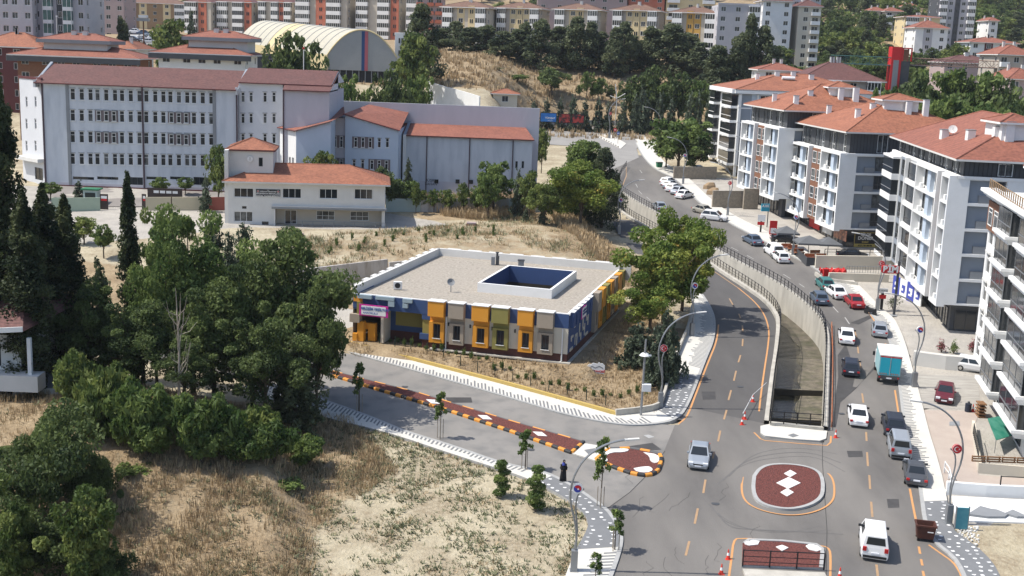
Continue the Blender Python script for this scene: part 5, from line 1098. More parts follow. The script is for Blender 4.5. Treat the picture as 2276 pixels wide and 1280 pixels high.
def street():
    # building 3 of the row (doner restaurant)
    b, R_, a, u, v, L = street_block('apartment_block', 'white and blue-grey apartment block above the doner restaurant, with a black top storey', (1866, 510), (1757, 465), 9.2, 2.76, 4, 20, 23.7, 4.6,
        [(1757, 1797, 'frame'), (1798, 1822, 'brick'), (1823, 1866, 'frame')], zg=5.9, Fpan=(.085, .315))
    crown(b, R_, [(1842, 251, .7, 1.2), (1906, 260, .75, 1.2), (1940, 240, .8, .7), (2018, 252, .8, 1.8), (2056, 256, .8, 2.3), (2143, 270, .9, .9)], [(2061, 240)]); roof_house(b, R_, 1965, 2040, 246, 1.6)
    # restaurant signs
    m = MB(); z0, z1 = 6.3, 9.0; k = 'gF'; s0 = .9; f = b.f[k]; rz = math.atan2(f['u'].y, f['u'].x)
    r = b.rect(k, 1900, 516, 1945, 549); r = (r[0], r[1], r[2], r[3]); b.slab(k, r[0], r[1], r[2], r[3], 0, .12, 'yellow_sign', name='sign_board'); hb = (r[3]-r[1]); b.slab(k, r[0]+.06, r[1]+hb*.22, r[2]-.06, r[3]-.06, .12, .14, 'black', name='sign_face')
    for s_, fz, z, c in [('BİLGE', .8, .86, 'white'), ('DÖNER', .95, .60, 'white'), ('24 SAAT', .38, .34, 'yellow_sign'), ('0376 606 00 78', .46, .10, 'black')]:
        Lc, rz = b.at(k, (r[0]+r[2])/2, r[1]+hb*z, .17); txt(s_, fz*hb/3.0*1.0, c, b.t, Lc, (math.pi/2, 0, rz), bold=.012)
    m = MB(); Lc, rz = b.at(k, r[0]+.45, r[1]+hb*.88, .16)
    for x0, x1, c in [(1800, 1822, 'red_paint'), (1830, 1850, 'offwhite'), (1855, 1882, 'poster')]:
        y = 505+(x0-1790)*.35; q = b.px('gL', x0, y); q2 = b.px('gL', x1, y+6); b.slab('gL', q[0], 7.4, q2[0], 9.0, .05, .2, c, name='shop_sign')
    # building 2
    b, R_, a, u, v, L = street_block('apartment_block', 'white framed apartment block with a black top storey, second farthest of the street row', (1731, 442), (1648, 412), 11.0, 2.85, 4, 20, 25.6, 4.2,
        [(1648, 1677, 'frame'), (1678, 1698, 'brick'), (1699, 1731, 'frame')], Fpan=(.09, .32))
    crown(b, R_, [(1721, 224, .7, 1.2), (1769, 229, .8, 1.2), (1801, 211, .8, .7), (1868, 220, .8, 1.8), (1901, 224, .9, 2.2)], [(1908, 204)]); roof_house(b, R_, 1845, 1895, 214, 1.5)
    # building 4
    b, R_, a, u, v, L = street_block('apartment_block', 'tall white apartment block with glazed corner balconies and a charcoal top, above the supermarket', (2098, 677), (1962, 560), 6.9, 2.9, 5, 18, 23.6, 4.4,
        [(1962, 1984, 'glass'), (1985, 1999, 'blue'), (2000, 2026, 'big'), (2027, 2072, 'frame'), (2073, 2080, 'brick'), (2081, 2098, 'frame')], Fpan=(.075, .30), roofm='tile_red')
    crown(b, R_, [(2098, 306, .9, 1.0), (2156, 308, .9, 1.0), (2215, 300, .8, 1.0), (2240, 310, 1.0, 2.0)], [(2118, 300)]); roof_house(b, R_, 2225, 2300, 312, 2.0, m='tile_red')
    for x in (2003, 2022, 2041):
        pass
    # supermarket front under building 4
    k = 'gL'
    for i, c in enumerate(['sign_blue2', 'white', 'sign_blue2']):
        q0 = b.px(k, 1984+i*22, 640+i*12)[0]; q1 = b.px(k, 2004+i*22, 650+i*12)[0]; b.slab(k, q0, 4.2, q1, 6.0, .06, .16, c, name='shop_poster')
        Lc, rz = b.at(k, (q0+q1)/2, 5.1, .18); m = MB(); m.box(-.25, -.01, -.3, .25, .0, -.1, 'white' if c != 'white' else 'sign_blue2'); m.box(.05, -.01, -.1, .25, 0, .3, 'white' if c != 'white' else 'sign_blue2'); m.box(-.25, -.01, .15, .05, 0, .3, 'white' if c != 'white' else 'sign_blue2'); o = m.build('emblem', b.t, org=(0, 0, 0)); o.location = Lc; o.rotation_euler = (0, 0, rz)
    # building 1
    zb = 12.6; a = P(1631, 367, zb); c = P(1582, 345, zb); v = (c-a); L = v.length; v.normalize(); u = Vector((v.y, -v.x, 0)); zg = zr(a.y)
    b = Bld('apartment_block', 'white apartment block with dark glazed balconies and broad red roof, farthest of the street row', 'apartment building', (a.x, a.y, zg)); ze = D(1650, 210, 232).z; nf = 5; fh = (ze-zb)/nf
    C = b.box('m', a, u, 27, L, zb, ze, 'pale_blue', ms={'L': 'white'})
    for f in range(nf):
        z = zb+fh*f
        for s0, s1 in ((L*.0, L*.22), (L*.55, L*.98)): 
            mb = MB(); b.slab('mL', s0, z-.15, s1, z+.35, 0, 1.4, 'white', mb=mb); b.slab('mL', s0+.1, z+.35, s1-.1, z+fh-.35, 0, 1.25, 'glass', mb=mb); b.slab('mL', s0, z+1.1, s1, z+1.2, 1.2, 1.3, 'offwhite', mb=mb); mb.build('balcony', b.t)
        b.win('mL', L*.30, z+.5, L*.48, z+fh-.4, 'w', pan=2, tr=.4)
        b.slab('mF', 0, z-.15, 27, z+.12, 0, .1, 'white'); b.slab('mF', 0, z+.12, .5, z+fh-.15, 0, .5, 'white'); b.slab('mF', 3.6, z+.12, 4.0, z+fh-.15, 0, .2, 'white')
        b.slab('mF', .5, z+.12, 2.6, z+fh-.15, 0, .04, 'blue_grey'); b.win('mF', 3.0 if 0 else 4.3, z+.8, 6.3, z+fh-.3, 'w', pan=2); b.slab('mF', 4.2, z+.12, 6.4, z+.8, 0, .5, 'dark_grey', name='balcony')
        b.win('mF', 10.5, z+.9, 12.4, z+fh-.3, 'w', pan=2); b.slab('mF', 13.2, z+.12, 15, z+fh-.15, 0, .04, 'blue_grey')
    b.slab('mF', -.9, ze, 28, ze+.8, -.5, .9, 'white'); b.slab('mL', 0, ze, L+.5, ze+.8, -.5, 1.5, 'white')
    R_ = poly_roof(b, [p+Vector((0, 0, ze+.8)) for p in C], 3.2, 'tile_orange', ov=.9, edge='white'); crown(b, R_, [(1683, 176, .7, 1.2), (1727, 168, .9, .8), (1763, 168, .9, .8), (1803, 176, .9, .9)]); p = on_roof(b, R_[0], R_[4], 1751, 178)
    if p: m = MB(); m.tube([p+Vector((-1.2, 0, .4)), p+Vector((1.4, 0, .4))], .35, 'white', 8); m.build('water_tank', R_[0], org=b.org)
    b.box('g', a+u*1.5+v*1, u, 24, L-2, zg-1.5, zb, 'cream'); 
    for i in range(3): b.win('gL', .8+i*3.2, zg+.3, 3.2+i*3.2, zb-.3, 'd', pan=2)
    for i, q in enumerate((0.3, L*.33, L*.66, L-.6)): p = a+v*q+u*.3; m = MB(); m.box(p.x-.25, p.y-.25, zg-1.5, p.x+.25, p.y+.25, zb, 'white'); m.build('column', b.t)
    b.done()
    # building 5: ornate cream block at the right edge
    zb = 4.6; c = P(2163, 792, zb); a = P(2296, 985, zb); v = (c-a); L = v.length; v.normalize(); u = Vector((v.y, -v.x, 0)); zg = zr((a.y+c.y)/2)-.3
    b = Bld('apartment_block', 'ornate cream apartment block with moulded balconies and a railed roof terrace at the right edge', 'apartment building', (a.x, a.y, zg)); zt = D(2233, 462, (a.y+c.y)/2).z; nf = 6; fh = (zt-zb)/nf
    b.box('m', a, u, 15, L, zb, zt, 'white', top='offwhite', ms={})
    fl = lambda x, y: max(0, min(L, b.px('mL', x, y)[0])); q = [0, L*.26, L*.33, L*.52, L*.60, L*.80, L]
    for f in range(nf):
        z = zb+fh*f; top = f >= nf-2
        for s0 in (L*.03, L*.13): b.win('mL', s0, z+.5, s0+L*.07, z+fh-.35, 'w', pan=1, tr=.7); b.slab('mL', s0-.1, z+fh-.32, s0+L*.07+.1, z+fh-.12, 0, .18, 'offwhite', name='lintel')
        for s0, s1 in ((L*.33, L*.53), (L*.66, L*.93)):
            mb = MB()
            for k, (o_, h0, h1) in enumerate([(1.0, -.35, -.15), (1.15, -.15, .1), (1.35, .1, .38)]): b.slab('mL', s0-.1*k, z+h0, s1+.1*k, z+h1, 0, o_, 'white', mb=mb)
            b.slab('mL', s0+.05, z+.38, s1-.05, z+fh-.36, 0, .95, 'glass', mb=mb); b.slab('mL', s0-.05, z+1.15, s1+.05, z+1.22, .9, 1.0, 'grey_metal', mb=mb)
            for k in range(4): x = s0+(s1-s0-.06)*k/3; b.slab('mL', x, z+.38, x+.06, z+fh-.36, .9, .98, 'grey_metal', mb=mb)
            mb.build('balcony', b.t)
        for s0 in (L*.28, L*.58, L*.955): b.slab('mL', s0, z-.1, s0+L*.03, z+fh-.1, 0, .25, 'offwhite', name='pilaster')
    b.slab('mL', 0, zb+fh*(nf-1)-.9, L*.255, zt-.9, .02, .22, 'brick', name='cladding')
    for s0 in (L*.03, L*.13): b.win('mL', s0, zb+fh*(nf-1)-.4, s0+L*.07, zt-1.5, 'w', pan=1, tr=.75, d=-.24, cut=False)
    for k, (o_, h0, h1) in enumerate([(.5, -.55, -.3), (.8, -.3, 0), (1.1, 0, .3)]): b.slab('mL', -.3, zt+h0, L+.5, zt+h1, -.4, o_, 'white', name='cornice'); b.slab('mF', -.3, zt+h0, 15, zt+h1, -.4, o_, 'white', name='cornice')
    b.slab('mL', -.3, zt+.3, L, zt+.34, -.4, -.2, 'white')
    a = Vector((a.x, a.y, 0)); b.box('p', a+u*3+v*1, u, 10, L-3.2, zt+.05, zt+2.6, 'white', top='white'); pr = b.f['pL']
    T = [pr['o'].copy() for _ in range(1)]
    C2 = [a+u*3+v*(L*.35), a+u*13+v*(L*.35), a+u*13+v*(L-2.2), a+u*3+v*(L-2.2)]; poly_roof(b, [p+Vector((0, 0, zt+2.8)) for p in C2], 2.2, 'tile_red', ov=.7)
    b.box('g', a+u*1.0+v*.8, u, 13, L-1.5, zg-.5, zb, 'offwhite')
    for i in range(5): b.win('gL', .4+i*4.0, zg+.3, 3.6+i*4.0, zb-.6, 'd', pan=2, d=-.03, cut=False, name='shop_window')
    q0 = L*.45; b.slab('gL', q0, zb-.55, q0+5.5, zb+.15, .05, .3, 'white', name='sign_board'); b.slab('gL', q0+1.6, zb-.5, q0+3.6, zb+.1, .3, .34, 'red_paint', name='sign_panel')
    b.done()
    ra = [a+v*(L*.02)+u*-.6, a+v*L*.55+u*-.6, a+v*L+u*-.3]; railing('brown railing around the roof terrace of the ornate cream block', [p+Vector((0, 0, zt+.3)) for p in ra], None, h=.9, step=1.0, dz=.0, rails=(1., .1), m='brown_wall', name='terrace_railing')
    return b
mat('yellow_sign', (.55, .42, .12), .5); mat('poster', (.45, .2, .12), .5, (.1, .05, .04), ns=2, amt=.2); mat('sign_blue2', (.06, .08, .35), .5)
_n0 = len(bpy.data.objects); street()
for o in [x for x in bpy.data.objects if x.name.startswith('apartment_block') and x.type == 'EMPTY']: pass

# ------------------------------------------------------------ the town behind
def town():
    G = 'blocks of flats on the far hillside'
    A = apt
    # hip-roofed row facing the camera
    row = [(984, 1098, 12, 385, 'B.V.SB', 'greige2'), (1105, 1214, 14, 388, 'B.VSVB', 'greige'), (1233, 1344, 17, 385, 'B.VS.B', 'greige2'), (1362, 1474, 19, 383, 'B.VSVB', 'greige'), (1494, 1602, 24, 380, 'B.SV.B', 'greige2')]
    ls = ['greige flats with white balconies and a brown hip roof, leftmost of the pine-fronted row', 'greige flats with a stair strip and brown hip roof, second of the pine-fronted row', 'cream-centred flats with a brown hip roof, third and middle of the pine-fronted row', 'greige flats with enclosed balconies under a brown hip roof, fourth of the pine-fronted row', 'flats with a bright ochre stair strip, right end of the hip-roofed pine-fronted row']
    for (x0, x1, y, Y, pat, w), l in zip(row, ls): A('block_of_flats', l, x0, x1, y+4, Y, 32.5, pat, w, rh=2.0, acc='ochre' if x0 == 1494 else 'yellow_wall', grp=G, ov=1.0, depth=11, ang=-.3)
    # behind that row
    A('block_of_flats', 'broad brown block of flats with pale blue-framed windows behind the hip-roofed row', 1195, 1395, -10, 420, 38, 'W.W.W.WW.W', 'pink_wall', rh=2, roof='tile_maroon', grp=G)
    A('block_of_flats', 'dark red block of flats with white windows peeking over the hip roofs', 1398, 1478, -8, 425, 38, 'W.W.W', 'coral', rh=2, roof='tile_maroon', grp=G, acc='coral')
    A('block_of_flats', 'cream terraced block behind the ochre-striped flats', 1482, 1592, -12, 425, 38, 'O.W.O', 'yellow_wall', rh=1.5, grp=G)
    A('block_of_flats', 'reddish flats partly hidden behind the leftmost hip roof', 925, 985, -6, 430, 36, 'O.OO', 'pink_wall', rh=2, roof='tile_maroon', balc='coral', grp=G)
    A('block_of_flats', 'pale grey block of flats standing right of the ochre-striped flats', 1597, 1692, 12, 372, 30, 'W.W.B', 'grey_wall', rh=.6, grp=G, side='W.W.W', roofless=True)
    A('block_of_flats', 'white and pale blue flats just right of the pale grey block', 1697, 1762, 2, 400, 31, 'W..W', 'white', rh=2.2, roof='tile_maroon', grp=G, side='W.W.W')
    A('block_of_flats', 'cream flats with brown balconies under a red roof, at the foot of the wooded hill', 1776, 1826, 14, 400, 28, '.WO', 'cream', rh=2.2, roof='tile_maroon', grp=G, side='O.O')
    A('block_of_flats', 'narrow grey-blue tower close behind the cream flats by the wood', 1745, 1782, -20, 415, 28, 'WW', 'grey_wall', rh=.5, roofless=True, grp=G)
    A('block_of_flats', 'red-roofed flats higher up at the top edge left of the wooded hill', 1790, 1826, -8, 470, 36, 'W.W', 'grey_wall', rh=2, roof='tile_red', grp=G)
    # striped blocks behind the sports dome
    for i, (x0, x1, y, Y, pat, l) in enumerate([(410, 480, 4, 452, 'BS.', 'pale flats with a red stair strip left of the long striped block'), (482, 574, 4, 452, 'B.BS', 'greige flats with white balconies and a red strip behind the tiled roof'), (575, 662, 4, 450, 'B..BSB', 'greige flats with two white balcony stacks and a red stair strip behind the dome'),
        (656, 790, -6, 442, 'B.SB.', 'tall flats with an orange strip rising behind the dome'), (791, 902, -6, 440, 'B..BS', 'tall flats with an orange stair strip right behind the dome'), (903, 938, -4, 436, 'B', 'slim white balcony stack right of the orange-striped flats')]):
        A('block_of_flats', l, x0, x1, y, Y, 35, pat, 'greige2', rh=2, roof='tile_maroon', acc='coral', grp=G, ov=.5, ang=-.25)
    A('block_of_flats', 'yellow-centred flats with brown side walls above the car park', 276, 412, 7, 520, 36, 'B.V.W.V.B', 'brown_wall', rh=2, roof='tile_brown', acc='yellow_wall', grp=G)
    A('block_of_flats', 'mauve and grey flats between the glass tower and the yellow-centred flats', 180, 274, -12, 400, 28, 'W..WW.W', 'pink_wall', rh=.5, roofless=True, grp=G)
    A('apartment_tower', 'grey tower with green glazed balconies and a dark vertical band at the top left corner', 70, 186, -40, 275, 14, 'W.G.VG.W', 'grey_wall', rh=.5, roofless=True, acc='dark_grey', cat='apartment building', fh=2.95)
    A('apartment_tower', 'pale grey tower with large paired windows in the top left corner', -30, 69, -40, 272, 14, 'W.WW.W', 'grey_wall', rh=.5, roofless=True, cat='apartment building', fh=2.95)
    # dark fascia villas behind the school
    def villa(l, x0, x1, y, Y, z, x2, x3, y2, wall='offwhite', pat='W.W.WW'):
        b = A('apartment_block', l, x0, x1, y, Y, z, pat, wall, roof='tile_red', rh=1.9, depth=11, ov=1.5, fh=2.9, chim=2)
        m = MB(); zt = D(x0, y, Y).z; p = D(x0, y, Y); q = D(x1, y, Y); m.box(p.x-1.5, p.y-1.55, zt-.85, q.x+1.5, p.y-1.45, zt+.15, 'dark_grey'); m.box(p.x-1.6, p.y-1.45, zt-.85, p.x-1.5, p.y+12, zt+.15, 'mid_grey'); m.build('fascia', b.t)
        p = D(x2, y2, Y+5); q = D(x3, y2, Y+5); T = [Vector((p.x, Y+3, p.z)), Vector((q.x, Y+3, p.z)), Vector((q.x, Y+10, p.z)), Vector((p.x, Y+10, p.z))]; m = MB(); m.box(p.x, Y+3, zt, q.x, Y+10, p.z, 'offwhite'); m.build('attic', b.t)
        r = poly_roof(b, T, 1.3, 'tile_red', ov=1.1, edge='mid_grey', th=.7, name='attic_roof'); 
        for k in (.3, .7): chimney(b, r[0], r[2].lerp(r[3], k)+Vector((0, -.8, -.3)), .9, .8, 'offwhite', 'tile_red')
    villa('brown villa block with dark fascia and stacked red roofs behind the left of the school', 38, 300, 125, 240, 14, 105, 245, 86, 'brick', 'W.WWW.WWW')
    villa('white villa block with dark fascia and stacked red roofs behind the middle of the school', 352, 545, 119, 240, 14, 425, 555, 81, 'white', 'W.WWW.W')
    A('apartment_block', 'flats with round portholes and an orange hip roof at the left edge behind the school', -60, 92, 103, 262, 14, 'W.W.W.W', 'maroon_trim', rh=3, roof='tile_orange', depth=12)
    A('house', 'house with an orange roof between the two dark-fascia villas', 245, 300, 108, 262, 16, 'W.W', 'offwhite', rh=1.6, roof='tile_orange', cat='house')
    # sports dome
    Yd = 288.; x0, x1 = D(727, 155, Yd).x, D(882, 155, Yd).x; zb = D(800, 157, Yd).z; zt = D(806, 66, Yd).z; cx = (x0+x1)/2
    t = thing('sports_dome', 'big barrel-vaulted beige sports dome with a blue and pink stripe on its grey end wall', 'sports hall', (cx, Yd, zb-3), world=True)
    prof = [(x0, zb)]+[(x0+(x1-x0)*(.0+k/24), zb+(zt-zb)*(.36+.64*(1-abs((k-12)/12)**2.1))) for k in range(0, 25)]+[(x1, zb)]; prof = [(x, z if 0 < i < 26 else zb) for i, (x, z) in enumerate(prof)]
    xe, Ye = D(527, 75, 338).x, 338.
    m = MB(); N_ = 14; sh = lambda k: Vector(((xe-x0)*k, (Ye-Yd)*k, 2.0*k))
    rings = [[Vector((x, Yd, z))+sh(k/N_) for x, z in prof] for k in range(N_+1)]
    for i in range(N_):
        for j in range(len(prof)-1): m.face([rings[i][j], rings[i][j+1], rings[i+1][j+1], rings[i+1][j]], 'yellow_sheet' if i in (7, 8) or j == 0 else 'corrugated')
        m.tube([p+Vector((0, 0, .02)) for p in rings[i][1:-1]], .1, 'mid_grey', 4, False)
    m.build('roof', t); m = MB(); m.flat([(x, 0, 0) for x, z in prof], 'mid_grey') if False else None
    pts = [Vector((x, Yd-.05, z)) for x, z in prof]; m.face(pts, 'dome_end'); m.tube(pts[1:-1], .18, 'yellow_sheet', 5, False); m.box(x0-.15, Yd-.4, zb, x0+.2, Yd+.3, pts[1].z, 'yellow_sheet'); m.build('end_wall', t)
    for xa, xb, c in ((804, 811, 'stripe_blue'), (811, 818, 'stripe_pink')): m = MB(); a_ = D(xa, 100, Yd).x; b_ = D(xb, 100, Yd).x; m.box(a_, Yd-.14, zb+.05, b_, Yd-.06, zt-.35, c); m.build('stripe', t)
    m = MB(); m.box(x0+.5, Yd+.5, zb-4, x1-.5, Yd+3, zb, 'black'); 
    for k in range(12): x = x0+(x1-x0)*k/11; m.box(x-.1, Yd+.2, zb-4, x+.1, Yd+.4, zb, 'grey_metal')
    m.build('base', t)
    A('shed', 'flat-roofed dark shed left of the dome and behind the school roof', 545, 622, 125, 262, 18, 'W.W', 'dark_grey', rh=.5, cat='shed', roofless=True)
    A('service_tower', 'narrow white service tower with small dark openings right of the dome', 878, 904, 78, 292, 22, 'S', 'white', rh=.3, cat='tower', roofless=True, acc='white', depth=4)
    # right-hand hill
    A('apartment_tower', 'grey and charcoal checkered tower block on the right hillside', 2090, 2172, -15, 500, 30, 'BWSWB', 'grey_wall', rh=.4, roofless=True, acc='dark_grey', sm='dark_grey', cat='apartment building')
    A('apartment_block', 'white apartment block with a blank end wall and red gable before the checkered tower', 2036, 2108, 62, 455, 28, '..V.W', 'white', rh=3, roof='tile_red', acc='grey_wall')
    A('apartment_block', 'yellow-topped block with a red roof edge left behind the white gabled block', 2012, 2090, 38, 490, 30, 'B.W.', 'yellow_wall', rh=1, roof='tile_red')
    A('house', 'white three-storey house with a red hip roof at the right beyond the truss bridge', 2158, 2262, 95, 405, 25, 'W.V.WW', 'white', rh=1.8, roof='tile_red', cat='house', acc='maroon_trim')
    A('house', 'small house with a red roof in the wood, left of its twin', 1935, 1968, 24, 545, 42, 'W.W', 'greige', rh=1.8, roof='tile_red', cat='house'); A('house', 'small house with balconies and a red roof in the wood, right of its twin', 1969, 2006, 25, 540, 42, 'O.W', 'greige', rh=1.8, roof='tile_red', cat='house')
    A('house', 'tiny house under a red roof high in the wood above the twin houses', 2015, 2040, 14, 590, 50, 'W', 'greige', rh=1.6, roof='tile_red', cat='house')
    A('house', 'small white hut with a red roof beside the dirt road on the right hill', 2199, 2219, 46, 520, 40, 'W', 'white', rh=1.5, roof='tile_red', cat='house')
    A('house', 'balconied house under a red roof at the right edge below the white hip-roofed house', 2222, 2300, 122, 300, 22, 'O.W.B', 'greige', rh=2.4, roof='tile_red', cat='house')
    A('house', 'pink house with a dark red roof at the right edge above the big trees', 2245, 2310, 176, 275, 18, 'W.W', 'pink_wall', rh=2.4, roof='tile_red', cat='house')
    A('house', 'long low house with brownish red roof behind the truss bridge', 2100, 2225, 140, 360, 22, 'W.W.W.W', 'pink_wall', rh=2.2, roof='tile_maroon', cat='house')
    A('apartment_block', 'grey rendered flats with a maroon hip roof behind the two red-roofed street blocks', 1785, 1960, 178, 262, 12, 'W..B.W.B', 'greige', rh=4, roof='tile_maroon', depth=16, ov=.9, chim=4)
    A('apartment_block', 'small house with a red hip roof just behind the farthest street block', 1690, 1782, 156, 275, 14, 'W.W', 'offwhite', rh=1.6, roof='tile_red', depth=10)
    A('house', 'small garden pavilion with a pink roof on the sandy slope', 1096, 1150, 208, 282, 17, 'W', 'cream', rh=1.0, roof='tile_orange', cat='pavilion', depth=5, chim=0)
    # villa at the left edge
    b = Bld('villa', 'grey-white villa with a dark red roof among the trees at the left edge', 'house', (-42, 92, 4)); Yv = 92
    xr = D(45, 760, Yv).x; zt = D(40, 745, Yv).z; b.box('m', (-55, Yv), (1, 0), xr+55, 9, 2, zt, 'offwhite'); b.win('mF', xr+55-3.6, zt-2.6, xr+55-1.6, zt-.6, 'd', pan=2); b.win('mF', xr+55-2.6, zt-6.2, xr+55-.8, zt-3.9, 'd', pan=2)
    m = MB(); zc = D(60, 725, Yv-1).z; m.face([(-56, Yv-2, zt-.4), (D(62, 722, Yv-1).x, Yv-2, zc-.2), (xr-1.5, Yv+5, zc+2.6), (-56, Yv+5, zc+2.8)], 'tile_maroon'); m.face([(D(62, 722, Yv-1).x, Yv-2, zc-.2), (D(62, 722, Yv-1).x+.5, Yv+10, zc-.2), (xr-1.5, Yv+5, zc+2.6)], 'tile_maroon'); m.obox((-56, Yv-2.08, zt-.75), (D(62, 722, Yv-1).x+56, 0, zc-zt+.55), (0, .1, 0), (0, 0, .4), 'white'); m.build('roof', b.t)
    b.slab('mF', xr+55-5, zt-4.2, xr+57.5-.6, zt-2.9, 0, 1.6, 'offwhite', name='balcony'); b.slab('mF', xr+55+1.0, zt-3, xr+55+1.3, zt+.1, .9, 1.2, 'white', name='post')
    b.box('g', (xr, Yv+1), (1, 0), 3.2, 6, 2, zt-4.6, 'offwhite', top='mid_grey'); b.done()
mat('dome_end', (.30, .31, .31), .6, (.26, .27, .27), ns=.3); mat('stripe_blue', (.02, .06, .16), .5); mat('stripe_pink', (.38, .10, .12), .5)
town()

def lift_tower():
    Y = 300.; z0 = gz(*D(2005, 185, Y).xy); x0, x1, x2 = D(1981, 140, Y).x, D(2003, 140, Y).x, D(2026, 140, Y).x; zt = D(1995, 104, Y).z; t = thing('lift_tower', 'bright red lift tower with a grey glazed strip, carrying the truss footbridge', 'tower', (x1, Y, z0), world=True)
    m = MB(); m.box(x0, Y, z0, x1, Y+3, zt, 'red_paint'); m.build('shaft', t); m = MB(); m.box(x0+.5, Y-.08, z0, x1-.6, Y-.02, zt-3.2, 'mid_grey'); m.build('glazed_strip', t)
    m = MB(); m.box(x1+.02, Y+.3, z0, x2-.3, Y+2.6, zt-3.4, 'dark_grey')
    for x, y in ((x1+.1, Y), (x2-.3, Y), (x1+.1, Y+2.7), (x2-.3, Y+2.7)): m.box(x, y, zt-3.4, x+.3, y+.3, zt-.2, 'red_paint')
    m.box(x1+.1, Y, zt-.4, x2, Y+3, zt-.15, 'red_paint'); m.box(x1+.5, Y+.4, zt-3.2, x2-.7, Y+.6, zt-.5, 'brick'); m.build('stair_frame', t)
    for (xa, xb, lab) in ((1850, 1980, 'green steel truss footbridge running left from the red lift tower into the trees'), (2027, 2240, 'rusty steel truss footbridge running right from the red lift tower')):
        a = D(xa, 130, Y+1); b_ = D(xb, 130, Y+1); zb = D((xa+xb)/2, 148 if xa > 2000 else 142, Y).z; zc = D((xa+xb)/2, 133 if xa > 2000 else 125, Y).z; mt = 'truss_green' if xa < 2000 else 'truss_rust'; t = thing('footbridge', lab, 'footbridge', (a.x, Y+1, zb-.2), world=True)
        m = MB(); n = int((b_.x-a.x)/1.8)
        for yy in (Y+.4, Y+2.4):
            m.tube([(a.x, yy, zb), (b_.x, yy, zb)], .1, mt, 4); m.tube([(a.x, yy, zc), (b_.x, yy, zc)], .1, mt, 4)
            for i in range(n+1):
                x = a.x+(b_.x-a.x)*i/n; m.tube([(x, yy, zb), (x, yy, zc)], .05, mt, 4)
                if i < n: m.tube([(x, yy, zb if i % 2 else zc), (x+(b_.x-a.x)/n, yy, zc if i % 2 else zb)], .05, mt, 4)
        m.build('truss', t); m = MB(); m.box(a.x, Y+.4, zb-.2, b_.x, Y+2.4, zb-.05, 'mid_grey'); m.build('deck', t)
mat('truss_green', (.05, .12, .11), .6); mat('truss_rust', (.22, .14, .11), .7)
lift_tower()

# ------------------------------------------------------------ trees and plants
def leaf_mesh(name, C, size, tone, m, up=.35, out=None, asp=1.5):
    """one small four-cornered leaf cluster per centre"""
    n = len(C); N_ = NR.normal(size=(n, 3)); N_ /= np.linalg.norm(N_, axis=1)[:, None]
    if out is not None: N_ = N_+out*.9
    N_[:, 2] += up; N_ /= np.linalg.norm(N_, axis=1)[:, None]
    R_ = NR.normal(size=(n, 3)); A = np.cross(N_, R_); A /= np.linalg.norm(A, axis=1)[:, None]+1e-9; B = np.cross(N_, A)
    s = (np.asarray(size)*np.ones(n)*NR.uniform(.6, 1.35, n))[:, None]/2
    V = np.stack([C-A*s*asp, C-B*s*.8+N_*s*.25, C+A*s*asp, C+B*s*.8+N_*s*.25], 1).reshape(-1, 3)
    me = bpy.data.meshes.new(name); me.vertices.add(4*n); me.vertices.foreach_set('co', V.ravel().astype(np.float32))
    me.loops.add(4*n); me.loops.foreach_set('vertex_index', np.arange(4*n, dtype=np.int32)); me.polygons.add(n)
    me.polygons.foreach_set('loop_start', np.arange(0, 4*n, 4, dtype=np.int32)); me.polygons.foreach_set('loop_total', np.full(n, 4, dtype=np.int32)); me.update(calc_edges=True)
    at = me.attributes.new('tone', 'FLOAT', 'FACE'); at.data.foreach_set('value', np.asarray(tone, np.float32)); me.materials.append(M[m]); return me
TM = {}
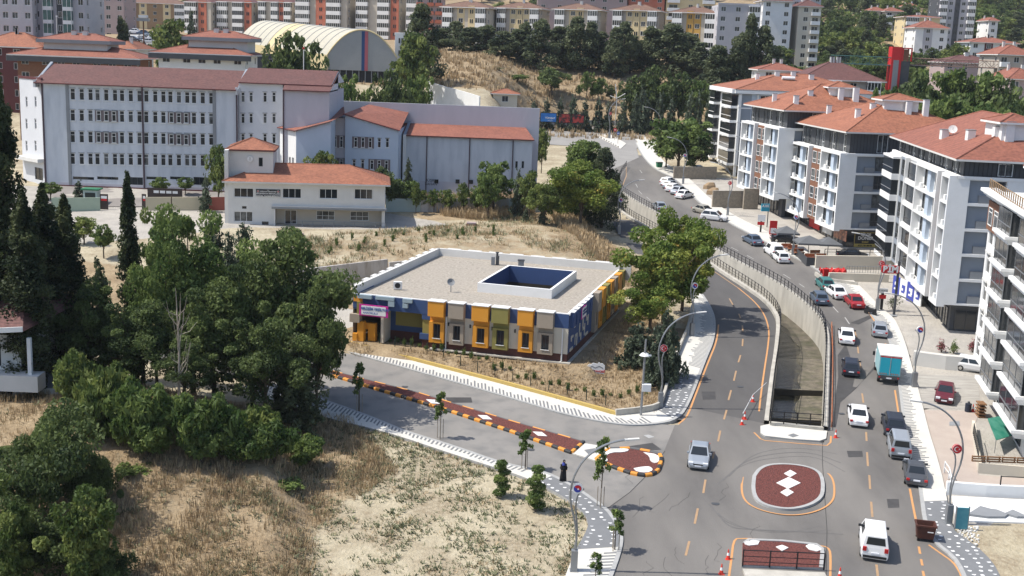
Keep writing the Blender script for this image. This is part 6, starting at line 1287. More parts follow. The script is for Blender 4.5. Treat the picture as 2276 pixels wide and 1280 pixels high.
def tree_mesh(kind, h, w, n, leaf, m, seed=0, bark='bark'):
    key = (kind, h, w, n, leaf, m, seed)
    if key in TM: return TM[key]
    global NR; NR = np.random.RandomState(seed+11); rr = NR; C = []; T = []; O = []; tm = MB()
    def add(pts, tone, outv=None):
        C.append(pts); T.append(np.clip(tone+rr.uniform(-.2, .2, len(pts)), 0, 1)); O.append(outv if outv is not None else np.zeros_like(pts))
    if kind in ('broad', 'round', 'bush', 'ailanthus'):
        bush = kind in ('bush', 'ailanthus'); K = {'broad': 68, 'round': 40, 'bush': 52, 'ailanthus': 44}[kind]; zc = h*(.60 if not bush else .5); rz_ = h*(.40 if not bush else .5)
        if kind == 'round': zc, rz_ = h*.64, h*.36
        for k in range(K):
            d = rr.normal(size=3); d /= np.linalg.norm(d); d[2] = d[2]*.9+.12; rad = rr.uniform(.3, 1.1) if kind != 'round' else rr.uniform(.6, .82)
            lump = 1+.22*math.sin(d[0]*4+seed)+.18*math.cos(d[1]*5+seed*2) if kind != 'round' else 1
            c = np.array([d[0]*w/2*rad*lump, d[1]*w/2*rad*lump, zc+d[2]*rz_*rad*lump]); cr = w*rr.uniform(.06, .17)*(1.1 if bush else 1)
            q = rr.normal(size=(n//K, 3)); q /= np.linalg.norm(q, axis=1)[:, None]; r_ = rr.uniform(.25, 1, (len(q), 1))**.45; p = c+q*r_*cr*np.array([1.15, 1.15, .75]); p[:, 2] = np.maximum(p[:, 2], .1)
            add(p, rr.uniform(.1, .85), q*.6)
            if not bush and k < 18: a = Vector((0, 0, h*.28)); e = Vector(c*np.array([.9, .9, 1])); tm.tube([a+Vector((0, 0, rr.uniform(-.1, .15)*h)), a.lerp(e, .5)+Vector((0, 0, h*.03)), e], [w*.012, w*.009, w*.004], bark, 4)
        if bush: 
            for k in range(6): tm.tube([(0, 0, 0), (rr.uniform(-.3, .3)*w, rr.uniform(-.3, .3)*w, h*.6)], [.06, .02], bark, 4)
        else: tm.tube([(0, 0, -.3), (w*.01, 0, h*.2), (0, w*.01, h*.45), (w*.02, 0, h*.75)], [w*.032, w*.026, w*.018, w*.006], bark, 7)
    elif kind == 'pine':
        K = 58; tm.tube([(0, 0, -.3), (w*.02, 0, h*.4), (0, 0, h*.93)], [w*.04, w*.03, .04], bark, 6)
        for k in range(K):
            t = rr.uniform(.10, .98); a = rr.uniform(0, 6.28); rmax = w/2*(1-(t-.28)/.74)**.75 if t > .28 else w/2*(.75+.9*t); rad = rr.uniform(.3, 1)*max(rmax, w*.06)
            c = np.array([math.cos(a)*rad, math.sin(a)*rad, h*t]); cr = w*rr.uniform(.12, .2)*(1.1-.45*t); q = rr.normal(size=(n//K, 3)); q /= np.linalg.norm(q, axis=1)[:, None]
            p = c+q*rr.uniform(.3, 1, (len(q), 1))**.5*cr*np.array([1.2, 1.2, .95]); add(p, rr.uniform(0, .9), q*.5)
            tm.tube([(0, 0, h*t-rad*.3), tuple(c)], [w*.012, w*.005], bark, 4)
    elif kind == 'spruce':
        tm.tube([(0, 0, -.2), (0, 0, h*.97)], [w*.035, .02], bark, 6); L_ = max(8, int(h/.55)); tot = sum((1-k/L_) for k in range(L_))
        for k in range(L_):
            t = .06+.92*k/L_; r_ = w/2*(1-t)**.65*rr.uniform(.8, 1.12)+.08; nb = 7; each = max(3, int(n*(1-k/L_)/tot/nb))
            for b_ in range(nb):
                a = b_*6.283/nb+k*.9+rr.uniform(-.4, .4); rb = r_*rr.uniform(.6, 1.15); u = rr.uniform(.1, 1, each)**.7; z = h*t+rr.uniform(-.6, .6)-rb*.22*u**1.4+rb*.12; sp = rr.normal(size=each)*rb*.10*(1.2-u*.6)
                p = np.stack([math.cos(a)*rb*u-math.sin(a)*sp, math.sin(a)*rb*u+math.cos(a)*sp, z+rr.normal(size=each)*(.05*rb+.09)], 1); add(p, .15+.7*rr.uniform()+.1*(u.mean())); 
                if b_ % 2 == 0: tm.tube([(0, 0, h*t), (math.cos(a)*rb*.8, math.sin(a)*rb*.8, h*t-rb*.1)], [.04, .015], bark, 3)
    elif kind == 'cypress':
        tm.tube([(0, 0, -.2), (0, 0, h*.9)], [w*.07, .03], bark, 6); K = 90
        for k in range(K):
            t = (k+.5)/K; a = rr.uniform(0, 6.28); prof = min(1, t*9+.35)*(1-max(0, t-.45)/.55)**.62; r_ = w/2*prof*rr.uniform(.55, .95)
            c = np.array([math.cos(a)*r_*.95, math.sin(a)*r_*.95, h*(.03+.95*t)]); q = rr.normal(size=(n//K, 3)); q /= np.linalg.norm(q, axis=1)[:, None]; sc_ = np.array([.34*w*prof+.08, .34*w*prof+.08, h*.045]); add(c+q*sc_*rr.uniform(.4, 1, (len(q), 1)), rr.uniform(0, .9), q*.7)
        c = np.stack([np.zeros(n//12), np.zeros(n//12), rr.uniform(.8, 1, n//12)*h], 1)+rr.normal(size=(n//12, 3))*[w*.03, w*.03, h*.01]; add(c, .4)
    elif kind == 'sapling':
        tm.tube([(0, 0, 0), (.03, 0, h*.5), (0, .02, h*.96)], [.055, .04, .015], bark, 5)
        for k in range(16):
            t = rr.uniform(.42, 1); a = rr.uniform(0, 6.28); rad = w/2*rr.uniform(.2, .8)*(1.15-abs(t-.62)*1.6); c = np.array([math.cos(a)*rad, math.sin(a)*rad, h*t]); q = rr.normal(size=(n//16, 3)); q /= np.linalg.norm(q, axis=1)[:, None]; add(c+q*w*.2*rr.uniform(.3, 1, (len(q), 1)), rr.uniform(.1, .9), q*.5)
            tm.tube([(0, 0, h*t-.25), tuple(c)], [.018, .008], bark, 3)
    elif kind == 'topiary':
        tm.tube([(0, 0, 0), (0, 0, h*.8)], [.06, .03], bark, 5)
        for k in range(7):
            t = .14+.8*k/6; off = .16*w*math.cos(k*2.2); c = np.array([off, .12*w*math.sin(k*2.2), h*t]); q = rr.normal(size=(n//7, 3)); q /= np.linalg.norm(q, axis=1)[:, None]; rad = w*.42*(1.05-.45*abs(t-.4)); add(c+q*np.array([rad, rad, h*.085])*rr.uniform(.55, 1, (len(q), 1)), .25+.5*(k % 2), q)
    C_ = np.concatenate(C); cm = leaf_mesh('crown', C_, leaf, np.concatenate(T), m, out=np.concatenate(O), asp=2.3 if kind == 'ailanthus' else 1.5); TM[key] = (cm, tm.mesh('trunk')); return TM[key]
TH0 = {}
def tree(tpl, cx, yt, yb, wpx, label, cat='tree', Y=None, group=None, name='tree', rot=None, lean=0, crown='crown'):
    """tpl: template key (kind,h,w,n,leaf,mat,seed); placed so its foot and tip stand at those picture heights"""
    cm, tm = tree_mesh(*tpl); h0, w0 = tpl[1], tpl[2]
    if Y is None: p = hit(cx, yb)
    else:
        p = D(cx, yb, Y); p.z = gz(p.x, p.y)
    h = D(cx, yt, p.y).z-p.z; w = wpx*p.y/F*1.03
    t = thing(name, label, cat, p, rot if rot is not None else (cx*.37) % 6.28, group)
    t.scale = (w/w0, w/w0, max(h, .5)/h0)
    if lean: t.rotation_euler = (0, lean, 0)
    inst(crown, cm, t); inst('trunk', tm, t); return t
B1 = ('broad', 11, 9, 20000, .24, 'leaf_deep', 1); B2 = ('broad', 11, 9, 20000, .24, 'leaf_mid', 2); BS = ('broad', 10, 9, 26000, .27, 'leaf_samara', 3); B4 = ('broad', 9, 8, 9000, .30, 'leaf_light', 4)
BF = [('broad', 8, 7, 3400, .42, 'leaf_mid', 5), ('broad', 8, 7, 3400, .42, 'leaf_deep', 6), ('broad', 8, 6.5, 3200, .42, 'leaf_light', 7)]
PF = [('pine', 13, 8, 6000, .42, 'leaf_pine', 8), ('pine', 13, 8, 6000, .42, 'leaf_pine', 9), ('pine', 13, 8, 6000, .42, 'leaf_pine', 18)]
SF = ('spruce', 6, 4, 1500, .34, 'leaf_spruce', 10); SN = ('spruce', 10, 5.5, 9000, .22, 'leaf_spruce', 11); SD = ('spruce', 10, 6, 10000, .24, 'leaf_pine', 12)
CY = ('cypress', 20, 3.6, 26000, .22, 'leaf_cypress', 13); CT_ = ('cypress', 13, 1.7, 12000, .18, 'leaf_cypress', 14)
AI = ('ailanthus', 3.2, 4.5, 5000, .27, 'leaf_mid', 15); AL = ('ailanthus', 3.2, 4.5, 5000, .27, 'leaf_light', 16); BU = ('bush', 6, 7.5, 19000, .19, 'leaf_deep', 17); BSM = ('bush', 2, 2.6, 900, .22, 'leaf_mid', 19); RD = ('round', 3.4, 2.6, 2600, .18, 'leaf_mid', 20)
JU = ('spruce', 4, 4.5, 6000, .20, 'leaf_spruce', 21); SA = ('sapling', 4, 1.3, 700, .17, 'leaf_mid', 22); TO = ('topiary', 3, 1.3, 2600, .12, 'leaf_mid', 23)
def greenery():
    g = 'dark cypresses at the left edge'
    for cx, yt, w, Y, l in [(28, 172, 92, 96, 'tallest dark cypress at the left edge, its tip reaching the school roof'), (112, 415, 88, 99, 'dark cypress just right of the tallest one, with a pointed tip'), (158, 440, 82, 101, 'broad dark cypress third from the left edge'), (70, 430, 88, 93, 'dense dark cypress standing between the tallest cypress and the next'), (-8, 300, 90, 95, 'dark cypress cut by the left edge of the picture')]: tree(CY, cx, yt, 900, w, l, Y=Y, group=g, name='cypress')
    tree(CT_, 292, 388, 735, 46, 'slender dark cypress with crooked side branches standing in front of the pale school road', Y=107, name='cypress')
    t = thing('cypress_branch', 'x', 'x'); bpy.data.objects.remove(t)
    tree(SD, 225, 565, 800, 120, 'small dark conifer at the foot of the slender cypress', Y=103, name='conifer')
    tree(B2, 430, 505, 870, 205, 'large leafy tree with fresh green leaves in front of the school gate', Y=104, name='broadleaf_tree'); tree(B2, 350, 575, 880, 130, 'leafy green tree between the slender cypress and the large leafy tree', Y=101, name='broadleaf_tree')
    tree(B4, 375, 462, 700, 105, 'thin airy tree with pale leaves beside the street pole before the school', Y=124, name='broadleaf_tree')
    tree(SN, 478, 462, 760, 135, 'blue-green spruce with a spiky top left of the community centre', Y=118, name='spruce'); tree(SN, 545, 482, 760, 125, 'second blue-green spruce whose top meets the community centre wall', Y=116, name='spruce'); tree(SN, 512, 500, 760, 80, 'blue-green spruce squeezed between two taller spruces', Y=112, name='spruce')
    tree(B1, 655, 532, 860, 245, 'big spreading dark tree with brown seed tufts left of the kindergarten', Y=104, name='broadleaf_tree'); tree(B1, 560, 590, 900, 190, 'dark leafy tree under the community centre, left of the big spreading tree', Y=101, name='broadleaf_tree')
    tree(B1, 475, 640, 915, 190, 'dark leafy tree behind the bare dead tree', Y=98, name='broadleaf_tree'); tree(B1, 705, 655, 850, 130, 'dark low-branching tree overhanging the side road by the kindergarten gate', Y=100, name='broadleaf_tree')
    tree(SD, 655, 735, 935, 165, 'drooping dark conifer at the edge of the side road', Y=97, name='conifer'); tree(B1, 320, 680, 930, 170, 'dark tree above the light green sumac shrubs', Y=95, name='broadleaf_tree'); tree(B1, 205, 640, 930, 160, 'shadowy dark tree right of the cypresses', Y=98, name='broadleaf_tree')
    tree(B1, 590, 720, 950, 170, 'dark tree on the bank between the drooping conifer and the dead tree', Y=95, name='broadleaf_tree'); tree(B1, 410, 760, 930, 140, 'dark undergrowth tree just behind the sumac shrubs', Y=93, name='broadleaf_tree')
    g = 'sumac shrubs on the dry bank'; k = 0; SUL = ['light sumac shrub right of the villa, uppermost of its kind', 'tall light sumac shrub between the villa and the dead tree', 'sumac shrub in the middle, directly left of the dead tree foot', 'light sumac shrub sticking out leftward near the huge rounded shrub', 'sumac shrub at the very foot of the bare dead tree', 'sumac shrub just right of the dead tree', 'sumac shrub second to the right of the dead tree', 'light yellowish sumac shrub below the big spreading tree', 'low sumac shrub below the dead tree, in front of the others', 'lowest sumac shrub, at the brink of the dry grass', 'sumac shrub under the drooping conifer', 'rightmost sumac shrub, nearest to the side road pavement', 'small sumac shrub at the upper rim of the dry grass', 'sumac shrub between the lowest and the rightmost ones']
    for cx, yt, yb, w, a in [(175, 770, 900, 110, 1), (240, 800, 960, 120, 1), (290, 845, 990, 120, 0), (200, 850, 985, 90, 1), (355, 860, 1000, 120, 0), (420, 880, 1015, 130, 0), (490, 880, 1020, 120, 0), (560, 890, 1010, 120, 1), (330, 910, 1020, 110, 0), (450, 930, 1030, 110, 0), (610, 930, 1030, 110, 0), (680, 960, 1035, 100, 0), (260, 905, 985, 80, 0), (540, 950, 1035, 100, 0)]:
        tree(AL if a else AI, cx, yt+14, yb, w*.86, SUL[k], cat='shrub', group=g, name='sumac_shrub'); k += 1
    tree(BU, 90, 905, 1160, 250, 'huge rounded green shrub at the left edge below the villa', cat='shrub', name='large_shrub'); tree(BU, 205, 1000, 1130, 100, 'dark green shrub merging into the right side of the huge rounded shrub', cat='shrub', name='large_shrub')
    tree(('bush', 5, 4, 9000, .19, 'leaf_light', 31), 200, 1090, 1300, 150, 'yellowish green upright shrub at the bottom left', cat='shrub', name='large_shrub', Y=70); tree(('bush', 5, 4, 9000, .19, 'leaf_light', 32), 25, 1120, 1310, 130, 'yellow-tinged shrub in the bottom left corner', cat='shrub', name='large_shrub', Y=70)
    tree(BU, 100, 1120, 1330, 200, 'dark shrub between the two yellowish shrubs at the bottom left', cat='shrub', name='large_shrub', Y=73); tree(BU, 235, 1190, 1330, 130, 'dark green shrub at the bottom edge right of the yellowish upright shrub', cat='shrub', name='large_shrub', Y=71)
    for cx, yt, Y, w, tp, l in [(300, 1105, 82, 90, BSM, 'low green bush in the dry grass right of the yellowish upright shrub'), (640, 1120, 84, 70, BSM, 'low dark green bush at the foot of the bank in the pale dirt'), (60, 1010, 84, 120, BU, 'dark shrub under the huge rounded shrub'), (330, 990, 88, 80, BSM, 'small bush at the top of the dry grass below the sumacs')]: tree(tp, cx, yt, 1200, w, l, cat='shrub', name='bank_bush', Y=Y)
    # bare dead tree
    p = D(398, 900, 91); p.z = gz(p.x, p.y)+.3; t = thing('dead_tree', 'pale leafless dead tree with thin upright branches among the dark trees', 'tree', p, world=True); m = MB(); rr = random.Random(5); top = D(398, 640, 91).z
    m.tube([p, p+Vector((.1, 0, (top-p.z)*.5)), (p.x-.1, p.y, top)], [.12, .08, .02], 'palebark', 6); m.build('trunk', t); m = MB()
    for k in range(22):
        z = p.z+(top-p.z)*rr.uniform(.08, .8); a = rr.uniform(0, 6.28); r_ = rr.uniform(.6, 1.5); e = Vector((p.x+math.cos(a)*r_, p.y+math.sin(a)*r_, z+rr.uniform(1, 3))); m.tube([(p.x, p.y, z), Vector((p.x, p.y, z)).lerp(e, .5)+Vector((math.cos(a)*.2, 0, -.2)), e], [.04, .025, .01], 'palebark', 4)
    m.build('branches', t)
    # pruned round trees and yard trees
    for cx, yt, yb, w, l in [(357, 393, 436, 44, 'round clipped tree in the school yard right of the gate, left of its twin'), (412, 392, 434, 40, 'round clipped tree in the school yard, right of its twin'), (231, 497, 575, 52, 'round clipped tree on the dry slope left of the slender cypress'), (113, 404, 445, 50, 'round leafy tree behind the green yard wall')]: tree(RD, cx, yt, yb, w, l, name='round_tree')
    tree(BF[2], 187, 485, 545, 60, 'yellowish round bush beside the clipped tree on the dry slope', cat='shrub', name='large_shrub')
    tree(SF, 176, 400, 440, 38, 'small grey-green conifer left of the school gate', name='conifer'); tree(BF[2], 486, 330, 452, 52, 'light green tree standing against the left wall of the community centre', Y=186, name='broadleaf_tree'); tree(SF, 457, 386, 452, 36, 'small bluish spruce left of the light green tree', Y=184, name='spruce')
    tree(BF[2], 716, 342, 400, 62, 'yellow-green tree top showing over the community centre roof', Y=190, name='broadleaf_tree'); tree(BF[1], 850, 374, 455, 60, 'brownish leafy tree at the right corner of the community centre', Y=188, name='broadleaf_tree'); tree(SD, 906, 346, 450, 34, 'slim dark spruce in front of the sports hall left corner', Y=192, name='spruce')
    for i, (cx, yt, yb, w, q) in enumerate([(878, 400, 450, 50, 1), (906, 400, 448, 46, 0), (940, 425, 448, 26, 2), (965, 420, 448, 24, 0), (995, 424, 450, 34, 2), (1030, 410, 448, 30, 2), (1062, 418, 448, 30, 0), (925, 410, 448, 24, 2)]): tree(BF[q], cx, yt, yb, w, 'small bushy tree in the row behind the pale wall below the sports hall', Y=190-i*.4, group='bushy trees behind the pale wall', name='bushy_tree')
    tree(BF[0], 1097, 358, 452, 78, 'large dark green bushy tree in front of the sports hall right bay', Y=189, name='broadleaf_tree'); tree(BF[0], 1085, 388, 455, 48, 'lighter bushy tree at the foot of the large one before the sports hall', Y=184, name='broadleaf_tree'); tree(SF, 1151, 374, 450, 42, 'grey-green spruce at the right corner of the sports hall', Y=187, name='spruce'); tree(BF[2], 1178, 385, 452, 46, 'light green bush between the sports hall corner and the big pines', Y=184, name='bushy_tree')
    tree(BF[2], 1205, 290, 335, 34, 'light tree peeking out behind the sports hall end wall', Y=232, name='bushy_tree')
    # big pines by the ramp, and the ailanthus pair beside the kindergarten
    tree(('pine', 11, 8, 13000, .25, 'leaf_mid', 25), 1297, 312, 480, 150, 'big green pine with upright shoots left of the far road bend', Y=192, name='pine'); tree(('pine', 11, 8, 13000, .25, 'leaf_pine', 26), 1338, 335, 470, 90, 'dark pine against the right side of the big green pine', Y=190, name='pine')
    tree(BS, 1288, 362, 520, 140, 'leafy tree with yellow-green foliage in front of the big pine', Y=181, name='broadleaf_tree'); tree(B4, 1210, 405, 500, 70, 'dark leafy tree with orange berries left of the retaining wall', Y=180, name='broadleaf_tree')
    tree(SF, 1205, 452, 498, 26, 'young dark conifer on the dry slope below the berry tree', name='conifer'); tree(SF, 1168, 462, 492, 22, 'young green conifer on the pale slope', name='conifer')
    tree(BS, 1470, 505, 790, 188, 'large tree with golden seed clusters beside the kindergarten', Y=134, name='broadleaf_tree'); tree(BS, 1512, 466, 740, 125, 'darker tree with reddish seed tops behind the golden one', Y=140, name='broadleaf_tree'); tree(('broad', 10, 9, 14000, .27, 'leaf_samara', 33), 1440, 620, 790, 140, 'low green boughs filling the gap between kindergarten and tree', Y=130, name='broadleaf_tree')
    for cx, yt, yb, w, l in [(1415, 715, 812, 110, 'spreading juniper with pale tips right of the kindergarten'), (1478, 690, 842, 100, 'dark spreading juniper nearer the pavement'), (1460, 760, 860, 80, 'small juniper in the lamp post bed')]: tree(JU, cx, yt, yb, w, l, cat='shrub', name='juniper')
    # street saplings with stakes, clipped junipers
    for cx, yt, yb, w, l in [(798, 810, 916, 34, 'young staked street tree nearest the dark trees on the side road pavement'), (978, 873, 975, 30, 'second young staked street tree along the side road'), (1167, 957, 1045, 38, 'third young staked street tree, beside the spiral juniper'), (1334, 975, 1130, 40, 'tallest young staked tree, in front of the teardrop island'), (1366, 1133, 1226, 42, 'young staked tree with a leaning crown on the dotted pavement'), (1323, 1230, 1300, 34, 'small young tree at the bottom edge on the barcode pavement')]:
        t = tree(SA, cx, yt, yb, w, l, group='young street trees', name='young_tree', rot=cx*.9); sx_ = t.scale
        if cx != 1323:
            for a in (0, 2.1, 4.2): m = MB(); hh = 1.7/t.scale[2]; r_ = .28/t.scale[0]; m.tube([(math.cos(a)*r_, math.sin(a)*r_, -.05), (math.cos(a)*r_, math.sin(a)*r_, hh)], .035/t.scale[0], 'palebark', 5); m.build('stake', t)
    for cx, yt, yb, w, l in [(1114, 1022, 1104, 40, 'yellow-green clipped juniper leaning on the pale dirt lot'), (1190, 1038, 1136, 46, 'tall spiral-clipped juniper beside the dotted pavement')]: tree(TO, cx, yt, yb, w, l, cat='shrub', name='clipped_juniper')
    # trees near the school and dome
    tree(BF[1], 652, 82, 160, 118, 'broad dark tree with brown seed clusters in front of the dome', Y=236, name='broadleaf_tree'); tree(PF[0], 272, 38, 110, 46, 'dark conifer between the mauve flats and the car park', Y=285, name='conifer'); tree(BF[2], 382, 52, 118, 96, 'bright green tree beside the car park above the white villa', Y=285, name='broadleaf_tree'); tree(SF, 425, 18, 70, 26, 'slim conifer in front of the red-striped flats', Y=380, name='conifer')
    tree(BF[0], 745, 158, 225, 70, 'leafy tree right of the school gable below the dome', Y=232, name='broadleaf_tree'); tree(BF[0], 765, 180, 232, 60, 'dark bushy tree behind the lavender wall at its left end', Y=225, name='bushy_tree')
    for cx, yt, w in [(810, 195, 46), (845, 205, 50), (880, 190, 60), (905, 200, 50), (930, 165, 52), (865, 160, 60)]: tree(BF[1 if cx % 2 else 0], cx, yt, 232, w, 'dark bushy tree in the clump between the dome and the lavender wall', Y=236+(cx % 7), group='bushy trees below the dome', name='bushy_tree')
    tree(BF[2], 918, 82, 215, 84, 'bright yellow-green tree right of the dome', Y=262, name='broadleaf_tree'); tree(PF[1], 935, 12, 170, 90, 'tallest dark pine, left end of the hilltop row', Y=290, name='pine')
    # pines on the hill crest
    k = 0
    for cx, yt, yb, w in [(975, 62, 165, 80), (1010, 48, 160, 70), (1045, 60, 165, 76), (1080, 55, 168, 70), (1115, 70, 172, 80), (1150, 64, 170, 72), (1200, 42, 165, 78), (1240, 60, 160, 80), (1278, 36, 155, 70), (1330, 70, 158, 78), (1365, 62, 155, 66), (1400, 78, 165, 70), (1444, 58, 170, 78), (1385, 50, 150, 60), (1490, 52, 185, 100), (1525, 72, 205, 80), (1550, 95, 220, 80), (1310, 48, 148, 56), (1165, 48, 150, 52), (1425, 90, 178, 60), (1590, 100, 240, 90), (1640, 72, 220, 80), (1662, 34, 180, 60), (1610, 130, 260, 80), (1580, 160, 275, 70), (1690, 60, 200, 70), (1720, 110, 220, 70)]:
        tree(PF[k % 3], cx, yt, yb, w, 'dark pine in the long row along the crest of the dry hill', Y=345+(cx*7 % 17) if cx < 1560 else 325, group='pines along the hill crest', name='pine'); k += 1
    for cx, yt, yb, w in [(1185, 222, 268, 40), (1215, 218, 266, 40), (1245, 216, 268, 34), (1272, 210, 270, 44), (1300, 220, 272, 38), (1330, 216, 272, 42), (1352, 226, 272, 34), (1385, 222, 275, 38), (1410, 210, 275, 44), (1438, 218, 275, 40), (1465, 205, 278, 42), (1490, 215, 280, 40), (1530, 205, 285, 44), (1550, 200, 282, 40), (1425, 190, 258, 44), (1575, 195, 270, 40)]: tree(SF, cx, yt, yb, w, 'small grey-green conifer in the row behind the billboards and roadside wall', Y=298 if cx < 1500 else 285, group='small conifers above the far road', name='conifer')
    for cx, yt, yb, w, q, l in [(1226, 152, 208, 64, 1, 'rounded dark shrub on the dry hillside below the pines'), (1305, 158, 188, 24, 0, 'upright green bush on the dry hillside, uppermost of the small ones'), (1330, 172, 200, 34, 0, 'green bush on the dry hillside, broadest of the small ones'), (1318, 190, 210, 16, 0, 'small dark bush in the middle of the dry hillside'), (1356, 190, 215, 20, 1, 'dark oval bush at the right end of the small hillside bushes'), (1288, 188, 206, 14, 0, 'tiny green bush on the dry hillside, left of the small ones'), (1150, 165, 198, 44, 0, 'green bush at the left brow of the dry hill'), (1105, 168, 195, 24, 2, 'pale bush above the garden pavilion')]: tree(BF[q], cx, yt, yb, w, l, cat='shrub', Y=322, name='hillside_bush')
    for cx, yt, yb, w, q in [(1415, 172, 240, 74, 1), (1470, 180, 262, 62, 0), (1508, 165, 260, 66, 1), (1545, 175, 270, 62, 0), (1450, 150, 230, 60, 1)]: tree(BF[q], cx, yt, yb, w, 'dark green tree in the wooded corner left of the street blocks', Y=308, group='trees in the wooded corner', name='broadleaf_tree')
    tree(BF[0], 1506, 262, 392, 118, 'large green tree at the junction left of the farthest street block', Y=240, name='broadleaf_tree'); tree(BF[1], 1540, 300, 385, 80, 'dark green tree behind the stone wall beside the farthest street block', Y=238, name='broadleaf_tree'); tree(BF[1], 1480, 300, 372, 60, 'small dark tree by the white pavement at the far bend', Y=246, name='broadleaf_tree')
    # wood on the right
    for cx, yt, w in [(1990, 205, 90), (2040, 170, 100), (2095, 150, 120), (2150, 158, 120), (2205, 172, 110), (2080, 215, 120), (2140, 220, 130), (2200, 235, 120), (2250, 225, 110), (2020, 232, 100), (2262, 262, 90), (1975, 190, 60)]: tree(BF[0 if cx % 3 else 1], cx, yt, 300, w, 'big green tree in the thick wood behind the street blocks', Y=232+(cx*5 % 23)-(yt-150)*.25, group='wood behind the street blocks', name='broadleaf_tree')
    rr = random.Random(21); n = 0
    occ = [(2005, 180, 95, 70), (2100, 95, 80, 60)]
    for i in range(460):
        cx = rr.uniform(1700, 2320); Y = rr.uniform(292, 760)
        if n >= 285: break
        if (2125 < cx and 380 < Y < 520 and cx < 2290) or (1925 < cx < 2180 and 430 < Y < 505) or (2030 < cx < 2240 and 290 < Y < 405) or (1690 < cx < 1830 and 380 < Y < 420) or (cx < 1780 and Y < 300): continue
        p = D(cx, 100, Y); z = gz(p.x, p.y); hh = rr.uniform(6.5, 11.5); base = proj_y(p.x, Y, z); q = rr.random()
        tree(PF[i % 3] if q < .3 else BF[i % 3 if q < .8 else 1], cx, proj_y(p.x, Y, z+hh), base, rr.uniform(6, 9.5)*F/Y, 'tree in the wood that covers the hillside at the upper right', Y=Y, group='hillside wood at the upper right', name='woodland_tree'); n += 1
    for i in range(70):
        cx = rr.uniform(-60, 1750); Y = rr.uniform(470, 700); p = D(cx, 50, Y); z = gz(p.x, p.y); hh = rr.uniform(6, 10); tree(BF[i % 3], cx, proj_y(p.x, Y, z+hh), proj_y(p.x, Y, z), rr.uniform(6, 9)*F/Y, 'tree scattered on the slope far behind the blocks of flats', Y=Y, group='trees behind the flats', name='woodland_tree')
    # palm
    p = D(838, 205, 258); p.z = gz(p.x, p.y); t = thing('palm_tree', 'short palm with drooping fronds below the sports dome', 'palm', p); m = MB(); m.tube([(0, 0, -.5), (0, 0, 2.6)], [.35, .28], 'bark', 8); m.build('trunk', t)
    C_ = []; 
    for a in np.linspace(0, 6.28, 22):
        for u in np.linspace(.1, 1, 26): el = .9-1.6*u; r_ = 3.4*u; C_.append((math.cos(a+.2*math.sin(a*7))*r_, math.sin(a)*r_, 2.6+2.2*u-3.0*u*u+.9*math.sin(a*5)*u))
    inst('crown', leaf_mesh('crown', np.array(C_), .42, np.random.RandomState(3).uniform(0, 1, len(C_)), 'leaf_mid'), t)
def proj_y(X, Y, Z):
    w = Vector((X, Y, Z-CH)); f = Vector((0, CT, -ST)); u = Vector((-RS, RC*ST, RC*CT)); return 640-F*w.dot(u)/w.dot(f)
greenery()

# ------------------------------------------------------------ low growth
def tufts(name, n, polys, hgt, spread, blades, m, seed, dens=None, flat=.3, w=.05, excl=()):
    rs = np.random.RandomState(seed); xs, ys_ = [], []
    for poly, cnt in polys:
        P_ = np.array(poly); lo, hi = P_.min(0), P_.max(0); got = 0
        while got < cnt:
            X = rs.uniform(lo[0], hi[0], cnt*2); Y = rs.uniform(lo[1], hi[1], cnt*2); k = poly_dist(X, Y, poly) < 0
            k &= (np.sin(X*.55+np.sin(Y*.31)*2)*np.cos(Y*.47+np.sin(X*.43)*2)+rs.uniform(-.9, .9, len(X))) > (dens if dens is not None else -.5)
            for e in excl: k &= poly_dist(X, Y, e) > .3
            X, Y = X[k], Y[k]; xs.append(X[:cnt-got]); ys_.append(Y[:cnt-got]); got += len(X[:cnt-got])
            if len(X) == 0: break
    X = np.concatenate(xs); Y = np.concatenate(ys_); Z = TH2(X, Y); N_ = len(X); sz = rs.uniform(.5, 1.4, N_)
    V = []; T = []; base = np.stack([X, Y, Z], 1); tone = rs.uniform(0, 1, N_)
    for b in range(blades):
        a = rs.uniform(0, 6.283, N_); d = np.stack([np.cos(a), np.sin(a), np.zeros(N_)], 1); s = np.stack([-np.sin(a), np.cos(a), np.zeros(N_)], 1)
        r0 = rs.uniform(0, spread, N_)[:, None]*sz[:, None]; hh = hgt*rs.uniform(.5, 1.2, N_)*sz; o = base+d*r0; tip = o+d*(hh*flat)[:, None]+np.array([0, 0, 1])*hh[:, None]; ww = w*sz[:, None]
        V.append(np.stack([o-s*ww-[0, 0, .05], o+s*ww-[0, 0, .05], tip+s*ww*.4, tip-s*ww*.4], 1)); T.append(np.clip(tone+rs.uniform(-.25, .25, N_), 0, 1))
    V = np.concatenate(V).reshape(-1, 3); T = np.concatenate(T); n = len(T); me = bpy.data.meshes.new(name); me.vertices.add(4*n); me.vertices.foreach_set('co', V.ravel().astype(np.float32)); me.loops.add(4*n); me.loops.foreach_set('vertex_index', np.arange(4*n, dtype=np.int32)); me.polygons.add(n)
    me.polygons.foreach_set('loop_start', np.arange(0, 4*n, 4, dtype=np.int32)); me.polygons.foreach_set('loop_total', np.full(n, 4, dtype=np.int32)); me.update(calc_edges=True)
    at = me.attributes.new('tone', 'FLOAT', 'FACE'); at.data.foreach_set('value', T.astype(np.float32)); me.materials.append(M[m]); o = bpy.data.objects.new(name, me); COL.objects.link(o); return o
S1P = XY([R(*p) for p in S1i]); LOT = S1P[2:]+[(8, 60), (-18, 60), (-20, 80), (-15, 92), (-14, 101)]
BANK = [(-46, 55), (-10, 55), (-12, 68), (-13, 80), (-8.5, 90), (-14, 101), (-46, 103)]
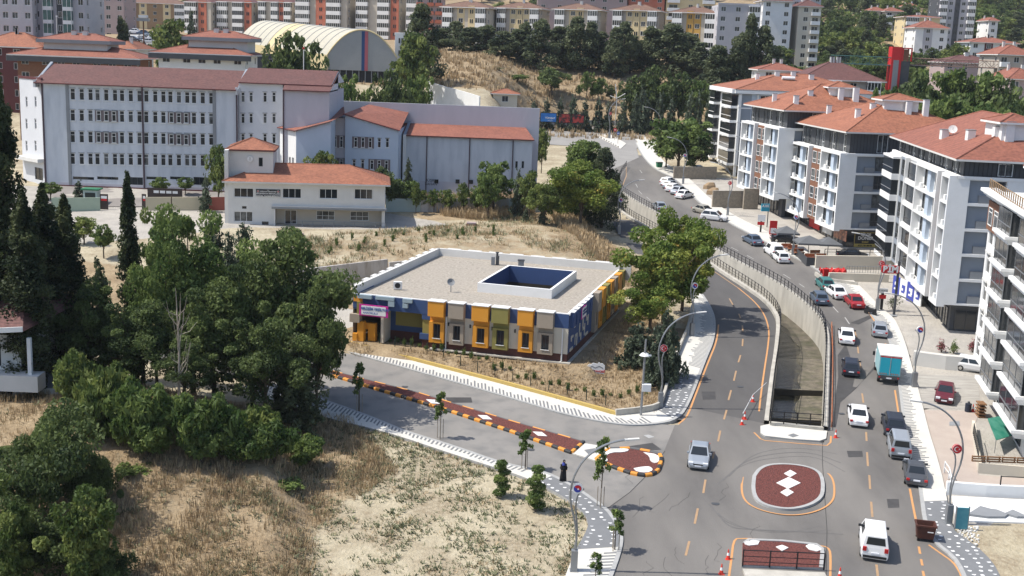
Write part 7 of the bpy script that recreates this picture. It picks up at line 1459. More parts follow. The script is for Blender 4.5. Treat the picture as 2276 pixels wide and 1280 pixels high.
KGG = XY([R(*p) for p in S2i[3:12]])+XY([kgp(kgW+6, 3), kgp(kgW+6, kgL-4), kgp(kgW+1.2, kgL-4), kgp(kgW+1.2, -1.2), kgp(4, -1.6), kgp(2, -4)])
SLP = XY([R(*p) for p in [(660, 545), (840, 528), (1000, 512), (1130, 480), (1240, 500), (1330, 560), (1380, 610), (1250, 580), (1060, 560), (860, 590), (700, 610)]])
def low_growth():
    lab = lambda o, l, c='grass': tag(o, l, c, kind='stuff')
    lab(tufts('dry_grass', 0, [(BANK, 24000)], .38, .3, 5, 'leaf_dry', 1, dens=-.3, w=.022), 'tall straw-coloured dry grass on the bank at the lower left')
    lab(tufts('weeds', 0, [(LOT, 3600), (BANK, 3600)], .15, .24, 7, 'leaf_weed', 2, dens=-.1, flat=1.1, w=.05), 'low grey-green weeds scattered over the pale dirt lot', 'weeds')
    lab(tufts('dry_grass', 0, [(LOT, 1300)], .18, .25, 5, 'leaf_dry', 12, dens=.3, flat=.8, w=.03), 'short dry tufts scattered over the pale dirt lot')
    lab(tufts('dry_grass', 0, [(KGG, 3600)], .22, .25, 5, 'leaf_dry', 3, dens=-.6, w=.03), 'short dry lawn grass around the kindergarten')
    lab(tufts('dry_grass', 0, [(XY([R(*p) for p in [(925, 447), (1150, 447), (1210, 460), (1180, 490), (1060, 500), (985, 490)]]), 3200)], 1.0, .3, 5, 'leaf_dry', 4, dens=-.9, w=.04), 'tall golden dry grass below the pale wall')
    lab(tufts('dry_grass', 0, [(XY([R(*p) for p in [(1215, 470), (1300, 500), (1390, 570), (1400, 640), (1340, 590), (1240, 520)]]), 2600)], .8, .3, 5, 'leaf_dry', 5, dens=-.9, w=.05), 'reddish dry brush on the slope above the lower road')
    lab(tufts('weeds', 0, [(SLP, 700)], .45, .4, 8, 'leaf_weed', 6, dens=.2, flat=.9, w=.045), 'grey-green weeds on the slope behind the kindergarten', 'weeds')
    lab(tufts('dry_grass', 0, [(SLP, 2600)], .35, .3, 5, 'leaf_dry', 16, dens=0, w=.035), 'patchy dry grass on the slope behind the kindergarten')
    lab(tufts('hillside_scrub', 0, [([(-40, 285), (60, 285), (75, 345), (-30, 345)], 2600)], .9, .7, 7, 'leaf_dry', 7, dens=-.2, w=.12), 'dry scrub on the hillside below the pines', 'scrub')
    # hedge slips and the green fence posts behind the yellow wall
    A = [R(*p) for p in [(800, 770), (941, 806), (1140, 856), (1340, 908)]]; A = resample(A, 15); pm = MB(); pm.box(-.04, -.04, 0, .04, .04, 1.1, 'post_green'); me = pm.mesh('fence_post')
    for i, p in enumerate(A): o = inst('fence_post', me, None, (p.x+.3, p.y+.9, gz(p.x+.3, p.y+.9)-.05)); tag(o, 'short dark green post in the line behind the yellow kerb wall', 'post', 'green posts behind the yellow wall')
    B = resample([R(*p) for p in [(800, 766), (941, 800), (1140, 850), (1350, 900), (1440, 890), (1478, 830)]], 46); sh = tree_mesh(*BSM)
    for i, p in enumerate(B): q = Vector((p.x, p.y+1.5+(i % 3)*.4, 0)); t = thing('hedge_plant', 'small sparse hedge plant in the row inside the yellow kerb wall', 'shrub', (q.x, q.y, gz(q.x, q.y)-.1), i, 'young hedge plants by the yellow wall'); t.scale = (.17, .17, .2+.1*(i % 4)); inst('foliage', sh[0], t)
    B = resample([P(655, 585, 5.3), P(860, 562, 5.4), P(1000, 556, 5.6), P(1110, 548, 5.8)], 34)
    for i, p in enumerate(B):
        for r_ in range(1): q = Vector((p.x+math.sin(i*5.1)*.9, p.y+(i*37 % 11)*.75, 0)); t = thing('hedge_plant', 'young planted shrub in the rows on the slope behind the kindergarten', 'shrub', (q.x, q.y, gz(q.x, q.y)-.1), i*2+r_, 'planted shrubs on the slope'); t.scale = (.17, .17, .38+.12*(i % 3)); inst('foliage', sh[0], t)
mat('post_green', (.02, .05, .035), .5)
low_growth()
def underbrush():
    rs = np.random.RandomState(5); n = 26000; a = rs.uniform(1690, 2500, n); Y = 292+(rs.uniform(0, 1, n)**1.2)*470; X = (a-1138)/F*Y; k = (np.sin(X*.09)+np.cos(Y*.05+X*.04)+rs.uniform(-1, 1, n)) > -.75; a, X, Y = a[k], X[k], Y[k]
    k = ~(((a > 2125) & (a < 2270) & (Y > 395) & (Y < 520)) | ((a > 1930) & (a < 2180) & (Y > 440) & (Y < 505))); X, Y = X[k], Y[k]; C = np.stack([X, Y, TH2(X, Y)+rs.uniform(0, 1.6, len(X))], 1); tone = np.clip(.5+.4*np.sin(X*.2)*np.cos(Y*.13)+rs.uniform(-.3, .3, len(X)), 0, 1)
    me = leaf_mesh('underbrush', C, 1.5, tone, 'leaf_mid', up=.8); o = bpy.data.objects.new('underbrush', me); COL.objects.link(o); tag(o, 'green underbrush between the trees on the right hillside', 'underbrush', kind='stuff')
    # asphalt school yard
    m = MB(); g = [[hit(95+(505-95)*i/24, 414+46*j/6) for i in range(25)] for j in range(7)]; u = Vector((0, 0, .1))
    for j in range(6):
        for i in range(24): m.face([g[j+1][i]+u, g[j+1][i+1]+u, g[j][i+1]+u, g[j][i]+u], 'yard_asphalt')
    m2 = m; struct(m, 'school_yard')
mat('yard_asphalt', (.20, .18, .165), .9, (.26, .24, .22), ns=.4)
underbrush()

# ------------------------------------------------------------ walls, fences and yard furniture
def wall_line(name, label, pts, h, th, m, cat='wall', z=None, cap=None, down=1.0):
    """pts: foot points (world)"""
    mb = MB(); n = len(pts); O = offset(pts, th)
    for i in range(n-1):
        a, b, c, d = pts[i], pts[i+1], O[i+1], O[i]; hb = h if not isinstance(h, (list, tuple)) else None; h0, h1 = (h, h) if hb is not None else (h[i], h[i+1])
        u0, u1, dn = Vector((0, 0, h0)), Vector((0, 0, h1)), Vector((0, 0, -down))
        mb.face([a+dn, b+dn, b+u1, a+u0], m); mb.face([c+dn, d+dn, d+u0, c+u1], m); mb.face([a+u0, b+u1, c+u1, d+u0], cap or m)
        if i == 0: mb.face([d+dn, a+dn, a+u0, d+u0], m)
        if i == n-2: mb.face([b+dn, c+dn, c+u1, b+u1], m)
    return whole(mb, name, label, cat, org=tuple(pts[0]))
mat('yellow_kerb', (.52, .37, .10), .8, (.46, .34, .13), ns=1.5, amt=.5); mat('green_wall', (.36, .43, .33), .85, (.31, .38, .29), ns=.8, amt=.5); mat('cream_wall', (.46, .41, .29), .85, (.41, .37, .27), ns=.8, amt=.5); mat('red_wall', (.28, .09, .07), .85)
mat('stone_wall', (.34, .29, .22), .9, (.22, .19, .15), ns=2.5, amt=.4, bump=.4, bs=3); mat('retaining', (.50, .48, .46), .85, (.42, .40, .38), ns=.5, amt=.5, c3=(.30, .27, .23), ns3=1.2, amt3=.2, stretch=(1, 1, .2)); mat('mint_wall', (.42, .50, .48), .85, (.38, .45, .43), ns=.6)
def walls():
    wall_line('kerb_wall', 'low yellow kerb wall between the pavement and the kindergarten lawn', [R(*p) for p in S2i[3:7]]+[R(1368, 926)], .45, .3, 'yellow_kerb')
    wall_line('kerb_wall', 'low grey concrete wall round the lawn corner by the white lamp column', smooth([R(*p) for p in [(1369, 927), (1420, 922), (1460, 915), (1475, 903), (1495, 822), (1517, 770), (1532, 735), (1540, 690)]], 1), .7, .25, 'concrete')
    a = P(660, 600, 5.5); b_ = P(862, 576, 5.9); c = P(866, 583, 5.7); d = P(985, 573, 5.8)
    wall_line('retaining_wall', 'tall pale retaining wall left of the kindergarten roof', [Vector((a.x, a.y, 3)), Vector((b_.x, b_.y, 3))], [a.z-3, b_.z-3], .3, 'retaining'); wall_line('retaining_wall', 'lower section of pale retaining wall touching the kindergarten parapet', [Vector((c.x, c.y, 3)), Vector((d.x, d.y, 3))], [c.z-3, d.z-3], .3, 'retaining')
    # concrete wall by the ramp
    a = P(1286, 440, 9.0); b_ = P(1366, 428, 9.6); wall_line('retaining_wall', 'high grey concrete retaining wall under the big pine beside the lower road', [Vector((a.x, b_.y+1.5, 4)), Vector((b_.x, b_.y, 4)), Vector((b_.x+.6, b_.y+14, 5))], [5.4, 5.4, 5.2], .4, 'retaining', down=2)
    # school yard walls
    h = lambda x, y: hit(x, y)
    for l, x0, x1, y, m in [('green painted yard wall left of the school gate', 115, 223, 469, 'green_wall'), ('cream yard wall right of the school gate', 324, 462, 467, 'cream_wall'), ('short red stretch of yard wall beside the community centre', 463, 500, 467, 'red_wall')]: wall_line('yard_wall', l, [h(x0, y), h(x1, y-1)], 2.0, .25, m)
    wall_line('yard_wall', 'pale mint yard wall between the community centre and the golden grass', [h(857, 472), h(935, 472)], 2.2, .25, 'mint_wall'); wall_line('yard_wall', 'grey yard wall behind the golden dry grass', [h(936, 472), h(1130, 470)], 2.2, .25, 'retaining'); wall_line('yard_wall', 'green tinted yard wall running toward the big pine', [h(1131, 472), h(1236, 470)], 2.2, .25, 'mint_wall')
    for l, x0, x1 in [('dark metal school gate leaf with a white and red notice, left of the entrance', 223, 242), ('dark metal school gate leaf at the cream wall, right of the entrance', 316, 326)]:
        a, b_ = h(x0, 465), h(x1, 465); t = thing('school_gate', l, 'gate', a, world=True); m = MB(); m.box(a.x, a.y-.1, a.z-.3, b_.x, a.y, a.z+2.4, 'brown_dark'); m.build('leaf', t); m = MB(); m.box(a.x+.2, a.y-.14, a.z+1.7, min(b_.x-.1, a.x+1.1), a.y-.1, a.z+2.1, 'white'); m.build('notice', t); m = MB(); m.box(a.x+.2, a.y-.145, a.z+1.35, min(b_.x-.1, a.x+1.1), a.y-.1, a.z+1.68, 'red_paint'); m.build('notice', t)
    a, b_ = h(324, 455), h(405, 455); t = thing('yard_fence', 'dark fence with small white notices above the cream wall', 'fence', a, world=True); m = MB(); m.box(a.x, a.y+1, a.z+.6, b_.x, a.y+1.1, a.z+2.6, 'brown_dark'); m.build('panel', t)
    for k in range(4): x = a.x+1+k*(b_.x-a.x-1.5)/4; m = MB(); m.box(x, a.y+.94, a.z+1.8, x+.8, a.y+.98, a.z+2.2, 'white'); m.build('notice', t)
    a = h(205, 452); t = thing('guard_booth', 'small green-roofed guard booth behind the green wall', 'booth', a); m = MB(); m.box(-1.1, -.8, 0, 1.1, .8, 2.2, 'mint_wall'); m.build('wall', t); m = MB(); m.box(-.8, -.84, .9, .8, -.8, 1.8, 'glass'); m.build('window', t); m = MB(); m.box(-1.4, -1.1, 2.2, 1.4, 1.1, 2.4, 'leafgreen'); m.build('roof', t)
    # street pole
    a = P(383, 552, 5.5); m = MB(); m.tube([a, a+Vector((0, 0, 7.2))], [.12, .08], 'bark', 6); whole(m, 'utility_pole', 'thin wooden utility pole in the thin airy tree before the school', 'pole', org=tuple(a))
    # far walls
    q = [R(*p) for p in [(1203, 279), (1300, 281), (1440, 284)]]; wall_line('roadside_wall', 'grey roadside wall below the billboards at the far junction', q, 1.6, .3, 'mid_grey')
    q = [R(*p) for p in [(1545, 322), (1590, 321)]]; wall_line('garden_wall', 'white rendered wall beside the lane at the far junction', q, 1.2, .3, 'offwhite')
    for l, x0, x1, y, yh in [('beige stone wall in front of the green tree and parked car', 1497, 1592, 398, 2.4), ('stone wall at the corner below the farthest street block', 1583, 1650, 462, 3.0), ('stone wall right of the rock pile, beside the second street block', 1652, 1684, 465, 3.6)]:
        a, b_ = R(x0, y), R(x1, y); wall_line('stone_wall', l, [a, b_], yh, .4, 'stone_wall', cap='concrete')
    z = 1.0
    wall_line('kerb_wall', 'white concrete ramp wall left of the supermarket sign', [R(1810, 612), R(1828, 625), R(1905, 636)], .5, .3, 'concrete')
    a, b_ = R(1812, 598), R(2005, 600); wall_line('forecourt_wall', 'pale concrete retaining wall below the doner restaurant forecourt', [a, b_], 1.9, .35, 'cream')
    a, b_ = R(1842, 624), R(1975, 628); wall_line('forecourt_wall', 'lower cream wall in front of the grating by the red tarpaulin', [a, b_], 1.1, .35, 'cream')
    wall_line('planter_wall', 'white retaining wall with flowers on top before the ornate cream block', [R(2028, 812), R(2100, 822), R(2180, 828)], 1.5, .8, 'offwhite', cap='paving')
    wall_line('terrace_wall', 'low concrete wall round the grocer terrace at the right edge', [R(2158, 955), R(2173, 1052), R(2290, 1062)], .9, .25, 'cream')
    wall_line('garden_wall', 'white garden wall along the bare plot at the bottom right', [R(2103, 1098), R(2190, 1105), R(2300, 1110)], 1.0, .35, 'white')
    q = [R(*p) for p in [(1520, 312), (1505, 330), (1500, 350), (1502, 372)]]
    wall_line('lane_wall', 'white wall curving along the lane on the sandy hillside', [D(x, y, Y) for x, y, Y in ((950, 197, 268), (985, 208, 264), (1030, 220, 260), (1065, 231, 256))], 1.6, .3, 'white', down=3)
    # railings
    railing('black railing across the near end of the water channel', [R(1712, 950), R(1770, 953), R(1828, 957)], lambda *p: p, step=1.1); railing('black railing over the culvert at the lower edge of the picture', [R(1650, 1262), R(1740, 1266), R(1830, 1270)], None, step=1.6, h=1.15, dz=.15)
    m = MB(); a, b_ = R(1650, 1270), R(1832, 1278); m.obox(a+Vector((0, -3, -2)), b_-a, (0, 3, 0), (0, 0, 2.2), 'concrete'); struct(m, 'culvert_head')
    railing('low railing on the wall above the supermarket ramp', [R(1830, 596)+Vector((0, 0, 1.9)), R(1980, 598)+Vector((0, 0, 1.9))], None, step=1.5, h=.8, dz=0, rails=(1., .5)); railing('pale grating fence above the lower cream wall', [R(1880, 617), R(1975, 619)], None, step=.35, h=1.0, dz=.6, rails=(1., .1), m='grey_metal', pr=.02)
    railing('grey handrail beside the culvert ramp in the far bend', [R(1372, 415), R(1378, 392), R(1392, 372)], None, step=2, h=1.0, dz=.3)
    railing('thin railing on top of the white garden wall', [R(2220, 1104)+Vector((0, 0, 1)), R(2300, 1108)+Vector((0, 0, 1))], None, step=1.8, h=.7, dz=0, rails=(1.,)); railing('bent steel railing at the edge of the grocer terrace', [R(2160, 985)+Vector((0, 0, .9)), R(2172, 1040)+Vector((0, 0, .9))], None, step=.5, h=.9, dz=0, rails=(1., .1), pr=.02)
    railing('scaffold fence of orange painted rails leaning behind the channel railing', [R(1848, 725), R(1851, 800), R(1848, 950)], None, step=3, h=.5, dz=0, rails=(1., .5, .1), m='pipe_orange', name='pipe_barrier')
mat('brown_dark', (.05, .035, .03), .6); mat('leafgreen', (.03, .16, .08), .6); mat('pipe_orange', (.4, .14, .06), .5)
walls()

# ------------------------------------------------------------ street lamps
def disc(parent, x, z, r, kind):
    m = MB(); m.tube([(x, -.06, z), (x, .06, z)], r, 'white' if kind == 'logo' else 'red_paint', 22); d = m.build('emblem_disc', parent, org=(0, 0, 0))
    if kind == 'flag':
        m = MB(); m.tube([(x, -.075, z), (x, -.06, z)], r*1.0, 'white', 22); m.tube([(x, -.085, z), (x, -.07, z)], r*.93, 'red_paint', 22); m.build('rim', d, org=(0, 0, 0))
        m = MB(); a0 = [(x-.14*r+.52*r*math.cos(t), -.09, z+.52*r*math.sin(t)) for t in np.linspace(.62, 5.66, 18)]; a1 = [(x-.02*r+.42*r*math.cos(t), -.09, z+.42*r*math.sin(t)) for t in np.linspace(.78, 5.50, 18)]
        for i in range(17): m.face([a0[i], a0[i+1], a1[i+1], a1[i]], 'white')
        m.build('crescent', d, org=(0, 0, 0)); m = MB(); c = (x+.42*r, -.09, z)
        st = [(c[0]+(.2 if i % 2 == 0 else .08)*r*math.cos(i*math.pi/5+math.pi), -.09, c[2]+(.2 if i % 2 == 0 else .08)*r*math.sin(i*math.pi/5+math.pi)) for i in range(10)]
        for i in range(10): m.face([(c[0], -.09, c[2]), st[i], st[(i+1) % 10]], 'white')
        m.build('star', d, org=(0, 0, 0))
    else:
        m = MB(); m.tube([(x, -.075, z), (x, -.06, z)], r*.72, 'logo_blue', 18); m.build('emblem', d, org=(0, 0, 0)); m = MB(); q = [(x+r*.68*math.cos(t), -.09, z+r*.68*math.sin(t)) for t in np.linspace(-.5, math.pi-.5, 12)]; m.face(q, 'red_paint'); m.tube([(x+.1*r, -.095, z-.02), (x+.1*r, -.085, z-.02)], r*.16, 'white', 8); m.build('emblem', d, org=(0, 0, 0))
mat('logo_blue', (.04, .06, .35), .5)
def lamp(px, py, label, kind='flag', s=1.0, mir=1, rz=0, fn=R, both=True):
    p = fn(px, py); t = thing('street_lamp', label, 'street lamp', (p.x, p.y, p.z+.1), rz, 'curved double-armed street lamps'); t.scale = (s, s, s)
    m = MB(); m.box(-.22, -.22, 0, .22, .22, 1.5, 'grey_metal'); m.box(-.28, -.28, 0, .28, .28, .08, 'grey_metal'); m.build('base', t)
    A = [(0.05, 1.4), (.08, 2.6), (-.1, 3.6), (-.38, 4.5), (-.5, 5.4), (-.42, 6.2), (-.18, 7), (.25, 7.8), (.77, 8.35), (1.3, 8.75), (1.9, 9.05), (2.5, 9.25), (3.1, 9.35)]; B_ = [(-.05, 1.4), (.12, 2.6), (.06, 3.4), (-.05, 4.1), (-.08, 4.8), (.02, 5.3), (.2, 5.65), (.42, 5.8)]
    m = MB(); m.tube(smooth([(mir*x, 0, z) for x, z in A], 1), .075, 'grey_metal', 6); m.build('pole', t); m = MB(); m.tube(smooth([(mir*x, .12, z) for x, z in B_], 1), .06, 'grey_metal', 6); m.build('side_arm', t)
    m = MB(); m.obox((mir*2.9, -.13, 9.28), (mir*.95, 0, .1), (0, .26, 0), (0, 0, .1), 'offwhite'); m.build('lamp_head', t)
    disc(t, mir*(-.02), 5.85, .36, kind); return t
def lamps():
    lamp(1275, 1272, 'nearest curved street lamp, at the bottom edge by the dotted pavement', 'logo'); lamp(1467, 908, 'curved street lamp with a red crescent disc at the kindergarten lawn corner', 'flag', .97, rz=.1)
    lamp(1537, 748, 'curved street lamp standing behind the golden tree beside the lower road', 'logo', .97, rz=.3); lamp(1376, 522, 'curved street lamp at the foot of the concrete retaining wall', 'logo', .92, rz=.1, fn=RL)
    lamp(2107, 1166, 'curved street lamp with a red crescent disc, above the brown dumpster', 'flag', 1., mir=-1); lamp(2031, 862, 'curved street lamp with a blue and red emblem beside the turquoise truck', 'logo', 1., mir=-1)
    lamp(1949, 692, 'curved street lamp whose crescent disc hangs before the supermarket sign', 'flag', 1., mir=-1, rz=-.15); lamp(1762, 568, 'curved street lamp by the grey parasols of the restaurant', 'logo', .95, mir=-1, rz=-.2)
    lamp(1617, 480, 'curved street lamp with a crescent disc right of the two pale cars', 'flag', .93, mir=-1, rz=-.2); lamp(1518, 410, 'curved street lamp by the row of five angled parked cars', 'logo', .93, mir=-1, rz=-.1)
    lamp(1462, 330, 'curved street lamp at the far bend beside the white pavement', 'flag', .98, mir=-1, rz=.1); lamp(1354, 308, 'tall curved lamp in the middle of the far junction', 'flag', 1.0, rz=.4); lamp(1390, 405, 'curved street lamp half hidden by the big pine', 'logo', .1) if 0 else None
    # forked mast at the far junction
    p = R(1366, 290); t = thing('street_lamp', 'pale forked lighting mast with several curved arms behind the far junction', 'street lamp', p); m = MB(); m.tube(smooth([(0, 0, 0), (.1, 0, 4), (-.1, 0, 8), (.25, 0, 11.5)], 1), [.12]*2+[.1]*8, 'offwhite', 6) if 0 else m.tube([(0, 0, 0), (.1, 0, 4), (.15, 0, 8), (-.4, 0, 11.5)], .1, 'offwhite', 6); m.build('pole', t); m = MB(); m.tube([(-1.6, 0, 8.6), (.1, 0, 8.0), (2.2, 0, 9.3)], .1, 'offwhite', 5); m.build('arm', t)
    p = R(1570, 292); t = thing('street_lamp', 'plain grey single-arm lamp post left of the farthest street block', 'street lamp', p); m = MB(); m.tube([(0, 0, 0), (.1, 0, 8.6), (.9, 0, 8.7), (1.9, 0, 8.7)], .09, 'grey_metal', 6); m.build('pole', t); m = MB(); m.box(1.5, -.15, 8.62, 2.4, .15, 8.76, 'white'); m.build('lamp_head', t)
    p = R(690, 172); 
    for x, yt, yb, Y, l in [(675, 109, 160, 225, 'thin flag pole with a red tip before the broad dark tree by the dome'), (126, 38, 70, 262, 'thin mast with a white tip in front of the glass tower'), (1268-950, 20, 0, 0, '')][:2]: a = D(x, yb, Y); b_ = D(x, yt, Y); m = MB(); m.tube([a-Vector((0, 0, 4)), b_], .09, 'offwhite', 5); m.tube([b_, b_+Vector((0, 0, .35))], .2, 'red_paint' if x > 600 else 'white', 6); whole(m, 'mast', l, 'mast', org=tuple(a))
    p = D(320, 105, 285); m = MB(); z0 = gz(p.x, p.y); zt = D(318, 45, 285).z; m.tube([(p.x, p.y, z0), (p.x, p.y, zt)], .16, 'brick', 6); m.box(p.x-1.4, p.y-.6, zt-.2, p.x+1.4, p.y+.6, zt+.5, 'grey_metal'); m.box(p.x-1.0, p.y-.5, zt+.6, p.x+1.0, p.y+.5, zt+1.2, 'white'); whole(m, 'floodlight_mast', 'tall mast with a cluster of floodlights above the car park', 'floodlight mast', org=(p.x, p.y, z0))
    # white lamp column with a round luminaire and cabinet
    p = R(1424, 926); t = thing('lamp_column', 'grey lamp column with a ring of lights and white control box at the lawn corner', 'street lamp', p); m = MB(); m.tube([(0, 0, 0), (.05, 0, 7.2)], [.12, .09], 'grey_metal', 8); m.build('pole', t); m = MB(); m.tube([(.02, 0, 5.75), (.02, 0, 5.95)], [.5, .3], 'white', 8)
    for k in range(6): a = k*1.047; m.obox((.02+math.cos(a)*.3-.1, math.sin(a)*.3-.1, 5.7), (.2+math.cos(a)*.2, 0, 0), (0, .2, 0), (0, 0, .12), 'white')
    m.build('luminaire', t); m = MB(); m.box(-.05, -.3, 2.45, .75, .2, 3.1, 'white'); m.build('control_box', t)
lamps()

# ------------------------------------------------------------ vehicles
def paint(name, c, metal=.3, r=.35): return mat('paint_'+name, c, r, None, metal=metal, spec=.6)
paint('white', (.72, .72, .72), 0); paint('silver', (.42, .45, .48), .5); paint('black', (.022, .023, .026)); paint('navy', (.03, .035, .05)); paint('grey', (.10, .105, .115), .4); paint('steel', (.12, .16, .22), .4); paint('red', (.33, .025, .03), .1); paint('wine', (.13, .02, .03), .2); paint('teal', (.05, .20, .19), .2); paint('beige', (.40, .38, .32), .3)
mat('tail', (.45, .02, .02), .3); mat('head', (.6, .62, .65), .15, spec=.8); mat('plate', (.75, .76, .8), .5)
CARS = {}
def car_parts(kind, col):
    k = (kind, col)
    if k in CARS: return CARS[k]
    L, W_, H = {'sedan': (4.5, 1.76, 1.45), 'hatch': (4.0, 1.72, 1.48), 'van': (4.35, 1.8, 1.82), 'suv': (4.4, 1.85, 1.65), 'wagon': (4.4, 1.74, 1.46)}[kind]
    pc = 'paint_'+col; hl, w = L/2, W_/2
    belt = {'sedan': .92, 'hatch': .94, 'van': 1.02, 'suv': 1.02, 'wagon': .9}[kind]
    # x stations from rear (-hl) to front
    tails = {'sedan': [(-hl, .58, .86), (-hl+.12, .80, .93), (-hl+.75, .90, .97), (-hl+1.1, .93, 1)], 'hatch': [(-hl, .6, .86), (-hl+.08, .85, .93), (-hl+.3, .94, 1), (-hl+1, .95, 1)], 'wagon': [(-hl, .6, .86), (-hl+.08, .8, .94), (-hl+.3, .9, 1), (-hl+1, .9, 1)], 'van': [(-hl, .6, .93), (-hl+.06, 1.0, .97), (-hl+.3, 1.02, 1), (-hl+1, 1.02, 1)], 'suv': [(-hl, .65, .88), (-hl+.1, .96, .95), (-hl+.3, 1.02, 1), (-hl+1, 1.02, 1)]}[kind]
    st = tails+[(0, belt, 1), (hl-1.3, belt-.02, 1), (hl-1.05, belt-.06, .99), (hl-.35, belt-.2, .94), (hl-.08, belt-.34, .85), (hl, .45, .74)]
    m = MB(); rings = []
    for i, (x, zt, kw) in enumerate(st):
        ww = w*kw; zb = .2 if 0 < i < len(st)-1 else .3; rings.append([Vector(p) for p in [(x, -ww*.93, zb), (x, -ww, zb+.18), (x, -ww, zt-.16), (x, -ww*.93, zt-.03), (x, -ww*.6, zt+.015), (x, ww*.6, zt+.015), (x, ww*.93, zt-.03), (x, ww, zt-.16), (x, ww, zb+.18), (x, ww*.93, zb)]])
    m.loft(rings, pc)
    body = m
    # cabin: belt line rectangle to roof rectangle
    x0, x1, r0, r1 = {'sedan': (-hl+.62, hl-1.15, -hl+1.35, hl-2.0), 'hatch': (-hl+.12, hl-.95, -hl+.55, hl-1.75), 'wagon': (-hl+.1, hl-1.15, -hl+.45, hl-1.95), 'van': (-hl+.05, hl-.75, -hl+.22, hl-1.5), 'suv': (-hl+.12, hl-1.0, -hl+.6, hl-1.8)}[kind]
    zb = belt-.06; bw, tw = w*.93, w*.74; q = [Vector(p) for p in [(x0, -bw, zb), (x1, -bw, zb), (x1, bw, zb), (x0, bw, zb)]]; rf = [Vector(p) for p in [(r0, -tw, H-.05), (r1, -tw, H-.05), (r1, tw, H-.05), (r0, tw, H-.05)]]
    cb = MB()
    for i in range(4): cb.face([q[i], q[(i+1) % 4], rf[(i+1) % 4], rf[i]], pc)
    ri = [Vector(p) for p in [(r0+.12, -tw+.14, H), (r1-.12, -tw+.14, H), (r1-.12, tw-.14, H), (r0+.12, tw-.14, H)]]
    for i in range(4): cb.face([rf[i], rf[(i+1) % 4], ri[(i+1) % 4], ri[i]], pc)
    cb.face(ri, pc)
    def quad(i, u0, u1, v0, v1, off=.012, mt='glass'):
        a, b_, c, d = q[i], q[(i+1) % 4], rf[(i+1) % 4], rf[i]; f = lambda u, v: a.lerp(b_, u).lerp(d.lerp(c, u), v); n = (b_-a).cross(d-a).normalized()*off; g = MB(); g.face([f(u0, v0)+n, f(u1, v0)+n, f(u1, v1)+n, f(u0, v1)+n], mt); return g
    out = [('body', body), ('roof', cb), ('windshield', quad(1, .07, .93, .1, .93)), ('rear_window', quad(3, .10, .90, .18 if kind != 'van' else .3, .90))]
    vanlike = kind == 'van'
    for i in (0, 2):
        e0, e1 = (.04, .47), (.51, .93)
        if i == 2: e0, e1 = (.07, .49), (.53, .96)
        if vanlike and col == 'white': e0 = e0 if i == 2 else None; e1 = e1 if i == 0 else None
        for e in (e0, e1):
            if e: out.append(('side_window', quad(i, e[0], e[1], .14, .88)))
    for sx in (-1, 1):
        for xw in (-hl+.78, hl-.82):
            g = MB(); g.tube([(xw, sx*(w-.2), .31), (xw, sx*(w+.012), .31)], .31, 'rubber', 16); g.tube([(xw, sx*(w+.01), .31), (xw, sx*(w+.025), .31)], .18, 'chrome', 10); out.append(('wheel', g))
        g = MB(); yy = sx*w*.66; g.obox((hl-.24, yy-.2, .56), (.2, 0, -.03), (0, .4, 0), (0, 0, .15), 'head'); out.append(('headlight', g))
        g = MB(); zt = belt-.32 if not vanlike else .75
        g.box(-hl-.02, sx*w*.78-.13, zt, -hl+.12, sx*w*.78+.12, zt+(.16 if not vanlike else .3), 'tail'); out.append(('taillight', g))
        g = MB(); g.box(x1-.42, sx*(w+.02)-.1, belt-.02, x1-.27, sx*(w+.02)+.1, belt+.12, pc if col != 'white' else 'black'); out.append(('mirror', g))
    g = MB(); g.box(-hl-.03, -.26, .58, -hl+.06, .26, .69, 'plate'); out.append(('number_plate', g)); g = MB(); g.box(hl-.03, -.26, .38, hl+.02, .26, .49, 'plate'); out.append(('number_plate', g))
    g = MB(); g.box(-hl-.035, -w*.84, .3, -hl+.12, w*.84, .46, 'black' if vanlike or kind == 'suv' else pc); out.append(('bumper', g))
    g = MB(); g.box(hl-.10, -w*.45, .5, hl-.02, w*.45, .6, 'black'); out.append(('grille', g))
    CARS[k] = [(n, g.mesh(n, smooth=False)) for n, g in out]; return CARS[k]
def car(kind, col, a, b_, label, cat='car', fn=R, name='parked_car', grp=None, sc=1, dz=.04):
    """a: picture point under the rear, b_: under the front"""
    p, q = fn(*a), fn(*b_); c = (p+q)/2; d = q-p; t = thing(name, label, cat, (c.x, c.y, c.z+dz), 0, grp)
    d.normalize(); z = Vector((0, -.065, 1)).normalized(); y = z.cross(d).normalized(); x = y.cross(z); t.rotation_euler = Matrix((x, y, z)).transposed().to_euler(); t.scale = (sc, sc, sc)
    for n, me in car_parts(kind, col): inst(n, me, t)
    return t
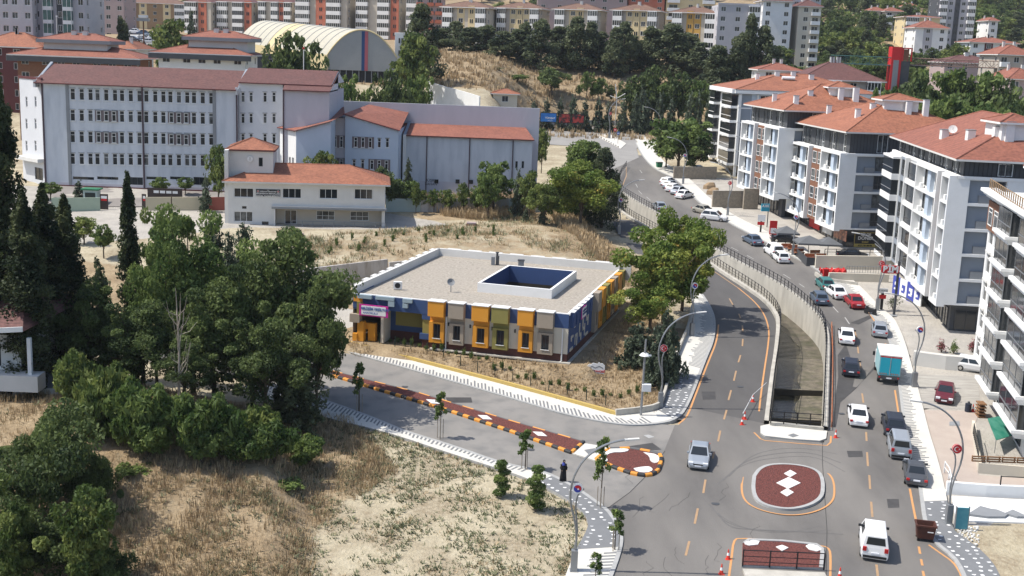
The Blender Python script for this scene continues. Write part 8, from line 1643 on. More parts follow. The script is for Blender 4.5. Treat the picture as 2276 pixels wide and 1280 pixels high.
def vehicles():
    g = 'cars on the upper road'; c = lambda *a, **k: car(*a, **{**dict(grp=g, name='car'), **k})
    c('sedan', 'silver', (1555, 1008), (1551, 1042), 'silver sedan with its headlights towards us, heading down the lower road', cat='car', grp='moving cars')
    c('sedan', 'white', (1882, 772), (1879, 742), 'older white sedan seen from behind, left of the silver hatchback'); c('wagon', 'navy', (1891, 845), (1889, 808), 'black estate car driving up beside the turquoise truck'); c('sedan', 'white', (1908, 953), (1903, 915), 'newer white sedan with its mirrors out, behind the black estate car')
    c('suv', 'navy', (1989, 975), (1979, 938), 'dark car parked at the kerb in front of the silver minivan'); c('van', 'silver', (2001, 1026), (1992, 982), 'silver minivan with rear windows parked between two dark cars', cat='minivan'); c('sedan', 'grey', (2035, 1082), (2029, 1042), 'dark grey sedan with red tail lamps, last in the parked row')
    c('van', 'white', (1942, 1248), (1937, 1190), 'plain white panel van driving away in the foreground', cat='van', sc=1.04); c('hatch', 'silver', (1955, 755), (1953, 730), 'silver hatchback parked by the pavement above the truck'); c('sedan', 'red', (1908, 690), (1886, 668), 'bright red boxy sedan behind the parked motorcycle')
    c('sedan', 'white', (1870, 668), (1843, 648), 'white sedan beside the blue-grey one, by the channel bend'); c('hatch', 'steel', (1829, 684), (1810, 660), 'blue-grey car hugging the channel railing'); c('hatch', 'teal', (1842, 650), (1822, 630), 'teal hatchback in front of the red tarpaulin')
    c('hatch', 'white', (1746, 590), (1722, 570), 'small white hatchback behind the white delivery van on the upper road'); c('van', 'white', (1735, 578), (1702, 556), 'white delivery van parked ahead of the small white hatchback', cat='van', sc=.98); c('sedan', 'steel', (1688, 550), (1656, 533), 'slate blue sedan parked near the charcoal parasols')
    c('suv', 'white', (1566, 487), (1608, 492), 'white crossover parked across the road side under the pale sedan', name='parked_car'); c('sedan', 'beige', (1545, 470), (1584, 480), 'pale silver sedan parked just above the white crossover', name='parked_car'); c('sedan', 'silver', (1473, 473), (1459, 461), 'silver car driving along the railing left of the white crossover')
    for i, (x, y, k, cl, l) in enumerate([(1484, 412, 'hatch', 'white', 'white hatchback, farthest of the five angle-parked cars'), (1489, 419, 'hatch', 'silver', 'silver hatchback, second farthest of the five angle-parked cars'), (1496, 426, 'hatch', 'white', 'white sedan in the middle of the five angle-parked cars'), (1508, 432, 'sedan', 'silver', 'silver sedan, second nearest of the five angle-parked cars'), (1520, 441, 'sedan', 'white', 'white sedan, nearest of the five angle-parked cars')]): c(k, cl, (x-13, y+2), (x+14, y-5), l, grp='angle-parked cars', name='parked_car')
    c('sedan', 'wine', (2101, 870), (2097, 900), 'dark red car parked on the block-paved forecourt facing us', name='parked_car'); c('hatch', 'white', (2150, 822), (2175, 826), 'white car half hidden by the ornate cream block', name='parked_car'); c('sedan', 'black', (1866, 581), (1922, 585), 'black car parked on the restaurant forecourt under the yellow sign', name='parked_car', dz=.6)
    c('sedan', 'black', (1715, 537), (1775, 540), 'black car parked beside the parasols by the red totem', name='parked_car', dz=.1); c('sedan', 'silver', (1545, 386), (1565, 387), 'silver car behind the beige stone wall', name='parked_car', dz=.3)
    # car park behind the villas
    rr = random.Random(4); cols = ['white', 'steel', 'silver', 'white', 'red', 'white', 'silver', 'white', 'white', 'grey']
    for i, (x, y) in enumerate([(303, 73), (322, 76), (338, 80), (318, 88), (304, 96), (315, 92), (345, 88), (352, 78), (332, 95), (296, 90)]):
        p = D(x, y, 340-i*2); q = D(x+12, y, 340-i*2); zz = gz(p.x, p.y); t = thing('parked_car', 'car in the small car park above the white villa, seen over the roofs', 'car', (p.x, p.y, D(x, y+2, p.y).z), .2*(i % 3), 'cars in the hilltop car park')
        for n, me in car_parts('sedan', cols[i]): inst(n, me, t)
    m = MB(); a = [D(x, y, Y) for x, y, Y in ((270, 108, 322), (360, 108, 322), (372, 76, 352), (285, 76, 352))]; m.prism([p-Vector((0, 0, .1)) for p in a], 0, 'kerb', down=8); struct(m, 'car_park')
    # turquoise box truck
    p, q = R(1975, 862), R(1962, 815); cc = (p+q)/2; t = thing('box_truck', 'small box truck with turquoise rear doors and a white roof parked at the kerb', 'truck', (cc.x, cc.y, cc.z+.04)); d = (q-p).normalized(); z = Vector((0, -.065, 1)).normalized(); y = z.cross(d).normalized(); x = y.cross(z); t.rotation_euler = Matrix((x, y, z)).transposed().to_euler()
    m = MB(); m.box(-2.6, -1.05, .95, 1.3, 1.05, 3.05, 'paint_turq', top='offwhite'); m.box(-2.63, -1.08, 2.98, 1.33, 1.08, 3.08, 'offwhite'); m.build('cargo_box', t); m = MB(); m.box(1.4, -.95, .45, 2.9, .95, 2.0, 'paint_white'); m.box(1.5, -.85, 2.0, 2.5, .85, 2.25, 'paint_white'); m.build('cab', t); m = MB(); m.box(2.9, -.8, 1.25, 2.92, .8, 1.9, 'glass'); m.build('windshield', t)
    for s_ in (-1, 1):
        m = MB(); m.box(-2.66, s_*.5-.46, 1.05, -2.61, s_*.5+.46, 2.85, 'paint_turq2'); m.build('rear_door', t); m = MB(); m.box(-2.7, s_*.9-.07, .72, -2.58, s_*.9+.1, .86, 'tail'); m.build('taillight', t); m = MB()
        for k in range(4): m.obox((-2.67, s_*.55-.35+k*.2, 1.1), (0, .12, .15), (0, .1, 0), (-.005, 0, .0), 'pipe_orange')
        m.build('warning_stripes', t)
        for xw in (-1.6, 2.1): m = MB(); m.tube([(xw, s_*.75, .4), (xw, s_*1.0, .4)], .4, 'rubber', 16); m.tube([(xw, s_*.99, .4), (xw, s_*1.02, .4)], .2, 'chrome', 10); m.build('wheel', t)
        m = MB(); m.box(2.2, s_*1.15-.12, 1.5, 2.35, s_*1.15+.12, 1.9, 'black'); m.build('mirror', t)
    m = MB(); m.box(-2.68, -1.02, .62, -2.5, 1.02, .92, 'dark_grey'); m.build('bumper', t); m = MB(); m.box(-2.72, -.26, .66, -2.68, .26, .78, 'plate'); m.build('number_plate', t); m = MB(); m.box(-2.68, -.01, 1.0, -2.64, .01, 2.9, 'white'); m.box(-2.66, -1.0, 2.86, -2.62, 1.0, 2.96, 'red_paint'); m.build('trim', t)
    # motorcycle
    p = R(1934, 700); t = thing('motorcycle', 'black scooter-like motorcycle parked at the kerb behind the red car', 'motorcycle', p, 2.2)
    for xx in (-.6, .6): m = MB(); m.tube([(xx, -.07, .3), (xx, .07, .3)], .3, 'rubber', 14); m.build('wheel', t)
    m = MB(); m.loft([[Vector((-.8, s_*w_, z_)) for s_, w_, z_ in ((-1, .08, .5), (1, .08, .5), (1, .12, .75), (-1, .12, .75))], [Vector((0, s_*w_, z_)) for s_, w_, z_ in ((-1, .18, .3), (1, .18, .3), (1, .18, .8), (-1, .18, .8))], [Vector((.6, s_*w_, z_)) for s_, w_, z_ in ((-1, .1, .5), (1, .1, .5), (1, .12, 1.0), (-1, .12, 1.0))]], 'black'); m.build('body', t); m = MB(); m.box(-.7, -.15, .76, .15, .15, .88, 'dark_grey'); m.build('seat', t); m = MB(); m.tube([(.5, -.35, 1.08), (.55, 0, 1.0), (.5, .35, 1.08)], .03, 'black', 5); m.tube([(.6, 0, .3), (.5, 0, 1.0)], .04, 'chrome', 5); m.build('handlebar', t)
mat('paint_turq', (.30, .48, .50), .5); mat('paint_turq2', (.02, .38, .50), .45)
vehicles()

# ------------------------------------------------------------ street objects
def cone(px, py, l, s=1.0):
    p = R(px, py); t = thing('traffic_cone', l, 'traffic cone', p, group='traffic cones'); m = MB(); m.box(-.2*s, -.2*s, 0, .2*s, .2*s, .04, 'cone_red'); m.tube([(0, 0, .04), (0, 0, .3*s)], [.15*s, .105*s], 'cone_red', 10); m.tube([(0, 0, .5*s), (0, 0, .75*s)], [.07*s, .03*s], 'cone_red', 10); m.build('cone', t); m = MB(); m.tube([(0, 0, .3*s), (0, 0, .5*s)], [.105*s, .07*s], 'white', 10); m.build('reflective_band', t)
mat('cone_red', (.62, .05, .03), .5); mat('tarp_red', (.55, .02, .02), .6, (.4, .015, .015), ns=2); mat('dumpster', (.10, .035, .022), .7, (.06, .025, .02), ns=3, amt=.4); mat('awning_green', (.02, .22, .15), .6, (.12, .36, .27), ns=.8, amt=.4); mat('panel_teal', (.03, .20, .26), .3, (.10, .3, .36), ns=1.2)
mat('skin', (.42, .27, .19), .6); mat('abaya', (.012, .012, .014), .8); mat('pallet', (.30, .16, .08), .8, (.18, .1, .05), ns=5)
def props():
    for x, y, l in [(1673, 893, 'traffic cone at the foot of the tape, upper of the three near the channel end'), (1655, 932, 'traffic cone below the upper one near the channel end'), (1649, 944, 'lowest traffic cone of the three near the channel end'), (1618, 1243, 'tall traffic cone at the lower left corner of the gravel island'), (1603, 1276, 'traffic cone at the bottom edge left of the culvert'), (1857, 973, 'traffic cone at the right end of the channel head'), (1866, 1284, 'traffic cone just cut by the bottom edge'), (2162, 915, 'traffic cone on the paving beside the dark barrel')]: cone(x, y, l)
    # person in black
    p = R(1251, 1072); t = thing('person', 'person in a long black robe and headscarf walking on the dotted pavement', 'person', (p.x, p.y, p.z+.15), .3)
    m = MB(); pr = [(.02, .30, .22), (.30, .27, .2), (.75, .22, .18), (1.0, .20, .16), (1.25, .23, .15), (1.38, .2, .12), (1.44, .08, .08), (1.50, .085, .09), (1.60, .105, .12), (1.68, .09, .105), (1.73, .03, .04)]
    m.loft([[Vector((math.cos(a)*rx+.02*z, math.sin(a)*ry, z)) for a in np.linspace(0, 2*math.pi, 15)[:-1]] for z, rx, ry in pr], 'abaya')
    for s_ in (-1, 1): m.tube([(s_*.2, 0, 1.36), (s_*.27, -.03, 1.1), (s_*.2, -.2, .92)], [.075, .06, .045], 'abaya', 7); m.tube([(s_*.2, -.2, .92), (s_*.19, -.26, .88)], [.03, .02], 'skin', 5)
    m.build('body', t, smooth=True); m = MB(); m.tube([(.03, -.09, 1.6), (.03, -.118, 1.6)], [.065, .05], 'skin', 10); m.build('face', t); m = MB()
    for s_ in (-1, 1): m.box(s_*.1-.05, -.2, 0, s_*.1+.05, .05, .08, 'black')
    m.build('shoes', t); m = MB(); m.loft([[Vector((math.cos(a)*rx, math.sin(a)*ry-.01, z)) for a in np.linspace(0, 2*math.pi, 13)[:-1]] for z, rx, ry in [(1.3, .18, .15), (1.45, .11, .12), (1.5, .10, .11)]], 'sign_blue2'); m.build('scarf', t)
    # dumpster
    p = R(2054, 1200); t = thing('dumpster', 'rusty brown open-topped dumpster on wheels at the lower right', 'dumpster', p, -.2); m = MB(); w, d, h = .68, .55, 1.3
    a = [(-w*.82, -d*.8, .25), (w*.82, -d*.8, .25), (w*.82, d*.8, .25), (-w*.82, d*.8, .25)]; b_ = [(-w, -d, h), (w, -d, h), (w, d, h), (-w, d, h)]; c = [(-w+.07, -d+.07, h), (w-.07, -d+.07, h), (w-.07, d-.07, h), (-w+.07, d-.07, h)]; e = [(x*.78, y*.76, .35) for x, y, _ in c]
    a, b_, c, e = [[Vector(q) for q in r] for r in (a, b_, c, e)]; m.loft([a, b_, c, e], 'dumpster'); m.build('container', t); m = MB(); m.box(-w-.05, -d-.05, h-.12, w+.05, -d, h, 'dumpster'); m.box(-w-.05, d, h-.12, w+.05, d+.05, h, 'dumpster'); m.box(-w-.05, -d, h-.12, -w, d, h, 'dumpster'); m.box(w, -d, h-.12, w+.05, d, h, 'dumpster'); m.build('rim', t)
    for x in (-.45, .45):
        for y in (-.35, .35): m = MB(); m.tube([(x, y-.04, .12), (x, y+.04, .12)], .12, 'rubber', 10); m.build('wheel', t)
    m = MB(); m.box(.1, -d*1.0-.02, .8, .5, -d*.9, .85, 'white'); m.build('label_plate', t)
    # waste bin far
    p = R(1465, 373); t = thing('dumpster', 'small green waste container on the white pavement at the far bend', 'dumpster', p, .3); m = MB(); m.loft([[Vector((x*k, y*k, z)) for x, y in ((-.6, -.4), (.6, -.4), (.6, .4), (-.6, .4))] for z, k in ((.2, .85), (1.1, 1))], 'leafgreen'); m.build('container', t); m = MB(); m.box(-.62, -.45, 1.1, .62, .45, 1.2, 'dark_grey'); m.build('lid', t)
    # supermarket sign
    p = R(1995, 700); z = p.z; q = D(1978, 598, p.y); t = thing('supermarket_sign', 'red and white supermarket sign with big white letters on a dark post', 'sign', (q.x, p.y, z)); zc = q.z-z; m = MB(); m.box(.9, -.15, 0, 1.15, .1, zc+1.0, 'dark_grey'); m.build('post', t)
    w, h = 1.05, .48; m = MB(); ou = []
    for cx, cz, a0 in ((w-.25, h-.25, 0), (-w+.25, h-.25, 90), (-w+.25, -h+.25, 180), (w-.25, -h+.25, 270)):
        for k in range(5): a = math.radians(a0+k*22.5); ou.append((cx+.25*math.cos(a), cz+.25*math.sin(a)))
    m.loft([[Vector((x, -.3, zc+zz)) for x, zz in ou], [Vector((x, -.05, zc+zz)) for x, zz in ou]], 'red_paint'); bd = m.build('sign_board', t); txt('BİM', 1.05, 'white', t, (0, -.33, zc), (math.pi/2, 0, 0), bold=.05)
    a, b_ = R(1982, 652), R(2046, 682); t = thing('poster_wall', 'low wall of blue and white supermarket posters below the red supermarket sign', 'poster wall', a, world=True); d = (b_-a)/4; n = Vector((d.y, -d.x, 0)).normalized(); rz = math.atan2(d.y, d.x)
    for k in range(4):
        c = ('sign_blue2', 'white')[k % 2]; e = ('white', 'sign_blue2')[k % 2]; m = MB(); m.obox(a+d*k-Vector((0, 0, .3)), d*.97, -n*.15, (0, 0, 2.7), c); q = m.build('poster', t); m = MB(); o = a+d*k+n*.03; u = d.normalized(); L = d.length
        for x0, x1, z0, z1 in [(.25, .7, .7, .95), (.5, .75, .95, 1.7), (.3, .5, 1.3, 1.7)]: m.obox(o+u*L*x0+Vector((0, 0, z0)), u*L*(x1-x0), -n*.02, (0, 0, z1-z0), e)
        m.build('emblem', q, org=tuple(a))
    # totems
    p = R(1702, 505); t = thing('shop_sign', 'teal shop sign with white letters on a pole by the road', 'sign', p, .2); zt = D(1686, 455, p.y).z-p.z; m = MB(); m.tube([(.2, 0, 0), (.2, 0, zt-.3)], .08, 'dark_grey', 6); m.build('post', t); m = MB(); m.box(-1.0, -.12, zt-1.0, .35, .12, zt+.2, 'panel_cyan'); m.build('sign_board', t); txt('A101', .55, 'white', t, (-.33, -.14, zt-.15), (math.pi/2, 0, 0), bold=.02)
    p = R(1690, 518); t = thing('shop_sign', 'small white notice board on a dark post below the teal shop sign', 'sign', p); m = MB(); m.box(-.12, -.1, 0, .12, .1, 2.6, 'black'); m.build('post', t); m = MB(); m.box(-.6, -.14, 1.9, .6, -.1, 2.9, 'white'); m.build('notice', t); m = MB(); m.box(-.6, -.14, 1.3, .5, -.1, 1.8, 'red_paint'); m.build('notice', t)
    p = R(1716, 540); t = thing('shop_sign', 'tall red and white advertising totem beside the black parked car', 'sign', p); m = MB(); m.box(-.15, -.1, 0, .15, .1, 1.4, 'dark_grey'); m.build('post', t); m = MB(); m.box(-.55, -.1, 1.3, .55, .1, 3.4, 'red_paint'); m.build('sign_board', t); m = MB(); m.box(-.4, -.13, 1.5, .4, -.1, 2.3, 'white'); m.build('notice', t)
    p = R(1958, 690); t = thing('shop_sign', 'white sign plate and red price board on a dark post by the supermarket', 'sign', p); m = MB(); m.box(-.15, -.15, 0, .15, .15, 2.4, 'black'); m.build('post', t); m = MB(); m.box(-.55, -.2, 2.2, .55, -.1, 2.8, 'white'); m.build('sign_board', t); txt('7. NOKTA', .24, 'dark_grey', t, (0, -.22, 2.5), (math.pi/2, 0, 0)); m = MB(); m.box(-.45, -.2, 1.5, .4, -.16, 2.0, 'red_paint'); m.build('price_board', t)
    # parasols
    for x, y, s_, l in [(1795, 575, 2.6, 'large grey parasol nearest the restaurant corner'), (1745, 552, 2.2, 'grey parasol behind the large one by the black car'), (1838, 578, 2.2, 'grey parasol at the right end of the restaurant terrace')]:
        p = R(x, y); t = thing('parasol', l, 'parasol', (p.x, p.y, p.z+.3), group='grey restaurant parasols'); m = MB(); m.tube([(0, 0, 0), (0, 0, 2.9)], .05, 'black', 6); m.build('pole', t); m = MB(); c = [Vector((sx*s_*.75, sy*s_*.75, 2.2)) for sx, sy in ((-1, -1), (1, -1), (1, 1), (-1, 1))]; ap = Vector((0, 0, 3.1))
        for i in range(4): m.face([c[i], c[(i+1) % 4], ap], 'parasol'); m.face([c[i]+Vector((0, 0, -.25)), c[(i+1) % 4]+Vector((0, 0, -.25)), c[(i+1) % 4], c[i]], 'parasol')
        m.build('canopy', t)
    for i, (x, y) in enumerate([(1748, 560), (1762, 563), (1776, 572), (1800, 583), (1812, 575), (1826, 583)]):
        p = R(x, y); t = thing('terrace_bench', 'orange wooden bench under the grey restaurant parasols', 'bench', (p.x, p.y, p.z+.3), .3, 'benches on the restaurant terrace'); m = MB(); m.box(-.8, -.2, .38, .8, .2, .46, 'pipe_orange'); m.build('seat', t); m = MB(); m.box(-.8, .18, .5, .8, .24, .95, 'pipe_orange'); m.build('backrest', t); m = MB(); m.box(-.7, -.15, 0, -.6, .2, .38, 'black'); m.box(.6, -.15, 0, .7, .2, .38, 'black'); m.build('leg', t)
    a, b_ = R(1770, 577), R(1790, 590); m = MB()
    for (x0, y0, x1, y1) in [(1768, 570, 1792, 592), (1792, 592, 1862, 594)]: a, b_ = R(x0, y0), R(x1, y1); m.obox(a, b_-a, (0, .15, 0), (0, 0, 1.3), 'dark_grey')
    whole(m, 'terrace_screen', 'dark grey screen wall round the restaurant terrace', 'screen wall')
    # red tarpaulin and bin
    a, b_ = R(1822, 612), R(1882, 612); m = MB(); n = 22; rr = random.Random(8); R1 = [[a.lerp(b_, i/n)+Vector((0, j*.35, .5+.25*math.sin(i*1.3+j)+.2*rr.random()+(.25 if j == 1 else 0))) for i in range(n+1)] for j in range(4)]
    for j in range(3):
        for i in range(n): m.face([R1[j][i], R1[j][i+1], R1[j+1][i+1], R1[j+1][i]], 'tarp_red')
    for i in range(n): m.face([R1[0][i]-Vector((0, 0, .5)), R1[0][i+1]-Vector((0, 0, .5)), R1[0][i+1], R1[0][i]], 'tarp_red')
    whole(m, 'tarpaulin', 'crumpled red tarpaulin piled along the concrete wall by the road', 'tarpaulin'); p = R(1834, 618); t = thing('waste_bin', 'red waste bin in front of the crumpled tarpaulin', 'bin', p); m = MB(); m.loft([[Vector((x*k, y*k, z)) for x, y in ((-.35, -.35), (.35, -.35), (.35, .35), (-.35, .35))] for z, k in ((0, .8), (1.2, 1))], 'tarp_red'); m.build('container', t); m = MB(); m.box(-.38, -.38, 1.2, .38, .38, 1.3, 'tarp_red'); m.build('lid', t)
    # billboards
    q = [D(1203, 272, 287), D(1240, 273, 287), D(1298, 275, 287)]
    for l, x0, x1, y0, y1, c in [('blue billboard with white lettering at the left of the far roadside row', 1200, 1238, 251, 271, 'bill_blue'), ('dark billboard with red pictures in the middle of the far roadside row', 1241, 1269, 253, 273, 'bill_dark'), ('dark billboard with red pictures at the right end of the far roadside row', 1270, 1299, 254, 274, 'bill_dark')]:
        a, b_ = D(x0, y1, 288), D(x1, y0, 288); t = thing('billboard', l, 'billboard', (a.x, 288, a.z-1.2), world=True); m = MB(); m.box(a.x, 288, a.z, b_.x, 288.15, b_.z, 'black'); m.build('frame', t); m = MB(); m.box(a.x+.15, 287.95, a.z+.15, b_.x-.15, 287.99, b_.z-.15, c); m.build('poster', t); m = MB(); m.box(a.x+.4, 288.02, a.z-1.3, a.x+.5, 288.12, a.z, 'dark_grey'); m.box(b_.x-.5, 288.02, a.z-1.3, b_.x-.4, 288.12, a.z, 'dark_grey'); m.build('leg', t)
        if c == 'bill_blue': txt('TÜRKSAT', .55, 'white', t, ((b_.x-a.x)/2+.4, -.08, 2.2), (math.pi/2, 0, 0), bold=.02); txt('GÜÇLÜ', .35, 'white', t, ((b_.x-a.x)/2+.4, -.08, 1.6), (math.pi/2, 0, 0))
    # black hoarding with green writing by the kindergarten gate
    a, b_ = P(655, 757, 3.0), P(757, 757, 3.0); a = P(640, 744, 3.0); t = thing('hoarding', 'black hoarding with green lettering and coloured dots behind the dark trees', 'hoarding', a, world=True); d = b_-a; n = Vector((d.y, -d.x, 0)).normalized(); m = MB(); m.obox(a, d, -n*.1, (0, 0, 2.0), 'black'); m.build('board', t); rz = math.atan2(d.y, d.x)
    txt('Yeşilyurt\nParkabi', .62, 'sign_teal', t, d*.42+n*.03+Vector((0, 0, 1.25)), (math.pi/2, 0, rz), bold=.01); rr = random.Random(3); m = MB()
    for i in range(26): s_ = rr.uniform(.6, .98); zz = rr.uniform(.2, 1.8); c = a+d*s_+n*.02+Vector((0, 0, zz)); r_ = rr.uniform(.05, .13); u = d.normalized(); m.face([c+u*r_*math.cos(t_)+Vector((0, 0, r_*math.sin(t_))) for t_ in np.linspace(0, 6.28, 9)[:-1]], rr.choice(['white', 'offwhite', 'pipe_orange', 'magenta']))
    m.build('dots', t)
    # small mountain logo sign on the lawn
    p = R(1324, 838); p.z = gz(p.x, p.y); t = thing('lawn_sign', 'white mountain-shaped sign with red and grey letters standing on the dry lawn', 'sign', p, -.1); m = MB(); o = [(-.9, 0), (.85, 0), (.85, .85), (.6, 1.05), (.45, 1.0), (.25, 1.15), (.1, .95), (-.3, 1.05), (-.55, .85), (-.7, .9), (-.9, .7)]; m.loft([[Vector((x, -.05, z)) for x, z in o], [Vector((x, .05, z)) for x, z in o]], 'white'); m.build('board', t); m = MB()
    for pts in ([(-.75, .55), (-.4, .75), (-.1, .6), (.3, .8), (.7, .6), (.7, .5), (.3, .68), (-.1, .5), (-.4, .65), (-.75, .47)],): m.face([(x, -.06, z) for x, z in pts], 'mid_grey')
    m.build('emblem', t); txt('ŞEHİR', .26, 'dark_grey', t, (-.45, -.07, .22), (math.pi/2, 0, 0), bold=.01); txt('BAHÇESİ', .26, 'red_paint', t, (.35, -.07, .22), (math.pi/2, 0, 0), bold=.01)
    # traffic signs far
    for x, y, l, c in [(1366, 312, 'round red no-entry sign with a blue plate at the far junction', 'red_paint'), (1373, 320, 'blue round road sign beside the no-entry sign', 'sign_blue')]: p = R(x, y); t = thing('road_sign', l, 'road sign', p); m = MB(); m.tube([(0, 0, 0), (0, 0, 2.4)], .05, 'grey_metal', 5); m.build('post', t); m = MB(); m.tube([(0, -.1, 2.5), (0, -.05, 2.5)], .4, c, 14); m.build('sign_face', t); m = MB(); m.box(-.25, -.1, 2.42, .25, -.12, 2.56, 'white'); m.build('sign_bar', t)
    # kerb blocks of the far junction
    m = MB()
    for pts, n_ in (([(1223, 284), (1290, 292), (1398, 290)], 34), ([(1316, 300), (1345, 312), (1378, 330)], 22)):
        Q = resample([R(*p) for p in pts], n_+1)
        for i in range(n_): m.obox(Q[i], (Q[i+1]-Q[i]), (0, .35, 0), (0, 0, .3), 'white' if i % 2 else 'black')
    struct(m, 'striped_kerb')
    m = MB(); m.prism([R(*p) for p in [(1318, 300), (1360, 300), (1392, 320), (1380, 331), (1346, 313)]], .12, 'paving'); m.prism([R(*p) for p in [(1412, 310), (1435, 306), (1470, 312), (1462, 345), (1448, 350)]], .1, 'paving'); struct(m, 'far_pavement')
    # rocks
    for i, (x, y, w, l) in enumerate([(1576, 420, 28, 'long slab in the pile of pale brown building rocks, upper one'), (1585, 432, 32, 'long slab in the pile of pale brown building rocks, lower one')]):
        p = R(x, y); s_ = w*p.y/F/2; m = MB(); rr = random.Random(i); k = [Vector((math.cos(a)*s_*rr.uniform(.8, 1.1), math.sin(a)*s_*.45*rr.uniform(.8, 1.2), 0)) for a in np.linspace(0, 6.28, 10)[:-1]]; m.loft([[p+q for q in k], [p+q*.95+Vector((0, 0, .7)) for q in k], [p+q*.5+Vector((.3, 0, 1.25)) for q in k]], 'rock'); whole(m, 'rock_slab', l, 'rock')
    # glass information panel lower right, bollard, white post
    p = R(2135, 1178); t = thing('information_panel', 'teal glass information panel standing beside the lamp post at the bare plot', 'panel', p); m = MB(); m.box(-.45, -.06, .1, .45, .06, 1.75, 'panel_teal'); m.build('glass_panel', t); m = MB(); m.box(-.5, -.09, 0, -.45, .09, 1.85, 'grey_metal'); m.box(.45, -.09, 0, .5, .09, 1.85, 'grey_metal'); m.build('frame', t)
    p = R(2183, 1075); railing('white bent guard rail at the edge of the brown paving', [R(2098, 1052), R(2108, 1062), R(2114, 1095)], None, step=1.2, h=.9, dz=.1, rails=(1., .5), m='white')
    # mountain-shaped paving cut-out on the white wall
    m = MB(); m.prism([R(*p) for p in [(2150, 1150), (2178, 1132), (2200, 1138), (2215, 1140), (2240, 1150), (2232, 1156), (2195, 1156)]], .3, 'mid_grey'); m.prism([R(*p) for p in [(2232, 1148), (2250, 1140), (2276, 1152), (2300, 1156), (2260, 1156)]], .3, 'mid_grey'); m.prism([R(*p) for p in [(2115, 1105), (2300, 1115), (2300, 1165), (2125, 1160)]], .12, 'white'); struct(m, 'white_paving')
    # awning, pallets, cart
    p = R(2196, 985); t = thing('awning', 'green fabric awning stretched over the grocer terrace', 'awning', (p.x, p.y, p.z)); a = [D(2195, 930, 101), D(2240, 921, 104), D(2262, 964, 101), D(2214, 978, 98)]; m = MB(); m.face([q-p for q in a], 'awning_green'); m.face([q-p+Vector((0, 0, -.04)) for q in a][::-1], 'awning_green'); m.build('canopy', t); m = MB()
    for q in (a[2], a[3]): m.tube([q-p, Vector((q.x-p.x, q.y-p.y, 0))], .03, 'grey_metal', 5)
    m.build('pole', t)
    for l, x, y, rz, n_, tilt in [('stack of brown wooden pallets leaning by the shop wall', 2186, 925, 1.5, 5, 1), ('row of broken wooden pallets on the terrace wall at the right edge', 2200, 1050, 0, 4, 0)]:
        p = R(x, y); t = thing('pallet_stack', l, 'pallets', (p.x, p.y, p.z+(.9 if not tilt else 0)), rz)
        for k in range(n_):
            m = MB()
            if tilt:
                for s_ in range(5): m.box(-.6, .14*k, s_*.3, .6, .14*k+.1, s_*.3+.12, 'pallet')
            else:
                for s_ in range(3): m.box(k*1.25-1.6, -.05, s_*.2, k*1.25-.45, .05, s_*.2+.1, 'pallet')
                m.box(k*1.25-1.6, .05, 0, k*1.25-1.5, .12, .5, 'pallet'); m.box(k*1.25-.6, .05, 0, k*1.25-.5, .12, .5, 'pallet')
            m.build('pallet', t)
    p = R(2151, 915); t = thing('barrel', 'dark round barrel on the paving left of the pallets', 'barrel', p); m = MB(); m.tube([(0, 0, 0), (0, 0, .8)], .3, 'navy', 12); m.build('drum', t); m = MB(); m.tube([(0, 0, .8), (0, 0, 1.0)], .12, 'dark_grey', 8); m.build('cap', t)
    # flowers
    for x, y, l, c in [(2092, 775, 'pink oleander bush on the planter wall, left one', 'leaf_pink'), (2161, 775, 'pink oleander bush on the planter wall, right one', 'leaf_pink'), (2119, 778, 'small green conifer between the two oleanders', 'leaf_mid')]: tree(('bush', 2, 2, 900, .14, c, 40), x, y-18, y+8, 22, l, cat='shrub', name='planter_shrub')
    tree(('bush', 2, 2, 600, .12, 'leaf_deep', 41), 1985, 655, 690, 26, 'sparse potted shrub beside the supermarket sign', cat='shrub', name='planter_shrub')
    # stones and rubble right bottom
    rr = random.Random(9); m = MB()
    for i in range(150):
        p = R(rr.uniform(2128, 2175), rr.uniform(1172, 1225)); s_ = rr.uniform(.04, .14); m.obox(p, (s_, s_*.3, 0), (-s_*.3, s_, 0), (0, 0, s_*.8), 'white_stone')
    tag(m.build('rubble'), 'white rubble spilled at the edge of the bare plot', 'rubble', kind='stuff')
    # caution tape
    pts = [R(1673, 893)+Vector((0, 0, .75)), R(1650, 935)+Vector((0, 0, .7))]
    m = MB(); a = R(1690, 880); m.tube([R(1702, 868)+Vector((0, 0, .8)), pts[0], pts[1]], .03, 'white', 4); whole(m, 'caution_tape', 'thin white tape strung between the cones and the railing', 'tape')
    # debris blocks near community centre
    for x, y, l in [(663, 528, 'stack of reddish blocks on the pale slope below the community centre'), (1048, 503, 'low stack of reddish blocks on the pale dirt right of the centre')]:
        p = hit(x, y); m = MB(); 
        for k in range(3): m.box(p.x-.9+.1*k, p.y-.5, p.z+k*.25-.1, p.x+.9-.1*k, p.y+.5, p.z+k*.25+.13, 'brick' if k % 2 else 'pink_wall')
        whole(m, 'block_stack', l, 'block stack')
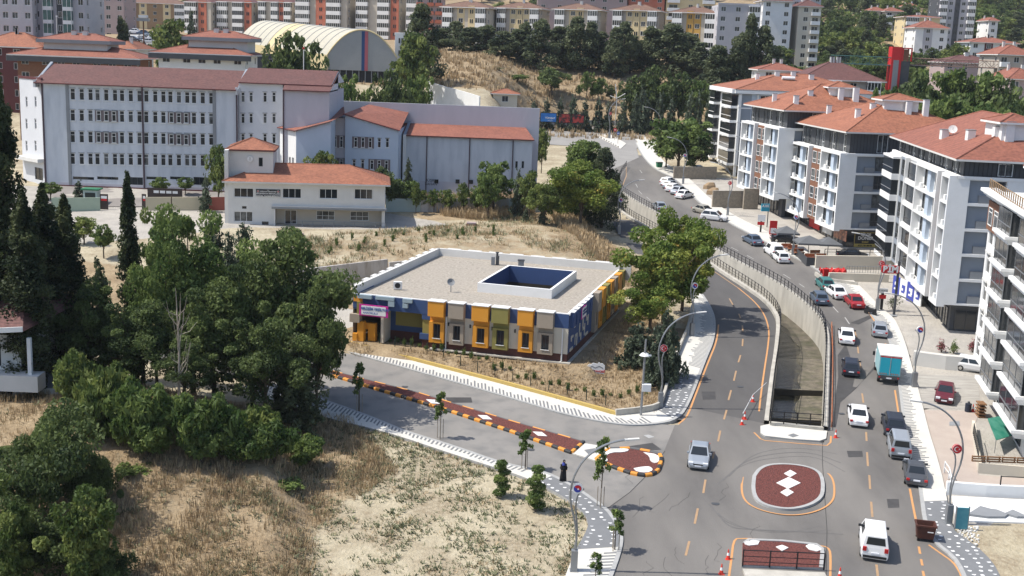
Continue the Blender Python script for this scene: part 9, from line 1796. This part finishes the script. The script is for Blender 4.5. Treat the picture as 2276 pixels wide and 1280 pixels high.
    # manhole covers and slabs
    m = MB(); m.flat([R(*p)+Vector((0, 0, .045)) for p in [(1430, 968), (1442, 967), (1455, 972), (1442, 975)]], 'kerb'); m.flat([R(*p)+Vector((0, 0, .05)) for p in [(1963, 697), (1995, 700), (1993, 704), (1968, 703)]], 'mid_grey'); m.flat([R(*p)+Vector((0, 0, .05)) for p in [(2110, 938), (2132, 937), (2134, 947), (2110, 947)]], 'mid_grey'); struct(m, 'cover_slabs')
    m = MB(); m.flat([R(*p)+Vector((0, 0, .02)) for p in [(2030, 832), (2175, 838), (2178, 910), (2052, 908)]], 'block_paving'); m.flat([R(*p)+Vector((0, 0, .03)) for p in [(2052, 912), (2178, 914), (2160, 960), (2175, 1056), (2300, 1066), (2300, 1092), (2100, 1085), (2075, 990)]], 'pink_paving'); struct(m, 'forecourt')
mat('parasol', (.10, .105, .11), .7, (.13, .135, .14), ns=.8); mat('bill_blue', (.02, .12, .42), .4, (.05, .25, .6), ns=.9); mat('bill_dark', (.03, .02, .02), .5, (.4, .05, .04), ns=1.0, amt=.15); mat('sign_teal', (.02, .30, .24), .5); mat('rock', (.42, .30, .18), .9, (.3, .21, .13), ns=1.5); mat('panel_cyan', (.02, .26, .38), .5)
mat('navy', (.02, .025, .04), .5); mat('pink_paving', (.36, .30, .26), .9, (.42, .36, .31), ns=.6, amt=.5); mat('block_paving', (.40, .38, .34), .9, (.28, .265, .24), ns=3.0, amt=.25, stretch=(.15, 1.6, 1))
leaf_mat('leaf_pink', (.05, .09, .03), (.45, .08, .14))
props()
# thin summer haze over the whole valley
hm = bpy.data.materials.new('haze'); hm.use_nodes = True; ht = hm.node_tree; ht.nodes.remove(ht.nodes['Principled BSDF']); hv = ht.nodes.new('ShaderNodeVolumePrincipled'); hv.inputs['Density'].default_value = .00007; hv.inputs['Color'].default_value = (.86, .91, 1, 1); ht.links.new(hv.outputs[0], ht.nodes['Material Output'].inputs['Volume'])
m = MB(); M['haze'] = hm; m.box(-700, -40, -20, 700, 1030, 160, 'haze'); tag(m.build('haze'), 'thin pale summer haze over the whole valley', 'haze', kind='stuff')
for o in bpy.data.objects:
    if '_w' in o: del o['_w']
